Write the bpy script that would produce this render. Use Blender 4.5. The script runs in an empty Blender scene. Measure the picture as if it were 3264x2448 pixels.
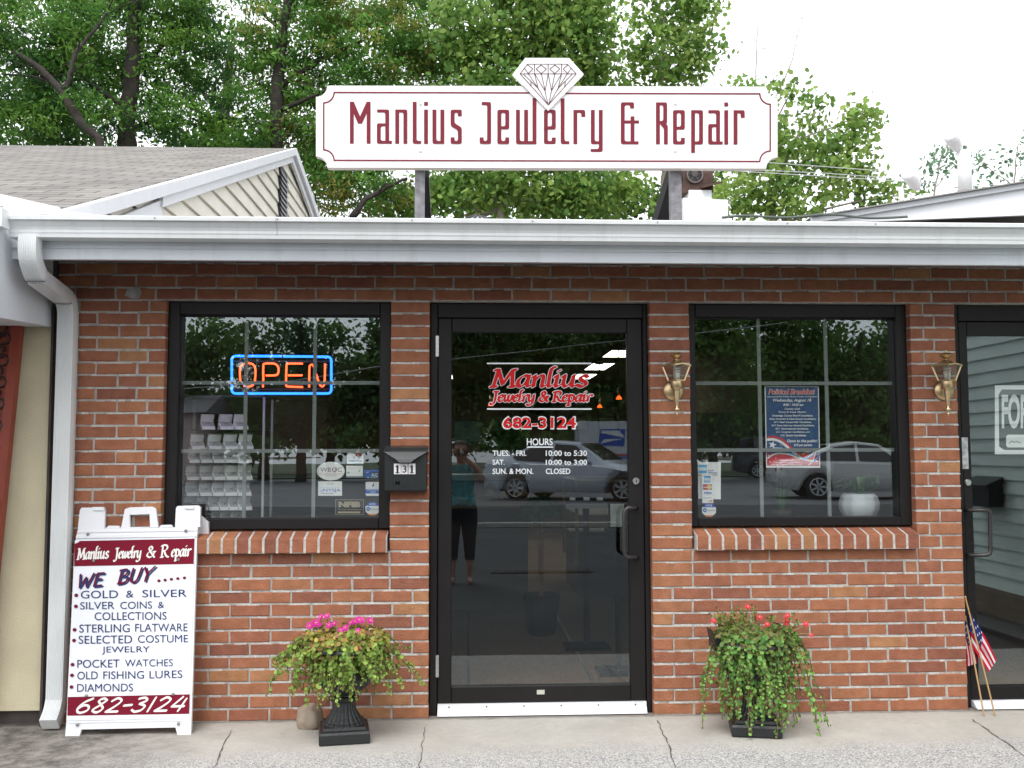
import bpy, math, random
import numpy as np
from mathutils import Vector, Matrix
random.seed(7)
RS = np.random.RandomState(11)
S = bpy.context.scene
COL = S.collection
R_ = math.radians

# ---------------------------------------------------------------- camera
F, CX, CY, PXS = 3098.08, 1632.0, 1224.0, 3264.0 / 2212.0
DIST, CAMH = 5.01654, 1.33622
def cam_rows(rx=-0.07055189, ry=-0.04653445, rz=-0.00275442):
    B = np.array([[1, 0, 0], [0, 0, -1], [0, 1, 0]], float)
    cx, sx, cy, sy, cz, sz = math.cos(rx), math.sin(rx), math.cos(ry), math.sin(ry), math.cos(rz), math.sin(rz)
    Rx = np.array([[1, 0, 0], [0, cx, -sx], [0, sx, cx]])
    Ry = np.array([[cy, 0, sy], [0, 1, 0], [-sy, 0, cy]])
    Rz = np.array([[cz, -sz, 0], [sz, cz, 0], [0, 0, 1]])
    return Rz @ Rx @ Ry @ B
CR = cam_rows()
cam_d = bpy.data.cameras.new('camera')
cam_d.sensor_width = 36.0
cam_d.lens = F / 3264.0 * 36.0
cam_d.clip_start = 0.02
cam_d.clip_end = 600
cam = bpy.data.objects.new('camera', cam_d)
COL.objects.link(cam)
m = Matrix.Identity(4)
for i in range(3):
    m[i][0], m[i][1], m[i][2] = CR[0][i], -CR[1][i], -CR[2][i]
m[0][3], m[1][3], m[2][3] = 0, -DIST, CAMH
cam.matrix_world = m
S.camera = cam

# ---------------------------------------------------------------- sky, sun, exposure
SUN_EL, SUN_AZ = R_(58), R_(200)          # behind the photographer, veiled by cloud
W_ = bpy.data.worlds.new('World'); S.world = W_; W_.use_nodes = True
nt = W_.node_tree; nt.nodes.clear()
sky = nt.nodes.new('ShaderNodeTexSky'); sky.sky_type = 'NISHITA'; sky.sun_disc = False
sky.sun_elevation = SUN_EL; sky.sun_rotation = SUN_AZ; sky.dust_density = 4.0; sky.air_density = 1.0; sky.ozone_density = 1.0
hs = nt.nodes.new('ShaderNodeHueSaturation'); hs.inputs['Saturation'].default_value = 0.22
bg = nt.nodes.new('ShaderNodeBackground'); bg.inputs['Strength'].default_value = 0.15
wo = nt.nodes.new('ShaderNodeOutputWorld')
nt.links.new(sky.outputs[0], hs.inputs['Color'])
ov = nt.nodes.new('ShaderNodeMix'); ov.data_type = 'RGBA'; ov.inputs[0].default_value = 0.7; ov.inputs[7].default_value = (6.9, 7.0, 7.25, 1)   # veil of even cloud
nt.links.new(hs.outputs[0], ov.inputs[6]); nt.links.new(ov.outputs[2], bg.inputs['Color']); nt.links.new(bg.outputs[0], wo.inputs['Surface'])
sd = bpy.data.lights.new('sun', 'SUN'); sd.energy = 0.8; sd.angle = R_(28); sd.color = (1.0, 0.97, 0.92)
so = bpy.data.objects.new('sun', sd); COL.objects.link(so)
# sky texture: rotation 0 = +Y, clockwise seen from above
sv = Vector((math.sin(SUN_AZ) * math.cos(SUN_EL), math.cos(SUN_AZ) * math.cos(SUN_EL), math.sin(SUN_EL)))
so.rotation_euler = sv.to_track_quat('Z', 'Y').to_euler()
so.location = sv * 30
S.view_settings.view_transform = 'Standard'; S.view_settings.look = 'None'
S.view_settings.exposure = 1.0; S.view_settings.gamma = 1.0; S.view_settings.use_curve_mapping = False
S.cycles.max_bounces = 6; S.cycles.transparent_max_bounces = 12; S.cycles.diffuse_bounces = 3
S.cycles.glossy_bounces = 3; S.cycles.transmission_bounces = 4; S.cycles.caustics_reflective = False; S.cycles.caustics_refractive = False
S.cycles.sample_clamp_indirect = 4.0
S.cycles.use_denoising = True

# ---------------------------------------------------------------- measuring helpers (photo pixels -> points at a known depth)
def ray(px, py):
    v = np.array([px * PXS - CX, py * PXS - CY, F]); return CR.T @ v
def P(px, py, y=0.0):
    r = ray(px, py); t = (DIST + y) / r[1]
    return Vector((r[0] * t, y, CAMH + r[2] * t))
def G(px, py, z=0.0):
    r = ray(px, py); t = (z - CAMH) / r[2]
    return Vector((r[0] * t, -DIST + r[1] * t, z))
def PX(px, py, X):
    r = ray(px, py); t = X / r[0]
    return Vector((X, -DIST + r[1] * t, CAMH + r[2] * t))
def PP(px, py, o, n):
    r = Vector(ray(px, py)); c = Vector((0, -DIST, CAMH)); t = (o - c).dot(n) / r.dot(n)
    return c + r * t
def MIR(px, py, s):
    p = P(px, py, s); return Vector((p.x, 0.2 - s, p.z))

# ---------------------------------------------------------------- materials
MATS = {}
def mat(name, col, rough=0.6, metal=0.0, spec=0.5, var=0.0, vscale=8.0, bump=0.0, bscale=40.0, emit=0.0, attr=False, transl=0.0, coat=0.0, stain=None, sscale=1.5, samt=0.5, smap=None):
    if name in MATS: return MATS[name]
    M = bpy.data.materials.new(name); M.use_nodes = True; MATS[name] = M
    n = M.node_tree.nodes; l = M.node_tree.links
    b = n['Principled BSDF']; out = n['Material Output']
    b.inputs['Roughness'].default_value = rough; b.inputs['Metallic'].default_value = metal
    b.inputs['Specular IOR Level'].default_value = spec
    b.inputs['Coat Weight'].default_value = coat
    b.inputs['Base Color'].default_value = (*col, 1)
    src = None
    tc = n.new('ShaderNodeTexCoord')
    if attr:
        a = n.new('ShaderNodeAttribute'); a.attribute_name = 'Col'; src = a.outputs['Color']
    if var > 0:
        no = n.new('ShaderNodeTexNoise'); no.inputs['Scale'].default_value = vscale; no.inputs['Detail'].default_value = 6
        l.new(tc.outputs['Object'], no.inputs['Vector'])
        mr = n.new('ShaderNodeMapRange'); mr.inputs[1].default_value = 0.3; mr.inputs[2].default_value = 0.7
        mr.inputs[3].default_value = 1 - var; mr.inputs[4].default_value = 1 + var
        l.new(no.outputs[0], mr.inputs[0])
        mx = n.new('ShaderNodeMix'); mx.data_type = 'RGBA'; mx.blend_type = 'MULTIPLY'; mx.inputs[0].default_value = 1
        if src: l.new(src, mx.inputs[6])
        else: mx.inputs[6].default_value = (*col, 1)
        l.new(mr.outputs[0], mx.inputs[7]); src = mx.outputs[2]
    if stain:
        no = n.new('ShaderNodeTexNoise'); no.inputs['Scale'].default_value = sscale; no.inputs['Detail'].default_value = 8; no.inputs['Roughness'].default_value = 0.65
        mpn = n.new('ShaderNodeMapping'); mpn.inputs['Scale'].default_value = smap or (1, 1, 1); l.new(tc.outputs['Object'], mpn.inputs['Vector']); l.new(mpn.outputs[0], no.inputs['Vector'])
        mr = n.new('ShaderNodeMapRange'); mr.inputs[1].default_value = 0.5; mr.inputs[2].default_value = 0.72; mr.inputs[4].default_value = samt
        l.new(no.outputs[0], mr.inputs[0])
        mx = n.new('ShaderNodeMix'); mx.data_type = 'RGBA'
        l.new(mr.outputs[0], mx.inputs[0])
        if src: l.new(src, mx.inputs[6])
        else: mx.inputs[6].default_value = (*col, 1)
        mx.inputs[7].default_value = (*stain, 1); src = mx.outputs[2]
    if src: l.new(src, b.inputs['Base Color'])
    if bump > 0:
        no = n.new('ShaderNodeTexNoise'); no.inputs['Scale'].default_value = bscale; no.inputs['Detail'].default_value = 5
        l.new(tc.outputs['Object'], no.inputs['Vector'])
        bp = n.new('ShaderNodeBump'); bp.inputs['Strength'].default_value = bump; bp.inputs['Distance'].default_value = 0.01
        l.new(no.outputs[0], bp.inputs['Height']); l.new(bp.outputs[0], b.inputs['Normal'])
    if emit > 0:
        b.inputs['Emission Color'].default_value = (*col, 1); b.inputs['Emission Strength'].default_value = emit
    if transl > 0:
        t = n.new('ShaderNodeBsdfTranslucent')
        if src: l.new(src, t.inputs['Color'])
        else: t.inputs['Color'].default_value = (*col, 1)
        ms = n.new('ShaderNodeMixShader'); ms.inputs[0].default_value = transl
        l.new(b.outputs[0], ms.inputs[1]); l.new(t.outputs[0], ms.inputs[2]); l.new(ms.outputs[0], out.inputs['Surface'])
    return M
def glass(name, tint=(0.8, 0.84, 0.82), ior=2.1, rough=0.0, wave=0.0):
    if name in MATS: return MATS[name]
    M = bpy.data.materials.new(name); M.use_nodes = True; MATS[name] = M
    n = M.node_tree.nodes; l = M.node_tree.links; n.clear()
    out = n.new('ShaderNodeOutputMaterial'); tr = n.new('ShaderNodeBsdfTransparent'); gl = n.new('ShaderNodeBsdfGlossy')
    tr.inputs[0].default_value = (*tint, 1); gl.inputs['Roughness'].default_value = rough; gl.inputs['Color'].default_value = (0.86, 0.97, 1.0, 1)
    lw = n.new('ShaderNodeLayerWeight'); lw.inputs[0].default_value = 0.5
    pw = n.new('ShaderNodeMath'); pw.operation = 'POWER'; pw.inputs[1].default_value = 5.0; l.new(lw.outputs['Facing'], pw.inputs[0])
    f0 = ((ior - 1) / (ior + 1)) ** 2
    fr = n.new('ShaderNodeMapRange'); fr.inputs[3].default_value = f0; fr.inputs[4].default_value = 1.0; l.new(pw.outputs[0], fr.inputs[0])
    if wave:
        tcn = n.new('ShaderNodeTexCoord'); nz = n.new('ShaderNodeTexNoise'); nz.inputs['Scale'].default_value = 2.2; nz.inputs['Detail'].default_value = 1; l.new(tcn.outputs['Object'], nz.inputs['Vector'])
        bp = n.new('ShaderNodeBump'); bp.inputs['Strength'].default_value = wave; bp.inputs['Distance'].default_value = 0.01; l.new(nz.outputs[0], bp.inputs['Height']); l.new(bp.outputs[0], gl.inputs['Normal'])
    mx = n.new('ShaderNodeMixShader')
    l.new(fr.outputs[0], mx.inputs[0]); l.new(tr.outputs[0], mx.inputs[1]); l.new(gl.outputs[0], mx.inputs[2]); l.new(mx.outputs[0], out.inputs[0])
    return M
def srgb(r, g, b):
    f = lambda c: (c / 255 / 12.92) if c / 255 <= 0.04045 else ((c / 255 + 0.055) / 1.055) ** 2.4
    return (f(r), f(g), f(b))

# ---------------------------------------------------------------- objects
ROOT = {}
def thing(name, label, cat, loc=(0, 0, 0), group=None):
    o = bpy.data.objects.new(name, None); COL.objects.link(o); o.location = loc
    o.empty_display_size = 0.1
    o['label'] = label; o['category'] = cat
    if group: o['group'] = group
    ROOT[o] = Vector(loc)
    return o
def tag(o, label, cat, group=None):
    o['label'] = label; o['category'] = cat
    if group: o['group'] = group
    return o
class MB:
    def __init__(s): s.v = []; s.f = []; s.m = []; s.c = []; s.cur = 0; s.col = None
    def add(s, vs, fs):
        b = len(s.v); s.v += [tuple(p) for p in vs]
        for f in fs: s.f.append(tuple(b + i for i in f)); s.m.append(s.cur); s.c.append(s.col)
        return s
    def box(s, x0, x1, y0, y1, z0, z1):
        return s.add([(x0, y0, z0), (x1, y0, z0), (x1, y1, z0), (x0, y1, z0), (x0, y0, z1), (x1, y0, z1), (x1, y1, z1), (x0, y1, z1)],
                     [(0, 3, 2, 1), (4, 5, 6, 7), (0, 1, 5, 4), (1, 2, 6, 5), (2, 3, 7, 6), (3, 0, 4, 7)])
    def cbox(s, x0, x1, y0, y1, z0, z1, c=0.004, jit=0.0):   # box with chamfered front (-y) edges
        if jit:
            J = lambda a: a + random.uniform(-jit, jit)
            b = len(s.v); s.cbox(x0, x1, y0, y1, z0, z1, c)
            for i in range(b + 4, b + 12): x, y, z = s.v[i]; s.v[i] = (J(x), y + random.uniform(-jit, jit) * .6, J(z))
            return s
        return s.add([(x0, y1, z0), (x1, y1, z0), (x1, y1, z1), (x0, y1, z1), (x0, y0 + c, z0), (x1, y0 + c, z0), (x1, y0 + c, z1), (x0, y0 + c, z1),
                      (x0 + c, y0, z0 + c), (x1 - c, y0, z0 + c), (x1 - c, y0, z1 - c), (x0 + c, y0, z1 - c)],
                     [(0, 1, 2, 3)[::-1], (0, 1, 5, 4), (1, 2, 6, 5), (2, 3, 7, 6), (3, 0, 4, 7), (4, 5, 9, 8), (5, 6, 10, 9), (6, 7, 11, 10), (7, 4, 8, 11), (8, 9, 10, 11)])
    def bar(s, a, b, w, h, up=(0, 0, 1)):            # square bar between two points
        a = Vector(a); b = Vector(b); d = (b - a).normalized(); u = Vector(up)
        if abs(d.dot(u)) > 0.98: u = Vector((0, 1, 0))
        r = d.cross(u).normalized(); u = r.cross(d)
        vs = []
        for p in (a, b):
            for sx, sz in ((-1, -1), (1, -1), (1, 1), (-1, 1)): vs.append(p + r * (sx * w / 2) + u * (sz * h / 2))
        return s.add(vs, [(0, 1, 2, 3), (7, 6, 5, 4), (0, 4, 5, 1), (1, 5, 6, 2), (2, 6, 7, 3), (3, 7, 4, 0)])
    def prism(s, pts, off):                          # polygon (3-D points) extruded by a vector
        n = len(pts); off = Vector(off); a = [Vector(p) for p in pts]; b = [p + off for p in a]
        s.add(a + b, [tuple(range(n))[::-1], tuple(range(n, 2 * n))] + [(i, (i + 1) % n, n + (i + 1) % n, n + i) for i in range(n)])
        return s
    def poly(s, pts): return s.add(pts, [tuple(range(len(pts)))])
    def tube(s, pts, r, n=8, cap=True):
        pts = [Vector(p) for p in pts]; k = len(pts)
        rs = r if isinstance(r, (list, tuple)) else [r] * k
        vs = []; pu = None
        for i, p in enumerate(pts):
            d = (pts[min(i + 1, k - 1)] - pts[max(i - 1, 0)]).normalized()
            if pu is None:
                u = Vector((0, 0, 1)) if abs(d.z) < 0.9 else Vector((0, 1, 0)); u = (u - d * u.dot(d)).normalized()
            else: u = (pu - d * pu.dot(d)); u = u.normalized() if u.length > 1e-6 else d.orthogonal().normalized()
            pu = u; w = d.cross(u)
            for j in range(n):
                a = 2 * math.pi * j / n; vs.append(p + (u * math.cos(a) + w * math.sin(a)) * rs[i])
        fs = [(i * n + j, i * n + (j + 1) % n, (i + 1) * n + (j + 1) % n, (i + 1) * n + j) for i in range(k - 1) for j in range(n)]
        if cap: fs += [tuple(range(n))[::-1], tuple((k - 1) * n + j for j in range(n))]
        return s.add(vs, fs)
    def lathe(s, prof, c, n=24, axis='z', flute=0, fl=0.0, sq=None):
        c = Vector(c); vs = []; k = len(prof)
        for r, h in prof:
            for j in range(n):
                a = 2 * math.pi * (j + 0.5) / n; rr = r * (1 + fl * math.cos(flute * a)) if flute else r
                x, y = rr * math.cos(a), rr * math.sin(a)
                vs.append(c + (Vector((x, y, h)) if axis == 'z' else Vector((x, h, y))))
        fs = [(i * n + j, i * n + (j + 1) % n, (i + 1) * n + (j + 1) % n, (i + 1) * n + j) for i in range(k - 1) for j in range(n)]
        fs += [tuple(range(n))[::-1], tuple((k - 1) * n + j for j in range(n))]
        if axis != 'z': fs = [f[::-1] for f in fs]
        return s.add(vs, fs)
    def sphere(s, c, r, n=12, k=8, sc=(1, 1, 1)):
        c = Vector(c); vs = []
        for i in range(k + 1):
            t = math.pi * i / k
            for j in range(n):
                a = 2 * math.pi * j / n
                vs.append(c + Vector((r * sc[0] * math.sin(t) * math.cos(a), r * sc[1] * math.sin(t) * math.sin(a), r * sc[2] * math.cos(t))))
        return s.add(vs, [(i * n + j, (i + 1) * n + j, (i + 1) * n + (j + 1) % n, i * n + (j + 1) % n) for i in range(k) for j in range(n)])
    def build(s, name, mats, parent=None, smooth=False, kind=None, loc=None):
        me = bpy.data.meshes.new(name)
        off = ROOT.get(parent, Vector()) if parent is not None else (Vector(loc) if loc is not None else Vector())
        me.from_pydata([(p[0] - off.x, p[1] - off.y, p[2] - off.z) for p in s.v], [], s.f)
        if not isinstance(mats, (list, tuple)): mats = [mats]
        for x in mats: me.materials.append(x)
        if len(mats) > 1: me.polygons.foreach_set('material_index', s.m)
        if smooth: me.polygons.foreach_set('use_smooth', [True] * len(s.f))
        if any(c is not None for c in s.c):
            at = me.color_attributes.new('Col', 'FLOAT_COLOR', 'CORNER'); buf = []
            for f, c in zip(s.f, s.c):
                for _ in f: buf += [*(c or (0.5, 0.5, 0.5)), 1]
            at.data.foreach_set('color', buf)
        me.validate(); me.update()
        o = bpy.data.objects.new(name, me); COL.objects.link(o)
        if parent is not None: o.parent = parent; ROOT[o] = off
        elif loc is not None: o.location = off; ROOT[o] = off
        if kind: o['kind'] = kind
        return o
def copy_tree(o, parent=None):
    c = o.copy(); COL.objects.link(c)
    if parent is not None: c.parent = parent
    for ch in o.children: copy_tree(ch, c)
    return c
def smooth_by_angle(o, deg=35):
    me = o.data; me.polygons.foreach_set('use_smooth', [True] * len(me.polygons))
    me.set_sharp_from_angle(angle=R_(deg)) if hasattr(me, 'set_sharp_from_angle') else None
    return o

# ---------------------------------------------------------------- writing
TXT = {}
def text2d(body, shear=0.0, offset=0.0, space=1.0):
    k = (body, shear, offset, space)
    if k not in TXT:
        cu = bpy.data.curves.new('text', 'FONT'); cu.body = body; cu.shear = shear; cu.offset = offset; cu.resolution_u = 4
        cu.space_character = space
        ob = bpy.data.objects.new('text', cu)
        me = bpy.data.meshes.new_from_object(ob)
        V = [(v.co.x, v.co.y) for v in me.vertices]; Fc = [tuple(p.vertices) for p in me.polygons]
        bpy.data.objects.remove(ob); bpy.data.curves.remove(cu); bpy.data.meshes.remove(me)
        TXT[k] = (V, Fc)
    return TXT[k]
def put_text(mb, body, box, mp, shear=0.0, offset=0.0, space=1.0, tilt=0.0, grow=0.0):
    """fit the text's bounds into box=(x0,ytop,x1,ybottom); mp maps (px,py) to a 3-D point"""
    V, Fc = text2d(body, shear, offset, space)
    xs = [v[0] for v in V]; ys = [v[1] for v in V]; a, b, c, d = min(xs), max(xs), min(ys), max(ys)
    x0, y0, x1, y1 = box; x0 -= grow; x1 += grow; y0 -= grow; y1 += grow
    pts = []
    for x, y in V:
        u = (x - a) / (b - a); w = (y - c) / (d - c)
        pts.append(mp(x0 + (x1 - x0) * u, y1 + (y0 - y1) * w + tilt * u))
    mb.add(pts, Fc)
def hull(pts):
    pts = sorted(set((round(p[0], 6), round(p[1], 6)) for p in pts))
    if len(pts) < 3: return pts
    def half(ps):
        h = []
        for p in ps:
            while len(h) > 1 and (h[-1][0] - h[-2][0]) * (p[1] - h[-2][1]) - (h[-1][1] - h[-2][1]) * (p[0] - h[-2][0]) <= 0: h.pop()
            h.append(p)
        return h
    a = half(pts); b = half(pts[::-1]); return a[:-1] + b[:-1]
def smooth_path(pts, n=6):
    if len(pts) < 3: return pts
    o = []; q = [pts[0]] + list(pts) + [pts[-1]]
    for i in range(1, len(q) - 2):
        p0, p1, p2, p3 = q[i - 1], q[i], q[i + 1], q[i + 2]
        for k in range(n):
            t = k / n
            o.append(tuple(0.5 * (2 * p1[j] + (p2[j] - p0[j]) * t + (2 * p0[j] - 5 * p1[j] + 4 * p2[j] - p3[j]) * t * t + (3 * p1[j] - p0[j] - 3 * p2[j] + p3[j]) * t ** 3) for j in range(2)))
    o.append(pts[-1]); return o
EPS = [0]
def pen(mb, path, nib, mp):
    """sweep a convex nib polygon along a path (both in pixels); mp(x,y,e) maps to 3-D with e metres of lift"""
    for a, b in zip(path[:-1], path[1:]):
        h = hull([(a[0] + q[0], a[1] + q[1]) for q in nib] + [(b[0] + q[0], b[1] + q[1]) for q in nib])
        if len(h) < 3: continue
        EPS[0] = (EPS[0] + 1) % 170
        mb.poly([mp(x, y, EPS[0] * 1.1e-5) for x, y in h])
def nib_rect(w, t, deg):
    c, s = math.cos(R_(deg)), -math.sin(R_(deg))
    return [(c * x - s * y, s * x + c * y) for x, y in ((-w / 2, -t / 2), (w / 2, -t / 2), (w / 2, t / 2), (-w / 2, t / 2))]
def nib_round(r, n=10): return [(r * math.cos(2 * math.pi * i / n), r * math.sin(2 * math.pi * i / n)) for i in range(n)]
GL = {  # broad-pen letters: advance, strokes ('s' smooth / 'l' straight); x-height 1, capitals 1.5
 'a': (1.0, ['s', (.75, .9), (.45, 1), (.12, .65), (.08, .22), (.28, 0), (.58, .3), (.75, .9)], ['s', (.75, 1), (.7, .3), (.78, .03), (1.0, .15)]),
 'n': (1.03, ['l', (.0, .85), (.15, 1), (.15, 0)], ['s', (.15, .5), (.4, .9), (.65, 1), (.75, .75), (.72, .15), (.8, 0), (1, .15)]),
 'l': (.5, ['s', (.4, 1.7), (.17, 1.6), (.12, .3), (.2, 0), (.45, .15)]),
 'i': (.5, ['s', (0, .85), (.15, 1), (.12, .2), (.2, 0), (.42, .15)], ['l', (.2, 1.4), (.24, 1.44)]),
 'u': (1.05, ['s', (0, .85), (.15, 1), (.12, .3), (.3, 0), (.55, .2), (.72, .6)], ['s', (.75, 1), (.72, .2), (.8, 0), (1, .15)]),
 's': (.78, ['s', (.65, .85), (.45, 1), (.2, .85), (.25, .6), (.55, .4), (.6, .15), (.35, 0), (.05, .15)]),
 'e': (.76, ['s', (.1, .5), (.4, .58), (.62, .8), (.45, 1), (.15, .75), (.08, .3), (.3, 0), (.7, .2)]),
 'w': (1.2, ['s', (0, .85), (.12, 1), (.12, .3), (.28, 0), (.5, .25), (.6, .95)], ['s', (.6, .95), (.6, .3), (.76, 0), (1.0, .3), (1.1, .95)]),
 'r': (.7, ['l', (0, .85), (.15, 1), (.15, 0)], ['s', (.15, .55), (.35, .9), (.58, 1), (.68, .88)]),
 'y': (.92, ['s', (0, .85), (.12, 1), (.12, .35), (.3, .0), (.55, .2), (.72, .6)], ['s', (.75, 1), (.7, .1), (.55, -.45), (.2, -.6), (-.05, -.45)]),
 'p': (.95, ['l', (0, .9), (.15, 1.05), (.15, -.6)], ['l', (.0, -.6), (.3, -.6)], ['s', (.15, .7), (.4, 1), (.72, .8), (.75, .35), (.5, 0), (.15, .15)]),
 'M': (1.68, ['l', (.12, 0), (.3, 1.5)], ['l', (.3, 1.5), (.72, .2)], ['l', (.72, .2), (1.25, 1.5)], ['l', (1.25, 1.5), (1.4, 0)], ['l', (-.05, 0), (.3, 0)], ['l', (1.2, 0), (1.6, .03)], ['l', (.08, 1.5), (.3, 1.5)], ['l', (1.25, 1.5), (1.48, 1.5)]),
 'J': (.78, ['l', (.15, 1.5), (.7, 1.5)], ['s', (.45, 1.5), (.42, .3), (.3, -.3), (.0, -.45), (-.15, -.3)]),
 'R': (1.2, ['l', (.22, 1.5), (.17, 0)], ['l', (0, 0), (.38, 0)], ['s', (-.02, 1.4), (.4, 1.53), (.85, 1.4), (.85, 1), (.5, .8), (.22, .8)], ['s', (.45, .8), (.8, .2), (1.18, 0)]),
 '&': (1.3, ['s', (1.1, .75), (.9, .25), (.5, 0), (.1, .2), (.2, .6), (.65, .95), (.75, 1.3), (.5, 1.5), (.3, 1.25), (.5, .8), (1.15, .0)], ['l', (.9, .78), (1.25, .78)]),
 '6': (.95, ['s', (.75, 1.5), (.35, 1.15), (.1, .6), (.2, .1), (.5, 0), (.8, .3), (.7, .7), (.4, .8), (.15, .5)]),
 '8': (.95, ['s', (.75, 1.3), (.5, 1.5), (.25, 1.25), (.5, .85), (.75, .4), (.5, 0), (.15, .25), (.45, .75), (.75, 1.3)]),
 '2': (.95, ['s', (.15, 1.2), (.45, 1.5), (.75, 1.2), (.5, .6), (.1, .05)], ['l', (.1, .05), (.85, .05)]),
 '3': (.9, ['s', (.15, 1.4), (.5, 1.5), (.7, 1.2), (.35, .85)], ['s', (.35, .85), (.75, .6), (.65, .15), (.3, 0), (.05, .2)]),
 '1': (.55, ['l', (.28, 1.5), (.22, 0)]), '4': (.95, ['l', (.5, 1.5), (.1, .5), (.88, .5)], ['l', (.78, 1.3), (.66, 0)]),
 '-': (.72, ['l', (.12, .68), (.6, .74)]), ' ': (.55,), '.': (.5, ['l', (.2, .03), (.25, .06)]),
 'W': (1.5, ['l', (.1, 1.5), (.3, 0), (.7, 1.1), (.95, 0), (1.35, 1.5)]), 'E': (1.0, ['l', (.8, 1.45), (.2, 1.45), (.12, 0), (.8, .02)], ['l', (.17, .75), (.65, .78)]),
 'B': (1.05, ['l', (.2, 1.5), (.14, 0)], ['s', (.05, 1.45), (.6, 1.5), (.75, 1.15), (.5, .8), (.18, .8)], ['s', (.4, .8), (.85, .6), (.75, .15), (.4, 0), (.08, 0)]),
 'U': (1.1, ['s', (.15, 1.5), (.1, .4), (.35, 0), (.7, .25), (.9, 1.5)]), 'Y': (1.05, ['l', (.1, 1.5), (.4, .75), (.95, 1.5)], ['l', (.4, .75), (.35, 0)]),
}
def pen_text(mb, body, x0, x1, base, cap, nib, mp, shear=0.0, tilt=0.0):
    """broad-pen lettering from x0 to x1 on baseline 'base' (pixels), capitals 'cap' pixels tall"""
    tot = sum(GL[c][0] for c in body); sx = (x1 - x0) / tot; sy = cap / 1.5; cur = 0
    for ch in body:
        g = GL[ch]
        for st in g[1:]:
            pts = st[1:]
            if st[0] == 's': pts = smooth_path(pts)
            q = [(x0 + (cur + x + shear * y) * sx, base - y * sy + tilt * (cur + x) / tot) for x, y in pts]
            pen(mb, q, nib, mp)
        cur += g[0]
# ================================================================ shared materials
C = 0.0643185                      # one brick course
brickM = mat('brick', (0.3, 0.09, 0.05), rough=0.85, spec=0.2, var=0.17, vscale=16, bump=0.5, bscale=120, attr=True, stain=(0.5, 0.36, 0.29), sscale=26, samt=0.10)
mortarM = mat('mortar', (0.43, 0.41, 0.38), rough=0.95, spec=0.1, var=0.22, vscale=30, bump=0.6, bscale=160)
mortar2M = mat('mortar_smear', (0.56, 0.54, 0.51), rough=0.95, spec=0.1, var=0.2, vscale=60, bump=0.6, bscale=160)
bronzeM = mat('bronze_anodised', (0.011, 0.0095, 0.0095), rough=0.45, spec=0.28, var=0.15, vscale=5)
whiteM = mat('white_paint', (0.74, 0.78, 0.82), rough=0.5, var=0.05, vscale=3, bump=0.05, bscale=60, stain=(0.40, 0.40, 0.38), sscale=5, samt=0.24, smap=(2.5, 1, .5))
whiteGM = mat('white_aluminium', (0.78, 0.80, 0.80), rough=0.32, spec=0.5, var=0.05, vscale=2.5, stain=(0.38, 0.39, 0.37), sscale=5, samt=0.22, smap=(3, 1, .4))
sillwhiteM = mat('white_metal', (0.78, 0.8, 0.84), rough=0.4, var=0.05)
paneM = glass('window_glass', tint=(0.94, 0.96, 0.94), ior=2.12, wave=.035)
winM = glass('picture_window_glass', tint=(0.94, 0.96, 0.94), ior=2.5, wave=.035)
clearM = glass('clear_glass', tint=(0.9, 0.93, 0.92), ior=1.4)
brassM = mat('brass', (0.62, 0.47, 0.27), rough=0.38, metal=1.0, var=0.1, vscale=30)
blackM = mat('black_plastic', (0.012, 0.012, 0.013), rough=0.4, spec=0.5)
blackIronM = mat('black_iron', (0.014, 0.016, 0.017), rough=0.45, bump=0.2, bscale=60)
steelM = mat('brushed_steel', (0.6, 0.6, 0.6), rough=0.3, metal=1.0)
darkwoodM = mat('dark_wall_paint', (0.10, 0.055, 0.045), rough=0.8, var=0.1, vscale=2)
paperM = mat('white_paper', (0.8, 0.82, 0.82), rough=0.6)
vinylWM = mat('white_vinyl', (0.8, 0.83, 0.85), rough=0.5)
vinylRM = mat('red_vinyl', (0.62, 0.025, 0.025), rough=0.8, spec=.1)
maroonM = mat('maroon_paint', (0.21, 0.035, 0.05), rough=0.8, spec=.1)
chromeM = mat('chrome', (0.8, 0.8, 0.8), rough=0.12, metal=1.0)

def brick_col():
    r = random.random()
    if r < 0.40: c = (0.29, 0.106, 0.065)
    elif r < 0.70: c = (0.262, 0.093, 0.062)
    elif r < 0.80: c = (0.22, 0.077, 0.056)
    elif r < 0.93: c = (0.305, 0.118, 0.070)
    else: c = (0.33, 0.145, 0.08)
    k = random.uniform(0.95, 1.05)
    return (c[0] * k * 1.16, c[1] * k * 1.28, c[2] * k * 1.14)

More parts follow.
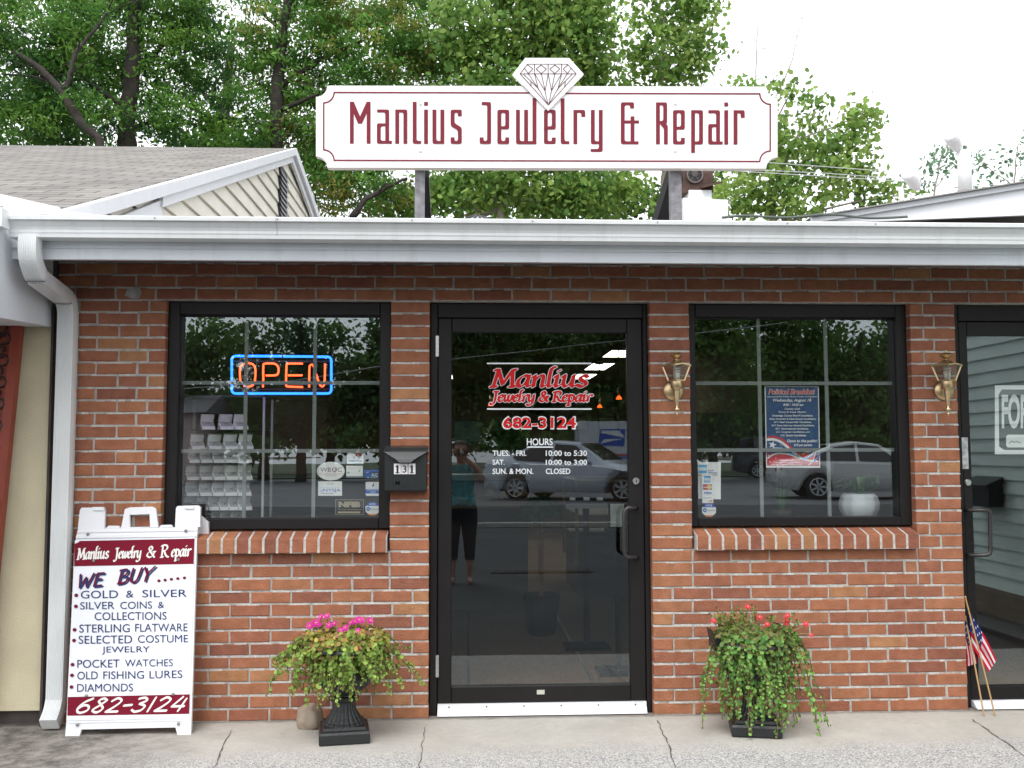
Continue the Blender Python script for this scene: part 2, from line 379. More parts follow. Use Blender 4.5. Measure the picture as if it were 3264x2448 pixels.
# ================================================================ ground
def ground_mat():
    M = bpy.data.materials.new('concrete'); M.use_nodes = True
    n = M.node_tree.nodes; l = M.node_tree.links; b = n['Principled BSDF']; b.inputs['Roughness'].default_value = 0.9; b.inputs['Specular IOR Level'].default_value = 0.2
    tc = n.new('ShaderNodeTexCoord')
    def noise(sc, det=6, ro=0.6):
        x = n.new('ShaderNodeTexNoise'); x.inputs['Scale'].default_value = sc; x.inputs['Detail'].default_value = det; x.inputs['Roughness'].default_value = ro
        l.new(tc.outputs['Object'], x.inputs['Vector']); return x.outputs[0]
    def mr(s, a, c, d, e):
        x = n.new('ShaderNodeMapRange'); x.inputs[1].default_value = a; x.inputs[2].default_value = c; x.inputs[3].default_value = d; x.inputs[4].default_value = e; l.new(s, x.inputs[0]); return x.outputs[0]
    def mix(f, a, c):
        x = n.new('ShaderNodeMix'); x.data_type = 'RGBA'; l.new(f, x.inputs[0])
        for i, q in ((6, a), (7, c)):
            if isinstance(q, tuple): x.inputs[i].default_value = (*q, 1)
            else: l.new(q, x.inputs[i])
        return x.outputs[2]
    def math_(op, a, c):
        x = n.new('ShaderNodeMath'); x.operation = op
        for i, q in ((0, a), (1, c)):
            if isinstance(q, (int, float)): x.inputs[i].default_value = q
            else: l.new(q, x.inputs[i])
        return x.outputs[0]
    sep = n.new('ShaderNodeSeparateXYZ'); l.new(tc.outputs['Object'], sep.inputs[0])
    base = mix(mr(noise(3.0), 0.35, 0.65, 0, 1), (0.45, 0.43, 0.39), (0.54, 0.52, 0.475))
    base = mix(mr(noise(26, 5, 0.7), 0.4, 0.7, 0, 0.45), base, (0.39, 0.37, 0.34))
    # worn band further from the wall shows its aggregate (salt and pepper)
    agg = n.new('ShaderNodeTexVoronoi'); agg.inputs['Scale'].default_value = 190; l.new(tc.outputs['Object'], agg.inputs['Vector'])
    sepc = n.new('ShaderNodeSeparateColor'); l.new(agg.outputs['Color'], sepc.inputs[0])
    spots = mix(mr(sepc.outputs[0], 0.3, 0.75, 0, 1), (0.20, 0.205, 0.22), (0.62, 0.61, 0.59))
    wear = mr(math_('ADD', math_('MULTIPLY', sep.outputs['Y'], -1.0), math_('MULTIPLY', noise(2.2, 8, 0.7), 0.62)), 0.72, 1.0, 0, 0.8)
    base = mix(wear, base, spots)
    # grime patch on the left and thin darker line along the brick
    lx = math_('ADD', math_('MULTIPLY', sep.outputs['X'], -1.0), math_('MULTIPLY', noise(2.5, 8, 0.7), 1.3))
    base = mix(mr(lx, 1.75, 2.45, 0, 0.88), base, mix(mr(noise(9, 8, 0.75), 0.40, 0.62, 0, 1), (0.085, 0.078, 0.068), (0.34, 0.32, 0.28)))
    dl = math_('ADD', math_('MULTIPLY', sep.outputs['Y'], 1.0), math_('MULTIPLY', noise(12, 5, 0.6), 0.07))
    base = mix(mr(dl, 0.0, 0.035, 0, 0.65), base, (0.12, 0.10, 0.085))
    base = mix(mr(noise(45, 3, 0.5), 0.70, 0.74, 0, 0.65), base, (0.10, 0.085, 0.07))
    l.new(base, b.inputs['Base Color'])
    bp = n.new('ShaderNodeBump'); bp.inputs['Strength'].default_value = 0.5; bp.inputs['Distance'].default_value = 0.006
    l.new(math_('ADD', noise(90, 6, 0.7), math_('MULTIPLY', noise(6), 1.5)), bp.inputs['Height']); l.new(bp.outputs[0], b.inputs['Normal'])
    return M
crackM = mat('crack_dirt', (0.10, 0.09, 0.08), rough=1.0, var=0.3, vscale=30)
asphaltM = mat('asphalt', (0.042, 0.044, 0.047), rough=0.85, var=0.25, vscale=1.2, bump=0.3, bscale=90, stain=(0.08, 0.08, 0.082), sscale=0.6, samt=0.4)
g = MB(); g.box(-9, 9, -1.36, 0.3, -0.14, 0.0)
def crack(pts, w):
    q = []
    for a, b in zip(pts[:-1], pts[1:]):
        n_ = 9
        for i in range(n_): q.append(Vector(a).lerp(Vector(b), i / n_))
    q.append(Vector(pts[-1]))
    L = []; Rr = []
    for i, p in enumerate(q):
        d = (q[min(i + 1, len(q) - 1)] - q[max(i - 1, 0)]).normalized(); nn = Vector((-d.y, d.x, 0))
        c = p + nn * random.uniform(-0.006, 0.006); ww = w * random.uniform(0.15, 0.7)
        L.append(c + nn * ww / 2); Rr.append(c - nn * ww / 2)
    g.cur = 1
    for i in range(len(q) - 1): g.poly([L[i], Rr[i], Rr[i + 1], L[i + 1]])
    g.cur = 0
for pts, w in (([(500, 1577), (470, 1640), (445, 1700)], 0.012), ([(918, 1571), (912, 1610), (905, 1665), (895, 1720)], 0.007),
               ([(1421, 1556), (1440, 1600), (1462, 1659), (1475, 1700)], 0.012), ([(2100, 1553), (2160, 1595), (2240, 1650)], 0.012)):
    crack([G(x, y, 0.003) for x, y in pts], w)
g.build('sidewalk', [ground_mat(), crackM], kind='structure')
g = MB(); g.box(-60, 60, -120, -1.36, -0.4, -0.05)
g.build('parking_lot', asphaltM, kind='structure')
soilM = mat('soil', (0.11, 0.10, 0.075), rough=1.0, var=0.3, vscale=0.8)
g = MB(); g.box(-250, 250, 0.3, 400, -0.5, -0.02); g.box(-250, -60, -400, 0.3, -0.5, -0.02); g.box(60, 250, -400, 0.3, -0.5, -0.02)
g.build('ground', soilM, kind='structure')

# ================================================================ the brick shop
shop = thing('brick_shop', 'low red brick shop with two dark windows and a glass door under a white eave', 'shop')
XL, XD0, XD1, XR = -2.085, -0.193, 0.955, 2.592
W1 = (-1.542, -0.392); W2 = (1.165, 2.349)
MJ = 0.0048
bb = MB(); mm = MB(); sm = MB()
def lay(k, x0, x1, joints, top=None):
    xs = [x0] + sorted(j for j in joints if x0 + 0.03 < j < x1 - 0.03) + [x1]
    z0 = k * C + MJ; z1 = (k + 1) * C - MJ
    if top: z1 = top
    for i in range(len(xs) - 1):
        a = xs[i] + (MJ if i else 0); b = xs[i + 1] - (MJ if i < len(xs) - 2 else 0)
        j = lambda s=0.0012: random.uniform(-s, s)
        bb.col = brick_col(); dy = random.uniform(-0.0022, 0.0016)
        bb.cbox(a + j(), b + j(), dy, 0.095, z0 + j(0.001), z1 + j(0.001), 0.0035, .0016)
        # squeezed mortar lips on the bed joint, in ragged lengths
        x = a
        while x < b:
            e = min(b, x + random.uniform(0.02, 0.075))
            if random.random() < 0.55:
                sm.box(x, e, -0.0005 + random.uniform(-.0008, .001), 0.02, z1 - 0.002, z1 + random.uniform(0.003, 0.0085))
            x = e
def run(ph, x0, x1, extra=()):
    n0 = int(math.floor((x0 - ph) / .2032)); n1 = int(math.ceil((x1 - ph) / .2032))
    return [ph + i * .2032 for i in range(n0, n1 + 1)] + list(extra)
for k in range(0, 39):
    od = (k % 2) * 0.1016
    if k < 13:
        jl = run(-1.19 + od, XL, XD0); jr = run(1.161 + od, XD1, XR)
        if k >= 10:
            jl = [j for j in jl if j < -0.45] + [W1[1]]; jr = [j for j in jr if 1.22 < j < 2.3] + [W2[0], W2[1]] + ([2.42] if k % 2 == 0 else [2.478])
        lay(k, XL, XD0, jl); lay(k, XD1, XR, jr)
    elif k < 33:
        lay(k, XL, W1[0], [-1.774, -1.626, -1.977] if k % 2 == 0 else [-1.884, -1.678])
        lay(k, W1[1], XD0, []); lay(k, XD1, W2[0], [])
        lay(k, W2[1], XR, [2.42] if k % 2 == 0 else [2.478])
    else:
        lay(k, XL, 4.6, run(-1.898 + od, XL, 4.6))
for x0, x1, z0, z1 in ((XL, XD0, -0.02, 13 * C), (XD1, XR, -0.02, 13 * C), (XL, W1[0], 13 * C, 33 * C), (W1[1], XD0, 13 * C, 33 * C),
                       (XD1, W2[0], 13 * C, 33 * C), (W2[1], XR, 13 * C, 33 * C), (XL, 4.6, 33 * C, 39 * C)):
    mm.box(x0 + 0.002, x1 - 0.002, 0.0035, 0.2, z0, z1)
# bed joint patch of cement near the eave
p0 = P(288, 633)
mm.prism([p0 + Vector((0.045 * math.cos(a) * random.uniform(.7, 1.1), -0.006, 0.036 * math.sin(a) * random.uniform(.7, 1.15))) for a in [i * .6 for i in range(10)]], (0, 0.008, 0))
wall = bb.build('wall', brickM, shop)
mm.build('mortar', mortarM, shop); sm.build('mortar_smear', mortar2M, shop)
# brick sills (bricks on edge)
def sill(x0, x1):
    b = MB(); mo = MB(); n_ = round((x1 - x0) / 0.0688); w = (x1 - x0) / n_
    for i in range(n_):
        b.col = brick_col(); a = x0 + i * w + 0.0066; e = x0 + (i + 1) * w - 0.0066; dj = random.uniform(-0.002, 0.002)
        zt0, zt1, zb = 14.15 * C, 14.72 * C, 12.98 * C
        ya = -0.045 + dj
        b.prism([(a, ya + .003, zb), (a, ya, zb + .004), (a, ya, zt0 - .004), (a, ya + .004, zt0), (a, 0.09, zt1), (a, 0.09, zb)], (e - a, 0, 0))
    mo.prism([(x0 + .002, -0.0425, 12.99 * C), (x0 + .002, -0.0425, 14.1 * C), (x0 + .002, 0.088, 14.66 * C), (x0 + .002, 0.088, 12.99 * C)], (x1 - x0 - .004, 0, 0))
    o = b.build('window_sill', brickM, shop); mo.build('sill_mortar', mortar2M, o)
sill(-1.50, -0.402); sill(1.175, 2.345)

# windows ----------------------------------------------------------
greyM = mat('grille_grey', (0.20, 0.22, 0.22), rough=0.5)
def window(W, gx0, gx1, gz0, gz1, vx, hz, name='window'):
    f = MB(); zt = 33 * C - 0.001; zb = 14.72 * C + 0.002; x0, x1 = W[0] + .002, W[1] - .002
    y0, y1 = 0.045, 0.17
    f.cbox(x0, gx0, y0, y1, zb, zt); f.cbox(gx1, x1, y0, y1, zb, zt); f.cbox(gx0, gx1, y0, y1, gz1, zt); f.cbox(gx0, gx1, y0, y1, zb, gz0)
    t = 0.0025
    f.box(gx0, gx0 + t, y0 + .025, y0 + .06, gz0, gz1); f.box(gx1 - t, gx1, y0 + .025, y0 + .06, gz0, gz1)
    f.box(gx0 + t, gx1 - t, y0 + .025, y0 + .06, gz0, gz0 + t); f.box(gx0 + t, gx1 - t, y0 + .025, y0 + .06, gz1 - t, gz1)
    fr = f.build(name, bronzeM, shop)
    p = MB(); p.poly([(gx0, 0.1, gz0), (gx1, 0.1, gz0), (gx1, 0.1, gz1), (gx0, 0.1, gz1)]); p.build('pane', winM, fr)
    q = MB(); w = 0.0095
    for x in vx: q.box(x - w, x + w, 0.108, 0.116, gz0, gz1)
    for z in hz: q.box(gx0, gx1, 0.1065, 0.1175, z - w, z + w)
    q.build('grille', greyM, fr)
    return fr
a, b_ = P(386, 1120, .1), P(823, 684, .1)
window(W1, a.x, b_.x, a.z, b_.z, [P(530, 900, .11).x, P(679, 900, .11).x], [P(600, 827, .11).z, P(600, 974, .11).z])
a, b_ = P(1503, 1118, .1), P(1925, 689, .1)
window(W2, a.x, b_.x, a.z, b_.z, [P(1642, 900, .11).x, P(1787, 900, .11).x], [P(1700, 828, .11).z, P(1700, 972, .11).z])

# door --------------------------------------------------------------
zt = 33 * C - 0.001
L0, L1 = P(946, 1000, .06).x, P(1390, 1000, .06).x; LT = P(1150, 688, .06).z; LB = P(1150, 1518, .06).z
f = MB(); f.cbox(XD0 + .002, L0 - .003, 0.05, 0.17, 0.002, zt); f.cbox(L1 + .003, XD1 - .002, 0.05, 0.17, 0.002, zt); f.cbox(L0 - .003, L1 + .003, 0.05, 0.17, LT + .003, zt)
f.build('door_frame', bronzeM, shop)
ga, gb = P(975, 1482, .075), P(1353, 720, .075)
d = MB(); y0, y1 = 0.06, 0.105
d.cbox(L0, ga.x, y0, y1, LB, LT); d.cbox(gb.x, L1, y0, y1, LB, LT); d.cbox(ga.x, gb.x, y0 - .001, y1, gb.z, LT); d.cbox(ga.x, gb.x, y0 - .001, y1, LB, ga.z)
door = d.build('door', bronzeM, shop)
p = MB(); p.poly([(ga.x, 0.08, ga.z), (gb.x, 0.08, ga.z), (gb.x, 0.08, gb.z), (ga.x, 0.08, gb.z)]); p.build('pane', paneM, door)
h = MB(); hy = -0.005
h.tube([P(1376, 1097, .06), P(1370, 1097, hy), P(1356, 1097, hy - .012), P(1350, 1103, hy - .014), P(1348, 1112, hy - .014), P(1348, 1190, hy - .014), P(1350, 1199, hy - .014), P(1357, 1204, hy - .012), P(1371, 1204, hy), P(1377, 1204, .06)], 0.0115, 10)
handM = mat('dark_bronze_handle', (0.06, 0.058, 0.058), rough=0.35, metal=0.6)
h.build('handle', handM, door, smooth=True)
q = MB(); c_ = P(1374, 1039, .06); q.lathe([(0.019, 0.0), (0.019, -0.008), (0.015, -0.012), (0.001, -0.012)], c_, 20, 'y'); q.cur = 1; q.box(c_.x - .0025, c_.x + .0025, c_.y - .0135, c_.y - .0121, c_.z - .007, c_.z + .007)
q.build('lock', [steelM, blackM], door)
q = MB(); c_ = P(1168, 1495, .058); q.box(c_.x - .02, c_.x + .02, c_.y - .002, c_.y, c_.z - .011, c_.z + .011); q.build('maker_plate', mat('cream_label', (0.5, 0.5, 0.42)), door)
for py in (748, 1439):
    q = MB(); a = P(945, py, .05); q.box(a.x - .008, a.x + .006, 0.046, 0.055, a.z - .055, a.z + .055)
    for i in range(-2, 3): q.box(a.x - .009, a.x + .007, 0.044, 0.056, a.z + i * .022 - .008, a.z + i * .022 + .008)
    q.build('hinge', steelM, door)
q = MB(); a = P(946, 1519, .04); e = P(1393, 1546, .02)
q.prism([(L0 + .002, .045, LB + .001), (L0 + .002, .045, LB - .022), (L0 + .002, .025, LB - .05), (L0 + .002, .015, 0.006), (L0 + .002, .1, 0.006), (L0 + .002, .1, LB + .001)], (L1 - L0 - .004, 0, 0))
q.cur = 1
for i in range(6):
    x = L0 + 0.06 + i * (L1 - L0 - .12) / 5; q.sphere((x, .043, LB - .012), .004, 6, 4)
q.build('threshold', [sillwhiteM, blackM], door)
# lettering on the door glass
def glassmap(y): return lambda px, py, e=0.0: P(px, py, y - e)
mp = glassmap(0.0788); mpf = glassmap(0.0772)
for (t, x0, x1, base, cap, w) in (('Manlius', 1062, 1270, 835, 36, 7.6), ('Jewelry & Repair', 1062, 1278, 867, 21, 4.0)):
    q = MB(); pen_text(q, t, x0, x1, base, cap, hull([(a + c, b + d_) for a, b in nib_rect(w, 1.2, 28) for c, d_ in nib_round(1.9)]), mp, shear=0.12); lo_ = q.build('lettering_outline', vinylWM, door)
    q = MB(); pen_text(q, t, x0, x1, base, cap, hull([(a + c, b + d_) for a, b in nib_rect(w, 1.0, 28) for c, d_ in nib_round(0.75)]), mpf, shear=0.12); q.build('name_lettering', vinylRM, door)
q = MB(); put_text(q, '682-3124', (1085, 899, 1246, 927), mp, offset=0.05, grow=0.8); q.build('lettering_outline', vinylWM, door)
q = MB(); put_text(q, '682-3124', (1087, 901, 1244, 925), mpf, offset=0.026); q.build('phone_lettering', vinylRM, door)
for y in (785, 883.5):
    q = MB(); q.poly([mp(1052, y - 1.6), mp(1052, y + 1.6), mp(1278, y + 1.6), mp(1278, y - 1.6)]); q.build('rule_line', vinylWM, door)
for t, bx in (('HOURS', (1138, 947, 1194, 962)), ('TUES. - FRI.', (1064, 973, 1137, 985)), ('10:00 to 5:30', (1179, 973, 1268, 985)), ('SAT.', (1064, 993, 1090, 1004)),
              ('10:00 to 3:00', (1179, 993, 1268, 1004)), ('SUN. & MON.', (1064, 1012, 1152, 1024)), ('CLOSED', (1179, 1012, 1232, 1024))):
    q = MB(); put_text(q, t, bx, mp, offset=0.014)
    if t == 'HOURS': q.poly([mp(1138, 964.5), mp(1138, 967), mp(1195, 967), mp(1195, 964.5)])
    q.build('hours_lettering', vinylWM, door)

# second door at the right (its right half is out of the picture) ------------
f = MB(); R0 = P(2095, 900, .06).x; RT = P(2150, 725, .06).z; RX = 3.75
f.cbox(XR + .002, P(2070, 900, .06).x + 0.012, 0.05, 0.17, 0.002, zt); f.cbox(RX, RX + .05, .05, .17, .002, zt); f.cbox(P(2070, 900, .06).x + .012, RX, 0.05, 0.17, P(2150, 694, .06).z, zt)
f.box(RX + .05, 4.6, 0.02, 0.2, 0, zt)
f.build('door_frame', bronzeM, shop)
d = MB(); a0 = P(2070, 900, .06).x + .015; zb2 = P(2150, 1512, .06).z; zg = P(2150, 1482, .06).z; zt2 = P(2150, 694, .06).z - .003
d.cbox(a0, R0, .06, .105, zb2, zt2); d.cbox(R0, RX - .003, .059, .105, RT, zt2); d.cbox(R0, RX - .003, .059, .105, zb2, zg); d.cbox(RX - .1, RX - .003, .06, .105, zg, RT)
door2 = d.build('door', bronzeM, shop)
p = MB(); p.poly([(R0, 0.08, zg), (RX - .1, 0.08, zg), (RX - .1, 0.08, RT), (R0, 0.08, RT)]); p.build('pane', winM, door2)
h = MB(); h.tube([P(2085, 1102, .06), P(2095, 1102, 0), P(2128, 1102, -.02), P(2136, 1104, -.02), P(2138.5, 1110, -.02), P(2139.5, 1188, -.02), P(2138, 1196, -.02), P(2131, 1199, -.02), P(2098, 1199, 0), P(2087, 1199, .06)], .0105, 10)
h.build('handle', handM, door2, smooth=True)
q = MB(); c_ = P(2090, 1042, .06); q.lathe([(0.018, 0.0), (0.018, -0.008), (0.014, -0.012), (0.001, -0.012)], c_, 20, 'y'); q.build('lock', steelM, door2)
q = MB(); a = P(2074, 945, .056); b_ = P(2092, 1013, .056); q.box(a.x, b_.x, .053, .0585, b_.z, a.z); q.build('latch_plate', mat('worn_plate', (0.5, 0.5, 0.52), rough=0.35, metal=0.6, var=0.4, vscale=40), door2)
q = MB(); q.prism([(a0, .04, zb2 + .001), (a0, -.005, .006), (a0, .1, .006), (a0, .1, zb2 + .001)], (RX - a0, 0, 0)); q.build('threshold', sillwhiteM, door2)

# eave: fascia board, gutter, roof, soffit ------------------------------------
yf, yg = -0.47, -0.60
XE0, XE1 = P(20, 520, yf).x, 4.7
zg1 = P(1106, 473, yg).z; zg0 = P(1106, 516, yg).z; zf0 = P(1106, 566, yf).z
gh = zg1 - zg0
q = MB(); q.box(XE0, XE1, yf, yf + .025, zf0, zg1 - .01)
q.box(XE0, XE1, yf - .006, yf - .0005, zf0 + (zg0 - zf0) * .62, zg1 - .012)
q.build('fascia', whiteM, shop)
q = MB()
prof = [(yf - .007, zg1 + .002), (yf - .007, zg0), (yf - .075, zg0 - .001), (yg + .035, zg0), (yg + .033, zg0 + .016), (yg + .03, zg0 + .022), (yg + .03, zg0 + .034), (yg + .026, zg0 + .046), (yg + .016, zg0 + .06), (yg + .006, zg0 + .074),
        (yg + .002, zg0 + .088), (yg, zg1 - .022), (yg - .004, zg1 - .02), (yg - .006, zg1 - .004), (yg, zg1), (yg + .006, zg1), (yg + .006, zg1 - .02), (yf - .02, zg0 + .012)]
XG0 = P(12, 490, yg).x
q.prism([(XG0, y, z) for y, z in prof], (XE1 - XG0, 0, 0))
x = XG0 + .9
gt = q.build('gutter', whiteGM, shop)
q = MB()
for sx in (335, 600, 890, 1150, 1420, 1700, 1890):       # gutter hangers and lap seams
    px = P(sx, 473, yg).x
    q = MB(); q.tube([(px, yg - .007, zg1 - .011), (px, yg - .001, zg1 - .011)], .004, 6); q.build('screw', mat('grey_screw', (.25, .25, .26), rough=.5), gt)
q = MB(); px = P(595, 500, yg).x; q.prism([(px, y - .0015, z) for y, z in prof[4:15]] + [(px, yg + .04, zg1 - .02)], (.004, 0, 0)); q.build('seam', mat('seam_grey', (.5, .51, .52)), gt)
q = MB(); roofM = mat('dark_roofing', (.055, .05, .046), rough=.95, var=.3, vscale=9, bump=.4, bscale=50)
q.prism([(XE0, yf - .03, zg1 - .004), (XE0, yf - .03, zg1 + .008), (XE0, 9.3, zg1 + .15), (XE0, 9.3, zg1 + .05)], (XE1 - XE0, 0, 0))
q.build('roof', roofM, shop)
q = MB(); q.box(XE0, XE1, yf + .025, yf + .05, zf0 + .004, zg1 - .012); q.poly([(XE0, yf + .05, zg1 - .05), (XE1, yf + .05, zg1 - .05), (XE1, 0.0, 2.498), (XE0, 0.0, 2.498)])
q.build('soffit', mat('soffit_brown', (.30, .25, .21), rough=.8, var=.2), shop)
# interior shell
q = MB(); ZC = 2.45; YB = 11.2
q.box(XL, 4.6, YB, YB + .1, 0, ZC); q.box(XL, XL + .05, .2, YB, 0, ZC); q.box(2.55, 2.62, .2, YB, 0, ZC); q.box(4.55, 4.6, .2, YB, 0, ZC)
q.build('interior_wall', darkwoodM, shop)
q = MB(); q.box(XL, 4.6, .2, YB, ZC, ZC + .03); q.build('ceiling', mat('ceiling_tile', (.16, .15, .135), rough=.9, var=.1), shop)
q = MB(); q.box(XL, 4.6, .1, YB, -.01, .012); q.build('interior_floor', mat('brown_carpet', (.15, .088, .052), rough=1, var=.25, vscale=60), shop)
q = MB(); ml = [(.56, .58), (.72, .745)]
q.box(0.0, .02, .35, 3.0, .0125, .016); q.box(.72, .74, .35, 3.0, .0125, .016); q.build('floor_mat_edge', blackM, shop)
for w_, y_, h_ in ((W1, .8, .03), (W2, .75, .02)):
    q = MB(); q.box(w_[0], w_[1], .19, y_, .9, 14.72 * C + h_); q.build('display_ledge', mat('ledge_wood', (.09, .07, .055), rough=.5), shop)
q = MB(); q.box(W1[0], W1[1], 1.4, 1.43, .3, 1.2); q.build('display_back', mat('display_panel', (.045, .04, .036), rough=.7), shop); q = MB(); q.box(1.15, 2.5, 1.5, 1.53, .3, 1.6); q.build('display_back', mat('display_panel', (.045, .04, .036), rough=.7), shop)

# downspout ------------------------------------------------------------
xs = P(146, 1072 / PXS, -.05).x
q = MB()
def rect_sweep(mb, path, w, t, ribs=True):
    cs = [(-w / 2, t / 2), (w / 2, t / 2), (w / 2 + .003, 0), (w / 2, -t / 2)]
    if ribs:
        for i in range(4, -5, -1):
            x_ = i * w / 10
            cs += [(x_ + .003, -t / 2), (x_ + .002, -t / 2 - .0025), (x_ - .002, -t / 2 - .0025), (x_ - .003, -t / 2)]
    cs += [(-w / 2, -t / 2), (-w / 2 - .003, 0)]
    n_ = len(cs); vs = []; k = len(path)
    for i, (x_, y, z) in enumerate(path):
        d_ = Vector(path[min(i + 1, k - 1)]) - Vector(path[max(i - 1, 0)]); d_.x = 0; d_.normalize()
        nrm = Vector((0, -d_.z, d_.y))     # outward in the y-z plane (away from wall for downward travel)
        if nrm.y > 0 and abs(d_.z) > .3: nrm = -nrm
        for a, b in cs: vs.append(Vector((x_ + a, y, z)) - nrm * b)
    fs = [(i * n_ + j, (i + 1) * n_ + j, (i + 1) * n_ + (j + 1) % n_, i * n_ + (j + 1) % n_) for i in range(k - 1) for j in range(n_)]
    fs += [tuple(range(n_)), tuple((k - 1) * n_ + j for j in range(n_))[::-1]]
    mb.add(vs, fs)
zt_ = zg0 + .004; zw = P(147, 650, -.06).z
xo = P(65, 525, -.545).x
path = [(xo, -.545, zt_), (xo, -.545, zt_ - .05), (xo, -.535, zt_ - .095), (xo, -.51, zt_ - .13), (xo, -.47, zt_ - .165)]
zd = path[-1][2]
path += [(xo + (xs - xo) * .3, -.40, zd - (zd - zw) * .18), (xo + (xs - xo) * .7, -.23, zd - (zd - zw) * .55), (xs, -.105, zd - (zd - zw) * .84), (xs, -.075, zw - .01), (xs, -.056, zw - .05), (xs, -.052, zw - .1)]
path += [(xs, -.052, z) for z in (1.5, 1.0, .5, .16)] + [(xs, -.06, .12), (xs, -.085, .075), (xs, -.13, .035)]
path0 = [Vector(p_) for p_ in path]
path = []
for i in range(len(path0) - 1):
    p0_, p1_, p2_, p3_ = path0[max(i - 1, 0)], path0[i], path0[i + 1], path0[min(i + 2, len(path0) - 1)]
    for k in range(3):
        t = k / 3; path.append(tuple(.5 * (2 * p1_ + (p2_ - p0_) * t + (2 * p0_ - 5 * p1_ + 4 * p2_ - p3_) * t * t + (3 * p1_ - p0_ - 3 * p2_ + p3_) * t ** 3)))
path.append(tuple(path0[-1]))
rect_sweep(q, path, .080, .066)
ds = q.build('downspout', whiteGM, shop)
q = MB()
for i in (4, 7):
    q = MB(); p_ = path0[i]; q.bar(p_ + Vector((-.047, -.022, -.03)), p_ + Vector((.047, -.022, -.03)), .004, .004); q.build('seam', mat('seam_dark', (.12, .12, .12)), ds)
# ================================================================ roof sign
YS = 0.10
sgn = thing('roof_sign', 'long white sign with maroon lettering and a diamond on top, on the shop roof', 'sign', (0.4, YS, 2.6))
signM = mat('sign_white', (0.88, 0.87, 0.87), rough=0.45, var=0.02, vscale=2)
postM = mat('weathered_post', (0.23, 0.23, 0.25), rough=0.8, var=0.3, vscale=25, bump=.4)
def sp(cx, cy, e=0.0):            # sign-crop pixels -> point on the sign's face
    return P((950 + cx / 1.3825) / PXS, (100 + cy / 1.3825) / PXS, YS - e)
def arc(cx, cy, r, a0, a1, n=7): return [(cx + r * math.cos(R_(a0 + (a1 - a0) * i / n)), cy + r * math.sin(R_(a0 + (a1 - a0) * i / n))) for i in range(n + 1)]
# real rectangle: corners measured at the left/right ends
def outline(x0, x1, y0, y1, r):
    o = arc(x0, y0, r, 90, 0) + arc(x1, y0, r, 180, 90) + arc(x1, y1, r, 270, 180) + arc(x0, y1, r, 360, 270)
    return o
def skew(x, y): return (x, y + (x - 1095) * 0.0022)
q = MB(); tx = Vector((0, .05, 0))
q.prism([sp(*skew(x, y)) for x, y in outline(79, 2113, 241, 602, 50)], tx)
q.build('panel', signM, sgn)
q = MB()
o_ = arc(113, 270, 42, 90, 0) ; 
bo = [(x, y) for x, y in arc(113, 271, 46, 90, 0)] + [(1025, 271)]
bo2 = [(1178, 273)] + arc(2081, 273, 46, 180, 90) + arc(2081, 571, 46, 270, 180) + arc(113, 570, 46, 360, 270) + [(113, 317)]
for pth in (bo, bo2): pen(q, [skew(*p_) for p_ in pth], nib_round(3.2, 8), lambda x, y, e=0: sp(x, y, .0012 + e))
q.build('border', maroonM, sgn)
q = MB()
def st(*pts): pen(q, [skew(*p_) for p_ in pts], [(-8.5, -6.5), (8.5, -6.5), (8.5, 6.5), (-8.5, 6.5)] if True else 0, lambda x, y, e=0: sp(x, y, .0014 + e))
def rnd(pts, r=9):                 # soften the corners of a polyline
    o = [pts[0]]
    for a, b, c in zip(pts[:-2], pts[1:-1], pts[2:]):
        A, B, C_ = Vector(a), Vector(b), Vector(c); u = (A - B); w = (C_ - B); k = min(r, u.length / 2.1, w.length / 2.1)
        p1 = B + u.normalized() * k; p2 = B + w.normalized() * k
        for t in (0, .33, .67, 1): o.append(tuple(p1 * (1 - t) ** 2 + B * 2 * t * (1 - t) + p2 * t * t))
    return o + [pts[-1]]
T, B_, X_ = 318, 490, 352
st((237, B_ + 0), (237, T)); st((237, T), (273, 402)); st((273, 402), (311, T)); st((311, T), (311, B_))
def ga_(x0, x1): st(*rnd([(x0 + 10, X_), (x1 - 9, X_), (x1 - 9, B_)])); st(*rnd([(x1 - 9, 413), (x0 + 9, 413), (x0 + 9, B_), (x1 + 3, B_)]))
def gn(x0, x1): st((x0 + 9, X_), (x0 + 9, B_)); st(*rnd([(x0 + 9, X_), (x1 - 9, X_), (x1 - 9, B_)]))
def gl(x0, x1): st(*rnd([(x0 + 9, T), (x0 + 9, B_), (x1 - 4, B_)]))
def gi(c): st((c, X_), (c, B_)); st((c, T), (c, T + 4))
def gu(x0, x1): st(*rnd([(x0 + 9, X_), (x0 + 9, B_), (x1 - 9, B_)])); st((x1 - 9, X_), (x1 - 9, B_))
def ge(x0, x1): st(*rnd([(x0 + 9, 425), (x1 - 9, 425), (x1 - 9, X_), (x0 + 9, X_), (x0 + 9, B_), (x1 - 9, B_), (x1 - 9, 474)]))
ga_(347, 402); gn(428, 482); gl(505, 538); gi(564); gu(592, 645)
st(*rnd([(713, 368), (713, X_), (681, X_), (681, 412), (713, 430), (713, B_), (681, B_), (681, 474)]))
q.build('word_lettering', maroonM, sgn); q = MB()
st(*rnd([(818, T), (842, T), (842, B_), (809, B_), (809, 474)]))
ge(878, 931); st(*rnd([(969, X_), (969, B_), (1042, B_)])); st((1005, X_), (1005, B_)); st((1042, 300), (1042, B_)); ge(1083, 1136); st(*rnd([(1166, 302), (1166, B_), (1187, B_)]))
st((1222, X_), (1222, B_)); st(*rnd([(1222, X_), (1257, X_), (1257, 370)]))
st(*rnd([(1299, X_), (1299, B_), (1334, B_)])); st(*rnd([(1334, X_), (1334, 524), (1298, 524)]))
q.build('word_lettering', maroonM, sgn); q = MB()
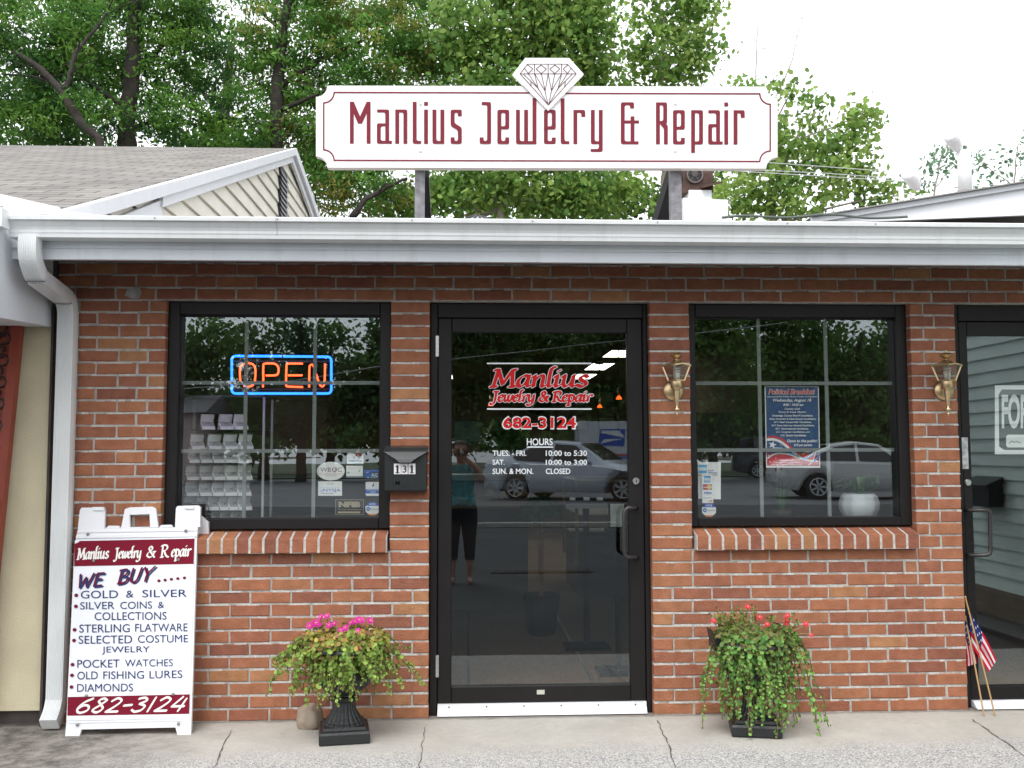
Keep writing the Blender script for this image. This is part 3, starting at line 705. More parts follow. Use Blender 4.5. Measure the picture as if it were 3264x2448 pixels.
st(*rnd([(1472, 332), (1472, T), (1431, T), (1431, B_), (1492, B_)])); st(*rnd([(1431, 398), (1494, 398)])); st((1474, 380), (1474, B_))
q.build('word_lettering', maroonM, sgn); q = MB()
st((1586, B_), (1586, T)); st(*rnd([(1586, T), (1618, T), (1618, 400), (1586, 400)])); st(*rnd([(1605, 402), (1621, 420), (1621, B_)]))
ge(1652, 1705); st((1741, X_), (1741, 527)); st(*rnd([(1741, X_), (1776, X_), (1776, B_), (1741, B_)])); ga_(1807, 1860); gi(1887)
st((1928, X_), (1928, B_)); st(*rnd([(1928, X_), (1960, X_), (1960, 372)]))
q.build('word_lettering', maroonM, sgn)
# diamond emblem standing proud of the panel
def zp(x, y, e=0.0): return P((1600 + x / 7.373) / PXS, (160 + y / 7.373) / PXS, YS - .012 - e)
q = MB(); q.prism([zp(x, y) for x, y in ((548, 180), (1580, 182), (1922, 560), (1090, 1420), (245, 568))], (0, .02, 0)); em = q.build('diamond_panel', signM, sgn)
q = MB()
def dl(*pts, w=7.5): pen(q, pts, nib_round(w, 6), lambda x, y, e=0: zp(x, y, .001 + e))
dl((600, 325), (1540, 325)); dl((425, 553), (1745, 553)); dl((600, 325), (425, 553)); dl((1540, 325), (1745, 553))
for x in (765, 1085, 1400): dl((x, 325), (x, 553))
dl((600, 335), (725, 438), (620, 545), (530, 425)); dl((918, 345), (1045, 440), (925, 545), (805, 440), (918, 345)); dl((1245, 345), (1360, 440), (1240, 545), (1125, 440), (1245, 345)); dl((1550, 335), (1440, 438), (1540, 545), (1625, 425))
dl((435, 560), (1090, 1285)); dl((1740, 560), (1090, 1285)); dl((505, 560), (850, 890), (1090, 1285)); dl((1655, 560), (1320, 890), (1095, 1285)); dl((622, 553), (850, 890)); dl((1535, 553), (1320, 890))
dl((765, 553), (860, 930)); dl((1400, 553), (1310, 930)); dl((775, 560), (1010, 950), (1080, 1260)); dl((1395, 560), (1165, 950), (1100, 1260)); dl((925, 553), (1015, 950)); dl((1240, 553), (1165, 950)); dl((1085, 560), (1015, 950)); dl((1088, 560), (1165, 950))
dl((675, 740), (690, 840)); dl((1490, 740), (1470, 860))
for x, y in ((710, 370), (525, 503), (712, 503), (820, 372), (1038, 372), (820, 510), (1038, 510), (1130, 372), (1350, 372), (1135, 510), (1350, 510), (1440, 372), (1445, 503), (1635, 510)): dl((x - 6, y), (x + 6, y), w=5)
q.build('diamond_lines', mat('maroon_line', (.10, .025, .035), rough=.8, spec=.1), em)
q = MB()
for cx in (540, 1663):
    for cy in (320, 528): q = MB(); q.sphere(sp(cx, cy, .001), .009, 8, 5, (1, .3, 1)); q.build('bolt', mat('pale_bolt', (.62, .62, .62), rough=.4), sgn)
for x0, x1 in ((896, 917), (1448, 1472)):
    a, b_ = P(x0, 420, YS + .06), P(x1, 420, YS + .06)
    q = MB(); q.box(a.x, b_.x, YS + .052, YS + .1, 2.42, P(1100, 250, YS).z); q.build('post', postM, sgn)
    q = MB(); q.bar((b_.x - .004, YS + .12, 2.86), (b_.x + .0, YS + .9, 2.46), .05, .05)
    q.build('brace', mat('black_steel', (.02, .02, .022), rough=.6), sgn)
q = MB(); a = P(1450, 372, .3); b_ = P(1410, 470, .3); q.bar((a.x, .2, 2.9), (b_.x, .55, 2.42), .06, .06); q.build('brace', mat('black_steel', (.02, .02, .022)), sgn)

# ================================================================ rooftop things
YV = 1.2
rustM = mat('rusty_metal', (.085, .045, .035), rough=.8, var=.35, vscale=12, bump=.3)
q = MB(); a, b_ = P(1470, 364, YV), P(1541, 416, YV)
ex = thing('rooftop_exhaust_fan', 'rusty brown exhaust fan box with round opening on the roof behind the sign', 'exhaust fan', (a.x + .1, YV + .2, 2.45))
q.box(a.x, b_.x, YV, YV + .3, b_.z, P(1470, 340, YV).z)
q.build('housing', rustM, ex)
q = MB(); c_ = P(1500.5, 379, YV - .004); q.lathe([(.053, 0), (.055, -.014), (.047, -.018), (.047, .0)], c_, 24, 'y'); q.build('rim', mat('dull_ring', (.17, .14, .13), rough=.5), ex, smooth=True)
q = MB(); q.lathe([(.046, -.003), (.001, -.004)], c_, 20, 'y'); q.build('opening', blackM, ex)
q = MB(); q.lathe([(.024, -.007), (.02, -.011), (.001, -.012)], c_ + Vector((.0, 0, .008)), 12, 'y')
for i in range(5):
    an = 2 * math.pi * i / 5 + .3; q.bar(c_ + Vector((0, -.006, 0)), c_ + Vector((.045 * math.cos(an), -.006, .045 * math.sin(an))), .007, .003, (0, 1, 0))
q.build('motor', mat('dark_motor', (.07, .06, .06)), ex)
q = MB(); a2 = P(1520, 402, YV); q.prism([(a2.x - .02, YV, a2.z), (a2.x + .1, YV, a2.z + .03), (a2.x + .1, YV - .09, a2.z + .01), (a2.x - .02, YV - .09, a2.z - .02)], (0, 0, -.014)); q.build('hood', rustM, ex)
tarpM = mat('white_wrap', (.82, .84, .87), rough=.6, var=.04, vscale=6, bump=.5, bscale=9)
q = MB(); c0, c1 = P(1487, 412, YV), P(1536, 436, YV); q.box(c0.x, c1.x, YV - .02, YV + .28, c1.z - .02, c0.z)
d0, d1 = P(1470, 434, YV), P(1567, 480, YV); q.prism([(d0.x, YV - .08, 2.4), (d1.x - .02, YV - .08, 2.4), (d1.x, YV - .08, d0.z - .01), (d0.x, YV - .08, d0.z)], (0, .4, 0))
q.build('base_wrap', tarpM, ex)
q = MB(); c_ = P(1030, 482, .9)
prof = []
for i in range(9):
    t = i / 8 * math.pi / 2; prof.append((.135 * math.cos(t) + .002, .13 * math.sin(t)))
tv = thing('turbine_vent', 'low round finned roof vent poking up behind the white gutter', 'roof vent', (c_.x, .9, c_.z - .09))
q.lathe([(r, h - .09) for r, h in prof], c_, 20); q.build('cap', mat('vent_grey', (.3, .31, .32), rough=.5, metal=.3), tv, smooth=True)
q = MB()
for i in range(16):
    an = 2 * math.pi * i / 16
    pts = [c_ + Vector((r * 1.02 * math.cos(an + k * .05), r * 1.02 * math.sin(an + k * .05), h - .088)) for k, (r, h) in enumerate(prof[:8])]
    q.tube(pts, .007, 5)
q.build('fin', mat('vent_dark', (.05, .05, .055)), tv)
# loose cable on the roof edge
q = MB(); q.tube([P(x, y, -.45) for x, y in smooth_path([(1560, 470), (1610, 466), (1700, 470), (1790, 463), (1880, 471), (1960, 468)], 6)], .006, 6)
tag(q.build('roof_cable', mat('grey_cable', (.10, .12, .11)), loc=tuple(P(1560, 470, -.5))), 'thin dark cable lying along the roof edge right of the sign', 'cable')
# floodlights on the right-hand roof
def flood(name, px, py, hx, hy, label):
    y = 2.2; a = P(px, py, y); h_ = P(hx, hy, y); t = thing(name, label, 'floodlight', (a.x, y, a.z))
    m_ = mat('flood_white', (.86, .87, .88), rough=.5)
    q = MB(); q.tube([a, (a.x, y, h_.z - .03)], .05 if px > 2000 else .02, 12); q.build('pole', m_, t, smooth=True)
    q = MB(); d_ = Vector((-.6, -.5, .45)).normalized(); hp = h_
    q.tube([hp - d_ * .04, hp, hp + d_ * .08, hp + d_ * .14], [.025, .042, .052, .056], 14); q.build('lamp_head', mat('flood_grey', (.78, .77, .79), rough=.4), t, smooth=True)
    q = MB(); q.tube([hp + d_ * .136, hp + d_ * .15], [.055, .04], 14); q.build('lens', mat('flood_lens', (.8, .8, .8), rough=.2), t)
flood('floodlight', 2085, 412, 2068, 318, 'white floodlight on a thick white mast above the right roof')
flood('floodlight', 1948, 445, 1978, 400, 'small floodlight angled on a thin stalk on the right roof')

# ================================================================ wall mailbox
mc = P(876, 1060, -.05)
mbx = thing('mailbox', 'black metal wall mailbox with house number tiles between left window and door', 'mailbox', (mc.x, -.06, mc.z))
mbM = mat('mailbox_black', (.010, .0125, .013), rough=.38, spec=.5, bump=.08, bscale=120)
yb = -.105
x0, x1 = P(831, 1000, yb).x, P(921, 1000, yb).x; zt_, zb_ = P(876, 962, yb).z, P(876, 1064, yb).z
q = MB(); q.prism([(x0, -.002, zb_), (x0, yb + .012, zb_), (x0, yb, zb_ + .012), (x0, yb, zt_ - .045), (x0, yb + .03, zt_ - .012), (x0, -.002, zt_ - .012)], (x1 - x0, 0, 0)); q.build('body', mbM, mbx)
q = MB(); zl = P(876, 976, yb).z; zl2 = P(876, 992, yb).z; zl3 = P(876, 999, yb).z
q.prism([(x0 - .005, 0, zt_), (x0 - .005, yb + .0, zl + .004), (x0 - .005, yb - .004, zl), (x0 - .005, -.0, zl - .012)], (x1 - x0 + .01, 0, 0))
q.prism([(x0 - .005, yb - .004, zl), (x1 + .005, yb - .004, zl), (x1 - .058, yb - .03, zl2), (x0 + .058, yb - .03, zl2)], (0, .018, -.003))
q.prism([(x0 + .058, yb - .031, zl2), (x1 - .058, yb - .031, zl2), (x1 - .075, yb - .036, zl3), (x0 + .075, yb - .036, zl3)], (0, .012, 0))
q.build('lid', mat('mailbox_lid', (.03, .036, .04), rough=.3, spec=.6), mbx)
def mp2(px, py, e=0.0): return P(px, py, yb - .002 - e)
def c4(x, y): return ((500 + x / 1.8433) / PXS, (920 + y / 1.8433) / PXS)
for dx0, dx1, t in ((1393, 1434, '1'), (1436, 1474, '3'), (1478, 1519, '1')):
    a, b_ = c4(dx0, 1028), c4(dx1, 1090)
    q = MB(); q.poly([mp2(a[0], b_[1]), mp2(b_[0], b_[1]), mp2(b_[0], a[1]), mp2(a[0], a[1])])
    q.cur = 1
    if t == '1':
        cx = (a[0] + b_[0]) / 2
        for pts, w in (([(cx, a[1] + 5), (cx, b_[1] - 3)], 2.0), ([(cx - 4, b_[1] - 3), (cx + 4, b_[1] - 3)], .9), ([(cx, a[1] + 4), (cx - 3.5, a[1] + 7)], 1.0)): pen(q, pts, nib_round(w, 6), lambda x, y, e=0: mp2(x, y, .0008 + e))
    else: put_text(q, '3', (a[0] + 2.6, a[1] + 4, b_[0] - 2.6, b_[1] - 3), lambda x, y: mp2(x, y, .0008), offset=.01)
    q.build('number_tile', [mat('tile_white', (.78, .76, .78), rough=.4), blackM], mbx)
q = MB(); a, b_ = c4(1395, 1112), c4(1520, 1158); put_text(q, 'MAIL', (*a, *b_), mp2, offset=.01); q.build('embossed_word', mat('mailbox_emboss', (.022, .026, .028), rough=.3), mbx)

# ================================================================ wall lanterns
def lantern(px, label, ps):
    y = -.115
    c_ = P(px, 830, y); k = .97
    t = thing('wall_lantern', label, 'wall lamp', (c_.x, 0, c_.z), 'brass carriage lamps on the brick piers')
    zz = lambda d_: P(px, d_, y).z
    q = MB(); pc = P(px - 7 * 1.0, 843, 0); q.lathe([(.056, -.001), (.056, -.007), (.051, -.013), (.039, -.022), (.024, -.028), (.001, -.03)], pc, 28, 'y'); q.build('back_plate', brassM, t, smooth=True)
    q = MB(); q.tube([(pc.x, -.025, pc.z), (pc.x + .004, -.06, pc.z + .03), (c_.x, y + .03, zz(836)), (c_.x, y, zz(832))], .007, 8); q.build('arm', brassM, t, smooth=True)
    q = MB()
    q.lathe([(.002, zz(898)), (.006, zz(896)), (.007, zz(893)), (.003, zz(891)), (.005, zz(888)), (.018, zz(886)), (.02, zz(884)), (.01, zz(881)), (.008, zz(878)), (.0085, zz(876)), (.0165, zz(845)), (.0165, zz(842)), (.024, zz(840)), (.03, zz(836)), (.031, zz(824)), (.03, zz(822.5)), (.002, zz(822))], (c_.x, y, 0), 16)
    q.build('stem', brassM, t, smooth=True)
    b0, b1 = zz(822), zz(790); r0, r1 = .031, .053
    rot = R_(24)
    def cor(r, z, i): return Vector((c_.x + r * 1.32 * math.cos(rot + math.pi / 4 + i * math.pi / 2), y + r * 1.32 * math.sin(rot + math.pi / 4 + i * math.pi / 2), z))
    q = MB()
    for i in range(4):
        q.bar(cor(r0, b0, i), cor(r1, b1, i), .0065, .0065)
        q.bar(cor(r0, b0, i), cor(r0, b0, (i + 1) % 4), .006, .006)
        a, b_ = cor(r1 + .002, b1, i), cor(r1 + .002, b1, (i + 1) % 4); mid = (a + b_) / 2 + Vector((0, 0, .008))
        q.bar(a, mid, .008, .008); q.bar(mid, b_, .008, .008)
    q.build('frame', brassM, t)
    q = MB()
    for i in range(4): q.poly([cor(r0, b0, i), cor(r0, b0, (i + 1) % 4), cor(r1, b1, (i + 1) % 4), cor(r1, b1, i)])
    q.build('glass', mat_lg, t)
    q = MB(); vs = []
    for r, z in ((r1 + .004, b1 + .003), (r1 * .72, zz(786)), (r1 * .34, zz(781)), (.013, zz(777))): vs += [cor(r, z, i) for i in range(4)]
    q.add(vs, [(k_ * 4 + i, k_ * 4 + (i + 1) % 4, k_ * 4 + 4 + (i + 1) % 4, k_ * 4 + 4 + i) for k_ in range(3) for i in range(4)] + [(12, 13, 14, 15)])
    q.lathe([(.008, zz(778)), (.008, zz(775.5)), (.022, zz(772)), (.033, zz(768)), (.034, zz(767)), (.026, zz(764)), (.008, zz(762)), (.004, zz(761)), (.004, zz(757)), (.001, zz(756))], (c_.x, y, 0), 20)
    q.build('roof_cap', brassM, t, smooth=False)
    q = MB()
    q.lathe([(.015, b0 + .002), (.017, zz(812)), (.018, zz(806)), (.012, zz(805))], (c_.x + .002, y, 0), 14)
    hx = [(c_.x + .002 + .0145 * math.cos(i * .62), y + .0165 * math.sin(i * .62), zz(806) + i * .0013) for i in range(28)]
    q.tube(hx, .0052, 7); q.build('bulb', mat('bulb_white', (.82, .84, .86), rough=.3), t, smooth=True)
mat_lg = glass('lantern_glass', tint=(.78, .77, .72), ior=1.8, rough=.25)
lantern(1461.5, 'brass carriage lantern with spiral bulb on the pier between door and right window', 1)
lantern(2046, 'brass carriage lantern on the pier right of the right window', 1)

# ================================================================ neon sign inside the left window
YN = 0.16
nc = P(609, 810, YN)
neon = thing('neon_sign', 'glowing neon sign with blue outline and orange-red letters in the left window', 'neon sign', tuple(nc))
blueN = mat('neon_blue', (.012, .115, 1.0), emit=3.4); redN = mat('neon_red', (1.0, .075, .02), emit=3.0)
def np_(x, y, e=0): p_ = c4(x, y); return P(p_[0], p_[1], YN - e)
q = MB()
def tub(pts, r=.0063, nn=8): q.tube([np_(*p_) for p_ in pts], r, nn)
tub(rnd([(440, 548), (440, 396), (518, 396)], 24)); tub([(532, 396), (733, 397)]); tub([(742, 398), (918, 399)]); tub(rnd([(933, 400), (1025, 401), (1025, 548)], 24))
tub(rnd([(440, 563), (440, 616), (518, 616)], 24)); tub([(527, 616), (918, 616)]); tub(rnd([(930, 616), (1025, 616), (1025, 560)], 24))
q.build('outline_tube', blueN, neon, smooth=True)
for L in ([[(490, 545), (488, 475), (500, 450), (530, 438), (562, 444), (578, 470), (578, 520), (570, 560), (545, 575), (510, 572)]], [[(623, 580), (625, 545), (625, 460), (634, 441), (690, 441), (712, 460), (714, 490), (700, 508), (640, 510)]],
          [[(858, 441), (775, 441), (762, 455), (760, 560), (772, 575), (858, 578)], [(770, 509), (855, 509)]], [[(895, 580), (896, 470), (905, 448), (918, 452), (932, 490), (950, 545), (962, 570), (978, 572), (986, 545), (988, 440)]]):
    q = MB()
    for s_ in L: tub(smooth_path(s_, 4), .0048)
    q.build('letter_tube', redN, neon, smooth=True)
q = MB(); a, b_ = np_(432, 390), np_(1033, 622); yy = YN + .03
for x in (a.x + .1, b_.x - .1): q.box(x - .005, x + .005, yy, yy + .006, b_.z, a.z)
for z in (a.z - .03, b_.z + .03): q.box(a.x, b_.x, yy + .006, yy + .012, z - .005, z + .005)
for x, z in ((a.x + .1, a.z - .03), (b_.x - .1, a.z - .03), (a.x + .1, b_.z + .03), (b_.x - .1, b_.z + .03)): q.tube([(x, yy, z), (x, YN + .002, z)], .004, 6)
q.build('rack', blackM, neon)
q = MB(); z_ = P(700, 684, .1).z + .2
for x in (a.x + .1, b_.x - .1): q = MB(); q.tube([(x, yy, a.z), (x, yy, 2.3)], .0015, 4); q.build('hanging_chain', mat('chain', (.05, .05, .05)), neon)

# ================================================================ sandwich board
def c2(x, y): return (x / 1.8474 / PXS, (1550 + y / 1.8474) / PXS)
A_ = G(*c2(380, 1472)); B2 = G(*c2(1122, 1462))
ux = (B2 - A_).normalized(); fwd = Vector((ux.y, -ux.x, 0))       # towards the viewer
if fwd.y > 0: fwd = -fwd
tilt = R_(10); upv = (Vector((0, 0, 1)) * math.cos(tilt) - fwd * math.sin(tilt)); nrm = (fwd * math.cos(tilt) + Vector((0, 0, 1)) * math.sin(tilt)).normalized()
sbp = MB()
sb = thing('sandwich_board', 'white folding sidewalk sign with maroon bands listing what the shop buys', 'sidewalk sign', tuple((A_ + B2) / 2))
plast = mat('white_plastic', (.80, .81, .84), rough=.45, spec=.4, bump=.05, bscale=40)
def bp_(x, y, e=0.0):
    p_ = c2(x, y); return PP(p_[0], p_[1], A_ + nrm * e, nrm)
def back(pts, dep=.022): return [bp_(*p_) for p_ in pts], -nrm * dep
def plate(mb, pts, e=0.0, dep=.02): mb.prism([bp_(x, y, e) for x, y in pts], -nrm * dep)
q = MB()
plate(q, [(383, 1472), (468, 1470), (478, 1432), (1033, 1420), (1045, 1464), (1124, 1462), (1128, 1340), (1160, 300), (1165, 240), (460, 252), (448, 300), (395, 1340)])
plate(q, [(458, 253), (615, 249), (618, 140), (608, 124), (480, 126), (470, 142)])
plate(q, [(1030, 242), (1178, 239), (1180, 122), (1168, 112), (1046, 116), (1036, 128)])
plate(q, [(620, 249), (708, 247), (700, 232), (640, 232)]); plate(q, [(935, 243), (1018, 241), (1008, 226), (950, 228)])
# arched handle with an opening
for pts in ([(712, 248), (765, 247), (762, 168), (748, 130), (735, 135), (722, 200)], [(748, 130), (762, 168), (880, 164), (905, 124), (893, 120), (765, 124)], [(880, 164), (884, 243), (932, 242), (925, 190), (918, 132), (905, 124)], [(765, 247), (884, 243), (884, 238), (765, 241)]):
    plate(q, pts)
for pts, e in (([(395, 1385), (1122, 1370), (1120, 1380), (394, 1396)], .004), ([(455, 262), (1160, 250), (1160, 262), (455, 274)], .004), ([(448, 290), (1158, 278), (1158, 296), (447, 306)], .006)):
    plate(q, pts, e, .01)
for pts in ([(545, 122), (610, 122), (612, 142), (548, 142)], [(1085, 114), (1140, 114), (1142, 132), (1088, 132)]): plate(q, pts, .008, .03)
q.build('front_leaf', plast, sb)
q = MB()   # rear leaf, mirrored about the hinge
hz = bp_(820, 130); tb = R_(9)
upb = Vector((0, 0, 1)) * math.cos(tb) + fwd * math.sin(tb)
W_bd = (B2 - A_).length; H_b = (hz.z) / math.cos(tb)
top_l = Vector((A_.x, A_.y, 0)) + upv * (hz.z / math.cos(tilt)); off = -fwd * .03 + ux * .008
bl = top_l + off - upb * H_b; 
def rb(u, w_): return bl + ux * (u * W_bd) + upb * (w_ * H_b)
q.prism([rb(0, 0), rb(.12, 0), rb(.12, .035), rb(.88, .035), rb(.88, 0), rb(1.0, 0), rb(.99, .93), rb(.93, .96), rb(.8, .96), rb(.8, .90), rb(.2, .9), rb(.2, .96), rb(.005, .96)], -fwd * .022)
q.build('rear_leaf', plast, sb)
q = MB(); 
for u in (.1, .9): q = MB(); q.tube([A_ + ux * u * W_bd + upv * (hz.z / math.cos(tilt) * .985) - nrm * .02, rb(u, .955)], .012, 8); q.build('hinge', plast, sb)
q = MB(); plate(q, [(441, 318), (1148, 300), (1114, 1366), (391, 1380)], .0045, .003); q.build('poster_sheet', mat('sheet_white', (.83, .85, .9), rough=.4), sb)
q = MB(); plate(q, [(440, 338), (462, 330), (470, 322), (1145, 308), (1140, 457), (436, 471)], .0062, .001); q.build('maroon_band', mat('band_maroon', (.19, .008, .026), rough=.7, spec=.15), sb); q = MB(); plate(q, [(399, 1241), (1117, 1225), (1113, 1340), (396, 1351)], .0062, .001)
q.build('maroon_band', mat('band_maroon', (.19, .008, .026), rough=.7, spec=.15), sb)
mpA = lambda x, y, e=0.0: bp_(x, y, .0072 + e)
nibA = [(a + c, b + d_) for a, b in nib_rect(9, 1.5, 40) for c, d_ in nib_round(1.2, 6)]
q = MB(); pen_text(q, 'Manlius', 455, 640, 430, 62, nibA, mpA, .12, -6); q.build('name_lettering', mat('cream_white', (.85, .84, .80)), sb); q = MB(); pen_text(q, 'Jewelry', 675, 830, 424, 58, nibA, mpA, .12, -5); q.build('name_lettering', mat('cream_white', (.85, .84, .80)), sb); q = MB(); pen_text(q, '&', 862, 915, 418, 64, nibA, mpA, .1); q.build('name_lettering', mat('cream_white', (.85, .84, .80)), sb); q = MB(); pen_text(q, 'R', 945, 992, 417, 70, nibA, mpA, .12); pen_text(q, 'epair', 1008, 1122, 414, 62, nibA, mpA, .12, -4)
q.build('name_lettering', mat('cream_white', (.85, .84, .80)), sb); q = MB()
nibB = [(a + c, b + d_) for a, b in nib_rect(9, 2, 45) for c, d_ in nib_round(3.2, 7)]
pen_text(q, '682-3124', 435, 1075, 1334, 82, nibB, mpA, .32, -12)
q.build('phone_lettering', mat('cream_white', (.85, .84, .80)), sb)
nibC = [(a + c, b + d_) for a, b in nib_rect(6, 2, 45) for c, d_ in nib_round(3.2, 7)]
navyM = mat('navy_ink', (.03, .05, .14), rough=.8, spec=.1); 
q = MB(); pen_text(q, 'WE', 452, 612, 601, 76, nibC, lambda x, y, e=0: bp_(x + 5, y + 3, .0066 + e), .18, -14); q.build('heading_shadow', navyM, sb); q = MB(); pen_text(q, 'BUY', 692, 905, 578, 80, nibC, lambda x, y, e=0: bp_(x + 5, y + 3, .0066 + e), .18, -22)
q.build('heading_shadow', navyM, sb)
for t, bx in (('GOLD', (476, 615, 695, 661)), ('&', (742, 615, 786, 657)), ('SILVER', (838, 610, 1100, 654)), ('SILVER', (472, 682, 674, 726)), ('COINS', (708, 680, 895, 723)), ('&', (930, 681, 966, 719)), ('COLLECTIONS', (557, 742, 981, 789)),
              ('STERLING', (467, 814, 764, 862)), ('FLATWARE', (796, 810, 1105, 857)), ('SELECTED', (463, 880, 778, 928)), ('COSTUME', (812, 877, 1108, 922)), ('JEWELRY', (600, 944, 882, 991)), ('POCKET', (455, 1022, 704, 1070)), ('WATCHES', (736, 1020, 1018, 1063)),
              ('OLD', (455, 1092, 576, 1139)), ('FISHING', (608, 1090, 848, 1136)), ('LURES', (880, 1086, 1074, 1132)), ('DIAMONDS', (454, 1164, 783, 1211))):
    q = MB(); put_text(q, t, bx, mpA, tilt=-3); q.build('list_lettering', navyM, sb)
q = MB(); pen_text(q, 'WE', 450, 608, 597, 76, nibC, mpA, .18, -14); mar = mat('maroon_ink', (.17, .01, .035), rough=.8, spec=.1); q.build('heading_lettering', mar, sb); q = MB(); pen_text(q, 'BUY', 688, 900, 574, 80, nibC, mpA, .18, -22)
q.build('heading_lettering', mar, sb)
for x, y in ((936, 556), (972, 552), (1009, 547), (1047, 543), (1086, 539)): q = MB(); pen(q, [(x - 2, y), (x + 2, y)], nib_round(8, 10), mpA); q.build('heading_dot', mar, sb)
for x, y in ((449, 642), (447, 707), (439, 845), (436, 908), (427, 1050), (424, 1113), (421, 1182)): q = MB(); pen(q, [(x - 1, y), (x + 1, y)], nib_round(10.5, 12), mpA); q.build('bullet', mar, sb)
q = MB()
for x, y in ((552, 440), (1052, 432), (508, 1234), (1020, 1224), (517, 282), (1094, 262), (455, 1404), (1050, 1398)): q = MB(); q.sphere(bp_(x, y, .0075), .008, 8, 5); q.build('screw', mat('dull_screw', (.3, .3, .28), rough=.4, metal=.7), sb)
# ================================================================ planted urns, stone, flags
def c8(x, y): return ((600 + x / 2.765) / PXS, (1850 + y / 2.765) / PXS)
def c7(x, y): return ((2150 + x / 1.9856) / PXS, (1800 + y / 1.9856) / PXS)
leafM = mat('fleshy_leaf', (.1, .2, .03), rough=.5, spec=.4, attr=True, transl=.22)
stemM = mat('plant_stem', (.17, .10, .045), rough=.7)
petalPM = mat('magenta_petal', (.75, .05, .42), rough=.6, transl=.25); petalRM = mat('coral_petal', (.80, .05, .10), rough=.6, transl=.25); eyeM = mat('flower_eye', (.75, .55, .1))
def disc_leaf(mb, c, n, r, col, k=6, el=1.0):
    n = n.normalized(); u = n.orthogonal().normalized(); a0 = random.uniform(0, 6.28); w = n.cross(u)
    u, w = u * math.cos(a0) + w * math.sin(a0), w * math.cos(a0) - u * math.sin(a0)
    mb.col = col
    pts = [c + u * (r * el * math.cos(2 * math.pi * i / k)) + w * (r * math.sin(2 * math.pi * i / k)) for i in range(k)]
    m0 = c - n * r * .18
    b = len(mb.v); mb.add([m0] + pts, [(0, 1 + i, 1 + (i + 1) % k) for i in range(k)])
def urn(center, rotz, sc=1.0):
    q = MB(); h = .125 * sc; 
    def sq(hw, z): return [center + Matrix.Rotation(rotz, 3, 'Z') @ Vector((a * hw, b * hw, z)) for a, b in ((-1, -1), (1, -1), (1, 1), (-1, 1))]
    lv = [sq(.112, 0), sq(.116, .008), sq(.116, .045), sq(.11, .055), sq(.098, .06), sq(.094, .072)]
    vs = [p for l_ in lv for p in l_]
    q.add(vs, [(3, 2, 1, 0), (20, 21, 22, 23)] + [(k * 4 + i, k * 4 + (i + 1) % 4, k * 4 + 4 + (i + 1) % 4, k * 4 + 4 + i) for k in range(5) for i in range(4)])
    q.lathe([(.096, .07), (.094, .078), (.086, .084), (.084, .09), (.072, .105), (.058, .13), (.050, .16), (.047, .175)], center, 60, flute=20, fl=.045)
    q.lathe([(.05, .172), (.064, .176), (.07, .186), (.064, .196), (.052, .2), (.05, .208)], center, 28)
    q.lathe([(.05, .205), (.085, .22), (.118, .25), (.128, .285), (.122, .315), (.118, .335)], center, 60, flute=20, fl=.03)
    q.lathe([(.118, .33), (.125, .36), (.145, .395), (.175, .412), (.19, .415), (.196, .425), (.192, .436), (.18, .438), (.16, .43), (.13, .42), (.01, .415)], center, 40)
    return q
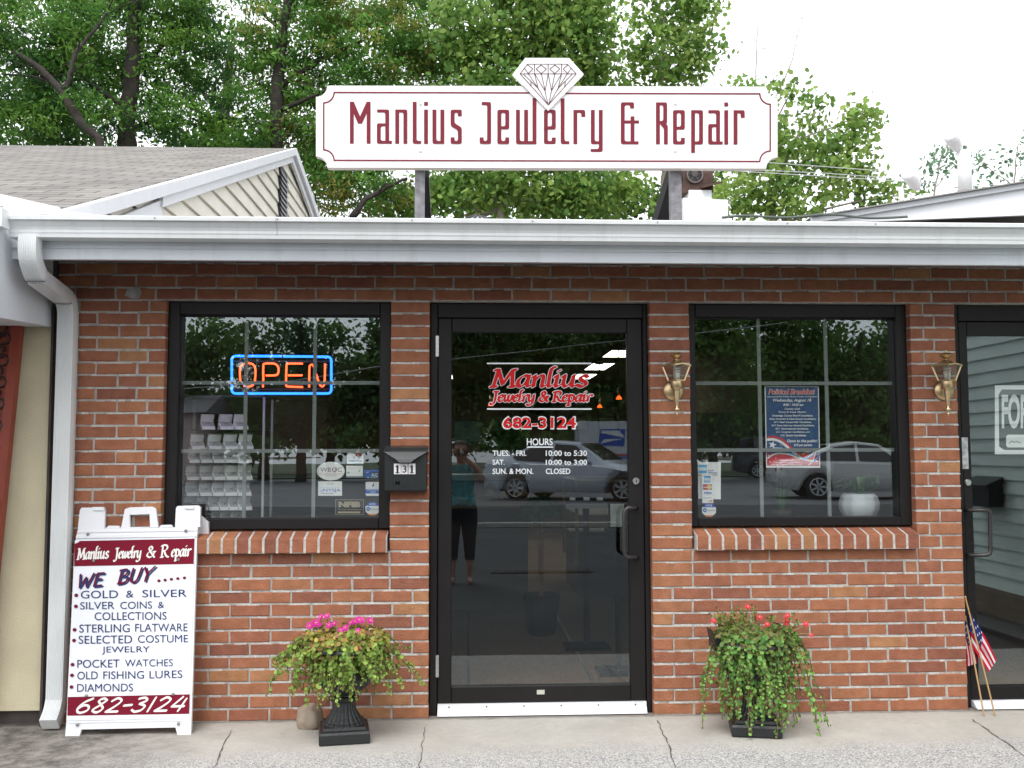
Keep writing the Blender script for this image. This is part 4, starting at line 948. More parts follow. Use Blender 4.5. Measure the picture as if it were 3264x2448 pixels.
def plant(root, center, zt_, n_st, rmin, rmax, dmin, dmax, cols, bias, top=.05, front=0.0, ball=(.15, .15, .12, .4), nball=1000, rim=520):
    fo = MB(); stx = MB()
    for i in range(n_st):
        az = random.uniform(0, 2 * math.pi)
        if random.random() < front: az = random.uniform(math.pi * 1.05, math.pi * 1.95)
        r0 = .165 * math.sqrt(random.random()); a0 = az + random.uniform(-.5, .5)
        p0 = center + Vector((r0 * math.cos(a0), r0 * math.sin(a0), zt_ + random.uniform(-.02, .02)))
        Rr = (random.uniform(rmin, rmin + (rmax - rmin) * .38) if random.random() < .78 else random.uniform(rmin + (rmax - rmin) * .38, rmax)) * (1 + bias * math.cos(az)); D = random.uniform(dmin, dmax); hump = random.uniform(.0, top)
        kink = random.uniform(-.35, .35)
        pts = []; L = 12
        for k in range(L + 1):
            t = k / L; rr = Rr * (1 - (1 - t) ** 1.3); a = az + kink * t
            z = p0.z + hump * math.sin(math.pi * min(1, t * 1.6)) - D * t ** 1.45
            p_ = Vector((p0.x + rr * math.cos(a), p0.y + rr * math.sin(a) * .85, max(.012, z)))
            if p_.y > -.035: p_.y = -.035 - random.uniform(0, .02)
            pts.append(p_ + Vector((random.uniform(-.006, .006), random.uniform(-.006, .006), random.uniform(-.006, .006))))
        stx.tube(pts, .0022, 4, cap=False)
        nl = int(26 + 62 * (Rr + D))
        for j in range(nl):
            t = (j + random.random()) / nl; f_ = t * L; i0 = min(int(f_), L - 1); p_ = pts[i0].lerp(pts[i0 + 1], f_ - i0)
            d_ = Vector((random.gauss(0, 1), random.gauss(0, 1), random.gauss(0, 1))).normalized()
            out = Vector((math.cos(az), math.sin(az) - .4, .7))
            c = random.choices(cols[0] if t > .38 else cols[1], k=1)[0]; k_ = random.uniform(.75, 1.25)
            rad = random.uniform(.005, .0125) * (1.0 - .3 * t)
            disc_leaf(fo, p_ + d_ * random.uniform(.006, .014), (d_ * .9 + out * .6), rad, tuple(x * k_ for x in c), 6, 1.15)
    for i in range(nball):
        d_ = Vector((random.gauss(0, 1), random.gauss(0, 1), random.gauss(0, 1))).normalized() * random.uniform(.62, 1.04)
        p_ = center + Vector((d_.x * ball[0], d_.y * ball[1], ball[3] + d_.z * ball[2]))
        c = random.choice(cols[1] if d_.z > .25 else cols[0]); k_ = random.uniform(.7, 1.2)
        disc_leaf(fo, p_, d_ + Vector((random.gauss(0, .5), random.gauss(0, .5) - .2, random.gauss(0, .5) + .3)), random.uniform(.0075, .0125), tuple(x * k_ for x in c), 6, 1.15)
    for i in range(rim):
        a_ = random.uniform(math.pi * .9, math.pi * 2.1); rr = random.uniform(.15, .205)
        p_ = center + Vector((rr * math.cos(a_), rr * math.sin(a_), random.uniform(.40, .475))); c = random.choice(cols[1] + cols[0]); k_ = random.uniform(.75, 1.2)
        disc_leaf(fo, p_, Vector((math.cos(a_) + random.gauss(0, .5), math.sin(a_) + random.gauss(0, .5), .6 + random.gauss(0, .4))), random.uniform(.008, .013), tuple(x * k_ for x in c), 6, 1.15)
    stx.build('stems', stemM, root); fo.build('foliage', leafM, root)
def flower(root, p_, r, m_, nrm_, stalk=None, sm_=None):
    q = MB(); n = Vector(nrm_).normalized(); u = n.orthogonal().normalized(); w = n.cross(u); a0 = random.random() * 6
    for ring, rr, lift in ((0, r, .15), (1, r * .72, .4)):
        for i in range(7):
            a = a0 + ring * .4 + 2 * math.pi * i / 7; d_ = u * math.cos(a) + w * math.sin(a); s_ = n.cross(d_)
            q.poly([p_ + n * .001 * ring, p_ + d_ * rr * .6 - s_ * rr * .32 + n * rr * lift, p_ + d_ * rr + n * rr * lift * 1.5, p_ + d_ * rr * .6 + s_ * rr * .32 + n * rr * lift])
    q.cur = 1; q.sphere(p_ + n * r * .28, r * .2, 6, 4)
    if stalk: q.cur = 2; q.tube(stalk, .0019, 4)
    q.build('flower', [m_, eyeM, sm_ or stemM], root)
# left planter
a = G(*c8(1162, 1466)); b_ = G(*c8(1590, 1440)); d_ = (b_ - a); rz = math.atan2(d_.y, d_.x); cen = (a + b_) / 2 + Vector((-d_.y, d_.x, 0)).normalized() * (d_.length / 2)
cen.z = 0.002; sc = d_.length / .232
lp = thing('planter', 'black urn of trailing moss rose with magenta flowers beside a stone', 'planter', tuple(cen), 'planted urns either side of the door')
urn(cen, rz).build('urn', blackIronM, lp)
greenL = [(.19, .32, .045), (.23, .35, .055), (.28, .40, .08), (.13, .24, .035)]; yel = [(.40, .34, .06), (.42, .28, .07), (.22, .28, .05), (.27, .28, .05), (.30, .15, .07), (.18, .26, .04)]
plant(lp, cen, .465, 150, .01, .33, .03, .27, (greenL, yel), -.10, .05, .35, (.165, .16, .125, .36), 2100)
q = MB()
for pts in ([(1560, 440), (1640, 500)],): pass
for x, y in ((1075, 402), (1120, 380), (1150, 385), (1170, 325), (1225, 318), (1240, 400), (1295, 380), (1335, 440), (1390, 420), (1380, 440), (1465, 365), (1505, 350), (1525, 355), (1500, 450), (1600, 358), (1160, 470), (1485, 500), (1440, 372)):
    p_ = P(*c8(x, y), cen.y + random.uniform(-.08, .06)); flower(lp, p_, random.uniform(.0145, .023), petalPM, (random.uniform(-.6, .6), -.75, random.uniform(.1, .8)), [Vector((cen.x + (p_.x - cen.x) * .7, cen.y + (p_.y - cen.y) * .5, .45)), (p_ + Vector((0, 0, -.02))), p_])
# right planter
a = G(*c7(372, 1092)); b_ = G(*c7(674, 1104)); d_ = (b_ - a); rz = math.atan2(d_.y, d_.x); cen = (a + b_) / 2 + Vector((-d_.y, d_.x, 0)).normalized() * (d_.length / 2); cen.z = .002
rp = thing('planter', 'black urn of long trailing greenery with coral flowers below the right window', 'planter', tuple(cen), 'planted urns either side of the door')
urn(cen, rz).build('urn', blackIronM, rp)
q = MB(); e0 = P(*c7(246, 470), cen.y - .12); ctr = cen + Vector((0, 0, .43))
q.prism([ctr + Vector((-.10, -.06, .03)), ctr + Vector((-.2, -.07, .02)), e0 + Vector((0, 0, .035)), e0 + Vector((.01, 0, -.02)), ctr + Vector((-.2, -.07, -.04)), ctr + Vector((-.10, -.06, -.05))], (0, .13, 0))
q.build('rim_lip', blackIronM, rp)
greenR = [(.14, .31, .065), (.18, .36, .075), (.23, .42, .085), (.10, .24, .05)]; topR = [(.16, .22, .05), (.2, .22, .05), (.10, .2, .045), (.22, .15, .06), (.12, .2, .04)]
plant(rp, cen, .465, 150, .0, .20, .10, .45, (greenR, topR), .12, .05, .5, (.14, .14, .15, .33), 1900, 620)
# upright thin shoots on top
q = MB(); fo = MB()
for i in range(46):
    an = random.uniform(0, 6.28); r = .15 * math.sqrt(random.random()); p0 = cen + Vector((r * math.cos(an), r * math.sin(an), .44)); p1 = p0 + Vector((math.cos(an) * random.uniform(.0, .10), math.sin(an) * .04, random.uniform(.03, .13)))
    q.tube([p0, p0.lerp(p1, .5) + Vector((0, 0, .02)), p1], .002, 4)
    for j in range(13):
        c = random.choice(topR); disc_leaf(fo, p0.lerp(p1, j / 12) + Vector((random.uniform(-.012, .012), random.uniform(-.012, .012), .006)), Vector((random.gauss(0, 1), -1, random.gauss(0, 1))), .0065, c, 5, 1.5)
q.build('shoots', mat('pale_shoot', (.25, .24, .07)), rp); fo.build('shoot_leaves', leafM, rp)
q = MB()
for x, y in ((463, 270), (247, 358), (537, 336), (587, 380), (717, 325), (708, 352), (706, 375), (832, 378), (866, 448)):
    p_ = P(*c7(x, y), cen.y - .02); flower(rp, p_, .0165 if y < 440 else .013, petalRM, (random.uniform(-.4, .4), -.6, .7), [Vector((cen.x + (p_.x - cen.x) * .55, cen.y, .45)), Vector((cen.x + (p_.x - cen.x) * .9, cen.y - .01, (p_.z + .47) / 2)), p_], mat('pale_shoot', (.25, .24, .07)))
# stone
a = G(*c8(935, 1330)); b_ = G(*c8(1165, 1340)); w = (b_ - a).length; cst = (a + b_) / 2 + Vector((0, .06, w * .40))
q = MB(); q.sphere((0, 0, 0), 1, 26, 18)
vs = []
for v in q.v:
    v = Vector(v); s_ = 1.0
    for nx, ny, nz, dd in ((-.3, -.3, 1, .70), (.85, -.35, .25, .72), (-.9, -.2, .1, .82), (.1, -1, .2, .74), (.3, .2, -1, .7), (.6, -.3, .7, .74), (-.6, -.5, .5, .74), (-.2, -.9, -.5, .8)):
        n_ = Vector((nx, ny, nz)).normalized(); k_ = v.dot(n_)
        if k_ * s_ > dd: s_ = dd / k_
    vs.append(tuple(cst + Vector((v.x * s_ * w * .54, v.y * s_ * w * .42, v.z * s_ * w * .56))))
q.v = vs
rk = q.build('stone', mat('tan_stone', (.34, .27, .21), rough=.85, var=.2, vscale=14, bump=.35, bscale=40, stain=(.45, .40, .34), sscale=9, samt=.5), smooth=True, loc=tuple(cst))
tag(rk, 'rounded tan stone on the pavement against the left urn', 'stone')

# small flags in the right doorway
flagW = mat('flag_white', (.78, .78, .8), rough=.8, transl=.2); flagR = mat('flag_red', (.5, .012, .04), rough=.9, spec=.1); flagB = mat('flag_blue', (.02, .03, .13), rough=.9, spec=.1); stickM = mat('flag_stick', (.42, .27, .12), rough=.6)
def flag(label, bot, topp, patch, yoff):
    B0 = G(*c7(*bot)); B0.z = .002; T0 = P(*c7(*topp), .036 + yoff)
    t = thing('small_flag', label, 'flag', tuple(B0), 'small flags in the right doorway')
    q = MB(); q.tube([B0, B0.lerp(T0, .5) + Vector((0, -.004, 0)), T0], .0042, 8)
    q.sphere(T0, .007, 8, 6); q.build('stick', stickM, t)
    q = MB(); NU, NV = 7, 16; pts = [[None] * (NV + 1) for _ in range(NU + 1)]
    h0, h1, f0, f1 = [Vector(p_) for p_ in patch]
    for i in range(NU + 1):
        for j in range(NV + 1):
            u = i / NU; v = j / NV
            p2 = (h0.lerp(h1, u)).lerp(f0.lerp(f1, u), v) + Vector((10 * math.sin(v * math.pi) * (1 - .4 * u), 10 * math.sin(v * math.pi) * u))
            pts[i][j] = P(*c7(p2.x, p2.y), .012 + yoff + .010 * math.sin(u * 9 + v * 3))
    for i in range(NU):
        for j in range(NV):
            q.cur = 2 if (i < 4 and j < 7) else (1 if i % 2 == 0 else 0)
            q.poly([pts[i][j], pts[i][j + 1], pts[i + 1][j + 1], pts[i + 1][j]])
    q.cur = 0
    for i in range(4):
        for j in range(7):
            if (i + j) % 2 == 0:
                a, b_, c, e = pts[i][j], pts[i][j + 1], pts[i + 1][j + 1], pts[i + 1][j]; m_ = (a + b_ + c + e) / 4 + Vector((0, -.0012, 0))
                q.poly([m_ + (x - (a + b_ + c + e) / 4) * .45 for x in (a, b_, c, e)])
    q.build('cloth', [flagW, flagR, flagB], t)
flag('small striped flag on a stick, the left one behind its pair', (1960, 960), (1840, 330), [(1836, 330), (1838, 490), (1918, 622), (1850, 645)], .008)
flag('small striped flag on a stick, the right one in front, fly end hanging', (2030, 960), (1840, 205), [(1860, 285), (1884, 520), (2040, 605), (1988, 680)], -.012)

# ================================================================ printed things behind the glass
navyP = mat('poster_navy', (.035, .085, .22), rough=.35); redP = mat('print_red', (.6, .03, .05), rough=.35); skyP = mat('print_sky', (.1, .35, .7), rough=.35); paleP = mat('print_pale', (.55, .68, .85)); pinkP = mat('print_rose', (.68, .22, .27)); goldP = mat('print_gold', (.7, .45, .12)); greyP = mat('print_grey', (.22, .25, .3))
blueP = mat('print_blue', (.02, .10, .5)); orangeP = mat('print_orange', (.75, .25, .04)); blackP = mat('print_black', (.012, .012, .016)); tanP = mat('print_tan', (.36, .30, .19)); purpleP = mat('print_purple', (.16, .03, .12)); greenP = mat('print_green', (.15, .4, .3))
PRN = [paperM, navyP, redP, skyP, paleP, pinkP, goldP, greyP, blueP, orangeP, blackP, tanP, purpleP, greenP]
IDX = {m_.name: i for i, m_ in enumerate(PRN)}
class Sheet:
    """a flat printed sheet: shapes given in the pixels of one crop, laid on the plane y"""
    def __init__(s, org, sc, y): s.q = MB(); s.o = org; s.s = sc; s.y = y; s.k = 0
    def m(s, e=0.0): return lambda x, y, e2=0.0: P((s.o[0] + x / s.s) / PXS, (s.o[1] + y / s.s) / PXS, s.y - e - e2)
    def poly(s, pts, mt, th=False):
        s.q.cur = IDX[mt]; s.k += 1; mp_ = s.m(.00035 * s.k); a = [mp_(*p_) for p_ in pts]
        if (a[1] - a[0]).cross(a[2] - a[1]).y > 0: a = a[::-1]
        if th: s.q.prism(a, (0, .0008, 0))
        else: s.q.poly(a)
    def rect(s, x0, y0, x1, y1, mt, th=False): s.poly([(x0, y0), (x1, y0), (x1, y1), (x0, y1)], mt, th)
    def ell(s, cx, cy, rx, ry, mt, th=False, a0=0, a1=360, n=28): s.poly([(cx + rx * math.cos(R_(a0 + (a1 - a0) * i / n)), cy + ry * math.sin(R_(a0 + (a1 - a0) * i / n))) for i in range(n)], mt, th)
    def text(s, t, bx, mt, **k):
        s.q.cur = IDX[mt]; s.k += 1; put_text(s.q, t, bx, s.m(.00035 * s.k), **k)
    def line(s, pts, w, mt):
        s.q.cur = IDX[mt]; s.k += 1; mp_ = s.m(.00035 * s.k); pen(s.q, pts, nib_round(w, 8), lambda x, y, e=0: mp_(x, y, e))
    def build(s, name, label, cat, group=None):
        c = sum((Vector(v) for v in s.q.v), Vector()) / len(s.q.v)
        return tag(s.q.build(name, PRN, loc=tuple(c)), label, cat, group)
# poster in the right window
s = Sheet((2400, 1210), 5.53, .135)
def tl(x): return (x - 205) / 955
s.poly([(205, 110), (1160, 115), (1187, 1555), (232, 1552)], 'white_paper', True)
s.poly([(222, 128), (1142, 130), (1165, 1300), (248, 1300)], 'poster_navy')
s.poly([(246, 1300), (1165, 1300), (1168, 1520), (252, 1518)], 'print_red')
def arcband(pts, w, mt): s.line(smooth_path(pts, 6), w, mt)
arcband([(262, 1012), (360, 1008), (480, 1040), (580, 1110), (690, 1215), (790, 1300)], 17, 'print_red')
arcband([(262, 1058), (360, 1054), (470, 1088), (560, 1150), (650, 1225), (760, 1320)], 22, 'white_paper')
def star(cx, cy, r, mt): s.poly([(cx + (r if i % 2 == 0 else r * .42) * math.sin(i * math.pi / 5 + .25), cy - (r if i % 2 == 0 else r * .42) * math.cos(i * math.pi / 5 + .25)) for i in range(10)], mt)
star(345, 1150, 72, 'white_paper'); s.poly([(285, 1222), (380, 1195), (500, 1200), (600, 1222)], 'print_pale'); star(505, 1150, 38, 'print_grey')
arcband([(262, 1385), (350, 1325), (470, 1300), (640, 1318), (800, 1375), (950, 1420), (1140, 1440)], 14, 'white_paper')
arcband([(640, 1296), (800, 1352), (920, 1395), (1030, 1330), (1060, 1290)], 15, 'print_sky')
s.poly([(700, 1400), (940, 1440), (1150, 1445), (1160, 1512), (560, 1512)], 'print_rose')
arcband([(985, 1505), (1060, 1420), (1100, 1290)], 9, 'white_paper'); arcband([(1090, 1430), (1150, 1360), (1160, 1300)], 16, 'print_sky')
star(800, 1375, 60, 'print_gold'); star(800, 1375, 44, 'print_grey'); star(300, 1450, 20, 'white_paper'); star(278, 1335, 14, 'white_paper'); star(405, 1382, 12, 'white_paper'); star(890, 1310, 26, 'print_gold')
s.text('Political Breakfast', (276, 168, 1088, 258), 'white_paper', shear=.22, offset=.05, grow=4); s.text('Political Breakfast', (281, 172, 1084, 254), 'print_red', shear=.22, offset=.02)
for t, bx in (('Sponsored by the Greater Manlius Chamber of Commerce', (250, 288, 1125, 318)), ('Wednesday, August 18', (350, 335, 1028, 405)), ('8:00 - 10:00 am', (535, 420, 888, 465)), ('Cavalry Club', (558, 498, 832, 540)), ('Troop K Road, Manlius', (450, 556, 940, 594)),
              ('Onondaga County Sheriff Candidates,', (335, 618, 1058, 660)), ('State Assembly & State Senate Candidates,', (285, 676, 1112, 716)), ('N.Y. State Comptroller Candidates,', (370, 733, 1032, 772)), ('N.Y. State Attorney General Candidates,', (328, 792, 1082, 832)),
              ('N.Y. Gubernatorial Candidates,', (400, 848, 980, 886)), ('U.S. Congress Candidates, and', (412, 906, 1002, 944)), ('U.S. Senate Candidates', (490, 962, 938, 1000)), ('Open to the public!', (602, 1055, 1138, 1118)), ('$10 per person', (722, 1130, 1040, 1185)),
              ('Reservations are', (468, 1408, 718, 1432)), ('requested, but not necessary.', (360, 1448, 828, 1474)), ('Call the Chamber Office at 682', (325, 1484, 862, 1510))):
    s.text(t, bx, 'white_paper', shear=.2, offset=.022)
s.build('poster', 'navy political breakfast poster with red and white swoosh in the right window', 'poster')
# card stickers
O5, S5 = (2200, 1450), 7.211
s = Sheet(O5, S5, .15); s.poly([(178, 165), (705, 165), (702, 1022), (188, 1005)], 'white_paper', True); s.build('paper_notice', 'blank white paper behind the card stickers in the right window', 'notice')
s = Sheet(O5, S5, .142); s.poly([(176, 168), (570, 170), (610, 250), (625, 445), (180, 448)], 'white_paper', True); s.rect(188, 225, 384, 420, 'print_sky'); s.rect(192, 285, 380, 360, 'print_pale'); s.text('AMERICAN', (212, 300, 378, 328), 'white_paper', offset=.02); s.text('EXPRESS', (212, 334, 378, 360), 'white_paper', offset=.02); s.text('Cards', (412, 340, 540, 370), 'print_blue', offset=.01); s.text('Welcome', (412, 392, 622, 420), 'print_blue', offset=.02)
s.build('card_sticker', 'top pale sticker with a light blue square in the right window', 'sticker', 'card stickers in the right window')
s = Sheet(O5, S5, .136); s.poly([(262, 450), (520, 452), (532, 1105), (278, 1108)], 'white_paper', True); s.rect(320, 482, 470, 635, 'print_sky'); s.rect(324, 530, 466, 590, 'print_pale'); s.text('AMERICAN', (345, 535, 466, 560), 'white_paper', offset=.02); s.text('EXPRESS', (345, 595, 466, 618), 'white_paper', offset=.02)
s.rect(294, 675, 500, 800, 'print_purple'); s.ell(355, 738, 60, 58, 'print_red'); s.ell(440, 738, 58, 58, 'print_gold'); s.text('MasterCard', (308, 728, 488, 756), 'white_paper', offset=.02); s.text('VISA', (318, 845, 494, 902), 'print_blue', shear=.2, offset=.02); s.text('DISCOVER', (305, 975, 490, 1000), 'print_grey', offset=.01); s.poly([(385, 1070), (508, 1032), (508, 1070)], 'print_orange')
s.build('card_sticker', 'tall narrow sticker of payment card marks in the right window', 'sticker', 'card stickers in the right window')
def octo(org, sc, cx, cy, r, label):
    s = Sheet(org, sc, .137); pts = [(cx + r * 1.08 * math.cos(R_(22.5 + 45 * i)), cy + r * 1.02 * math.sin(R_(22.5 + 45 * i))) for i in range(8)]
    s.poly(pts, 'white_paper', True); t = lambda a, b: (cx + a * r, cy + b * r)
    s.poly([t(-.96, -.42), t(.96, -.42), t(.44, -.94), t(-.44, -.94)], 'print_blue'); s.poly([t(-.44, .94), t(.44, .94), t(.66, .72), t(-.66, .72)], 'print_orange')
    s.text('NOTICE', (cx - .45 * r, cy - .78 * r, cx + .42 * r, cy - .55 * r), 'white_paper', offset=.02); s.ell(cx - .6 * r, cy + .0 * r, .28 * r, .28 * r, 'print_blue'); s.poly([t(-.84, .02), t(-.6, -.12), t(-.36, .06), t(-.6, .12)], 'print_pale'); s.text('alarm', (cx - .25 * r, cy - .12 * r, cx + .85 * r, cy + .12 * r), 'print_grey')
    return s.build('alarm_sticker', label, 'sticker')
octo(O5, S5, 432, 1270, 160, 'blue and white octagon sticker at the bottom left of the right window')
O1, S1 = (980, 1400), 5.925
octo(O1, S1, 1228, 1315, 132, 'blue and white octagon sticker at the bottom right of the left window')
GS = 'membership stickers on the left window'
s = Sheet(O1, S1, .137); s.ell(440, 602, 268, 180, 'print_grey', True); s.ell(440, 602, 262, 175, 'white_paper'); s.text('WB', (245, 535, 445, 615), 'print_purple'); s.text('OC', (462, 535, 652, 615), 'print_purple'); s.line([(545, 530), (510, 625)], 4, 'print_purple'); s.line([(230, 655), (650, 655)], 2.5, 'print_rose'); s.text('central new york chapter', (315, 675, 565, 695), 'print_grey'); s.build('sticker', 'white oval sticker lettered WBOC', 'sticker', GS)
s = Sheet(O1, S1, .137); s.rect(748, 252, 1058, 468, 'white_paper', True); s.ell(963, 325, 68, 62, 'print_red', a0=180, a1=360); s.text('A', (935, 275, 990, 322), 'white_paper', offset=.03); s.text('WORLD CLASS', (768, 340, 1034, 366), 'print_grey'); s.text('MEMBER', (838, 375, 1000, 398), 'print_grey'); s.rect(768, 402, 1034, 420, 'print_navy' if 'print_navy' in IDX else 'poster_navy'); s.line([(780, 445), (1020, 445)], 3, 'print_pale'); s.build('sticker', 'white sticker with a red half circle, topmost on the left window', 'sticker', GS)
s = Sheet(O1, S1, .137); s.rect(732, 500, 1046, 724, 'print_grey', True); s.rect(732, 500, 1046, 696, 'print_pale'); s.rect(735, 503, 1043, 693, 'white_paper'); s.text('G.I.A.', (810, 625, 885, 645), 'print_pale'); s.poly([(955, 615), (975, 580), (1000, 578), (985, 612)], 'print_green'); s.ell(775, 632, 22, 18, 'print_green'); s.line([(760, 545), (1015, 540)], 2, 'print_rose'); s.build('sticker', 'pale plain sticker right of the white oval one', 'sticker', GS)
s = Sheet(O1, S1, .137); s.rect(200, 795, 652, 1068, 'white_paper', True); s.text('MEMBER', (365, 832, 495, 852), 'print_grey'); s.line([(240, 912), (608, 912)], 3.5, 'print_pale'); s.text('NYSJA', (300, 935, 628, 1005), 'print_blue'); s.ell(268, 980, 36, 30, 'print_pale'); s.line([(260, 1024), (490, 1024)], 4, 'print_grey'); s.build('sticker', 'white rectangular sticker lettered NYSJA', 'sticker', GS)
s = Sheet(O1, S1, .137); s.rect(1062, 578, 1372, 740, 'poster_navy', True); s.rect(1066, 582, 1366, 612, 'print_blue'); s.rect(1105, 640, 1205, 708, 'print_blue'); s.text('AUC', (1208, 642, 1330, 708), 'white_paper', offset=.01); s.line([(1110, 628), (1160, 622)], 4, 'white_paper'); s.ell(1145, 724, 12, 9, 'white_paper'); s.line([(1175, 730), (1320, 728)], 3, 'print_pale'); s.build('sticker', 'dark blue sticker lettered AUC', 'sticker', GS)
s = Sheet(O1, S1, .137); s.poly([(1110, 805), (1355, 805), (1368, 822), (1368, 1052), (1350, 1070), (1115, 1070), (1098, 1052), (1098, 822)], 'white_paper', True); s.rect(1098, 948, 1368, 1026, 'print_blue'); s.text('2008', (1180, 984, 1282, 1020), 'print_pale'); s.line([(1130, 966), (1340, 966)], 3, 'print_pale'); s.ell(1236, 878, 17, 17, 'print_blue'); s.line([(1249, 830), (1249, 882)], 6, 'print_blue'); s.line([(1130, 918), (1340, 918)], 3, 'print_pale'); s.build('sticker', 'white rounded sticker with a blue band and a blue note mark', 'sticker', GS)
s = Sheet(O1, S1, .137); s.rect(528, 1138, 1060, 1424, 'print_tan', True); s.rect(536, 1146, 1052, 1416, 'print_black'); s.text('NFIB', (588, 1178, 1000, 1285), 'print_tan', offset=.07); s.text('The Voice of Small Business', (580, 1312, 1010, 1340), 'print_tan'); s.rect(575, 1364, 998, 1398, 'print_tan'); s.build('sticker', 'black and tan sticker lettered NFIB', 'sticker', GS)
# sign in the right door
O6, S6 = (2900, 900), 1.8434
s = Sheet(O6, S6, .125); s.poly([(500, 605), (1160, 605), (1160, 1010), (500, 1010)], 'white_paper', True); s.poly([(540, 630), (1140, 630), (1150, 985), (555, 985), (525, 965), (522, 660)], 'print_black'); s.text('FOR', (540, 658, 706, 860), 'white_paper', offset=.035); s.poly([(575, 895), (1100, 895), (1100, 970), (575, 970), (566, 960), (566, 905)], 'white_paper'); s.line([(585, 945), (600, 932), (612, 940), (625, 934), (650, 942)], 3, 'print_grey')
s.build('window_sign', 'black and white sign reading FOR inside the right door', 'sign')
# red box in the corner of the left window
q = MB(); a, b_ = P(388, 1086, .2), P(437, 1132, .2); q.cbox(a.x, b_.x, .18, .26, b_.z - .03, a.z, .004); q.cur = 1; q.poly([(a.x + .012, .1785, b_.z - .02), (b_.x - .012, .1785, b_.z - .02), (b_.x - .012, .1785, a.z - .014), (a.x + .012, .1785, a.z - .014)])
tag(q.build('red_box', [mat('box_edge', (.03, .015, .015)), mat('box_red', (.25, .02, .02))], loc=tuple(a)), 'small dark red box inside the lower left corner of the left window', 'box')
# ================================================================ ring boxes on their stand (left window)
leatherM = mat('white_leatherette', (.88, .89, .90), rough=.5, bump=.1, bscale=90); satinM = mat('grey_satin', (.42, .44, .47), rough=.6); goldM = mat('gold', (.75, .5, .18), rough=.25, metal=1.0)
YR = .36
def ring_box(p_, k):
    t = thing('ring_box', 'open white ring box on the tiered stand in the left window', 'ring box', tuple(p_), 'ring boxes in the left window')
    R3 = Matrix.Rotation(R_(30), 3, 'Z'); w = .035
    def tr(v): return p_ + R3 @ Vector(v)
    def pr(mb, pts, off): mb.prism([tr(x) for x in pts], R3 @ Vector(off))
    q = MB(); pr(q, [(-w, -.034, .0), (-w, -.032, .014), (-w, .006, .040), (-w, .022, .030), (-w, .022, 0)], (2 * w, 0, 0)); q.build('base', leatherM, t)
    q = MB(); pr(q, [(-w + .006, -.0265, .0185), (-w + .006, .001, .0373), (-w + .006, -.0005, .0395), (-w + .006, -.028, .0207)], (2 * w - .012, 0, 0)); q.build('cushion', satinM, t)
    q = MB(); pr(q, [(-w, .006, .0415), (-w, -.016, .078), (-w, -.004, .084), (-w, .019, .047)], (2 * w, 0, 0)); q.build('lid', leatherM, t)
    q = MB(); q.tube([tr((.008 * math.cos(i * .52), -.0155 - .0, .031 + .006 * math.sin(i * .52))) for i in range(13)], .0014, 5); q.build('ring', goldM, t)
    return t
LAB = {0: 'top', 1: 'second', 2: 'third', 3: 'fourth', 4: 'fifth', 5: 'sixth', 6: 'lowest'}
ORD = ['leftmost', 'second from the left', 'third from the left', 'fourth from the left', 'fifth from the left', 'rightmost']
rows = [(790, (295, 402, 490)), (905, (235, 337, 430, 520)), (985, (222, 292, 365, 435, 512)), (1085, (208, 290, 365, 440, 515)), (1178, (205, 285, 360, 432, 508)), (1262, (200, 270, 338, 400, 455, 512)), (1335, (300, 355, 410, 475))]
proto = None; shelf_z = []
for ri, (y, xs_) in enumerate(rows):
    z_ = P(*c4(xs_[0], y), YR).z - .036; shelf_z.append(z_)
    for ci, x in enumerate(xs_):
        p_ = P(*c4(x, y), YR); p_.z = z_
        if proto is None: proto = ring_box(p_, 0); o = proto
        else: o = copy_tree(proto); o.location = p_
        od = ORD[ci] if ci < len(xs_) - 1 else 'rightmost'
        o['label'] = f'open white ring box, {od} on the {LAB[ri]} row of the stand'
q = MB(); a = P(*c4(160, 640), .3); b_ = P(*c4(625, 1345), .3)
dc = thing('display_stand', 'glass display case holding the open ring boxes in the left window', 'display case', ((a.x + b_.x) / 2, .36, .95))
postW = mat('case_trim', (.42, .46, .44), rough=.3)
for x in (a.x, b_.x):
    for y in (.28, .5):
        q = MB(); q.box(x - .006, x + .006, y - .006, y + .006, .95, a.z); q.build('post', postW, dc)
q = MB(); q.box(a.x, b_.x, .28, .5, a.z, a.z + .012); q.build('top', mat('case_top', (.05, .05, .05)), dc)
for z_ in shelf_z:
    q = MB(); q.box(a.x + .008, b_.x - .008, .3, .48, z_ - .0035, z_ - .001); q.build('shelf', mat('shelf_grey', (.02, .024, .023), rough=.3), dc)
# ================================================================ plants in the right window
potM = mat('white_pot', (.66, .70, .74), rough=.45, bump=.5, bscale=14)
def c5(x, y): return ((2080 + x / 1.8433) / PXS, (920 + y / 1.8433) / PXS)
cp = P(*c5(1215, 1335), .33); cp.z = 14.72 * C + .021
wp = thing('window_plant', 'white wrapped pot with broad green leaves at the right of the right window', 'potted plant', tuple(cp))
q = MB(); q.lathe([(.07, .0), (.085, .012), (.105, .05), (.108, .085), (.098, .12), (.08, .138), (.07, .135), (.01, .13)], cp, 40, flute=11, fl=.03); q.build('pot', potM, wp, smooth=True)
q = MB()
for i in range(44):
    an = random.uniform(0, 6.28); L = random.uniform(.09, .2); d_ = Vector((math.cos(an), math.sin(an) * .5, 0)); s_ = Vector((-d_.y, d_.x, 0)); c0 = cp + Vector((0, 0, .13)); up = random.uniform(.03, .10)
    q.col = random.choice([(.05, .16, .04), (.08, .22, .05), (.1, .26, .07)]); wd = random.uniform(.012, .024)
    m1 = c0 + d_ * L * .5 + Vector((0, 0, up)); e = c0 + d_ * L + Vector((0, 0, up * .55))
    q.poly([c0, m1 - s_ * wd, e, m1 + s_ * wd])
q.col = (.1, .22, .07)
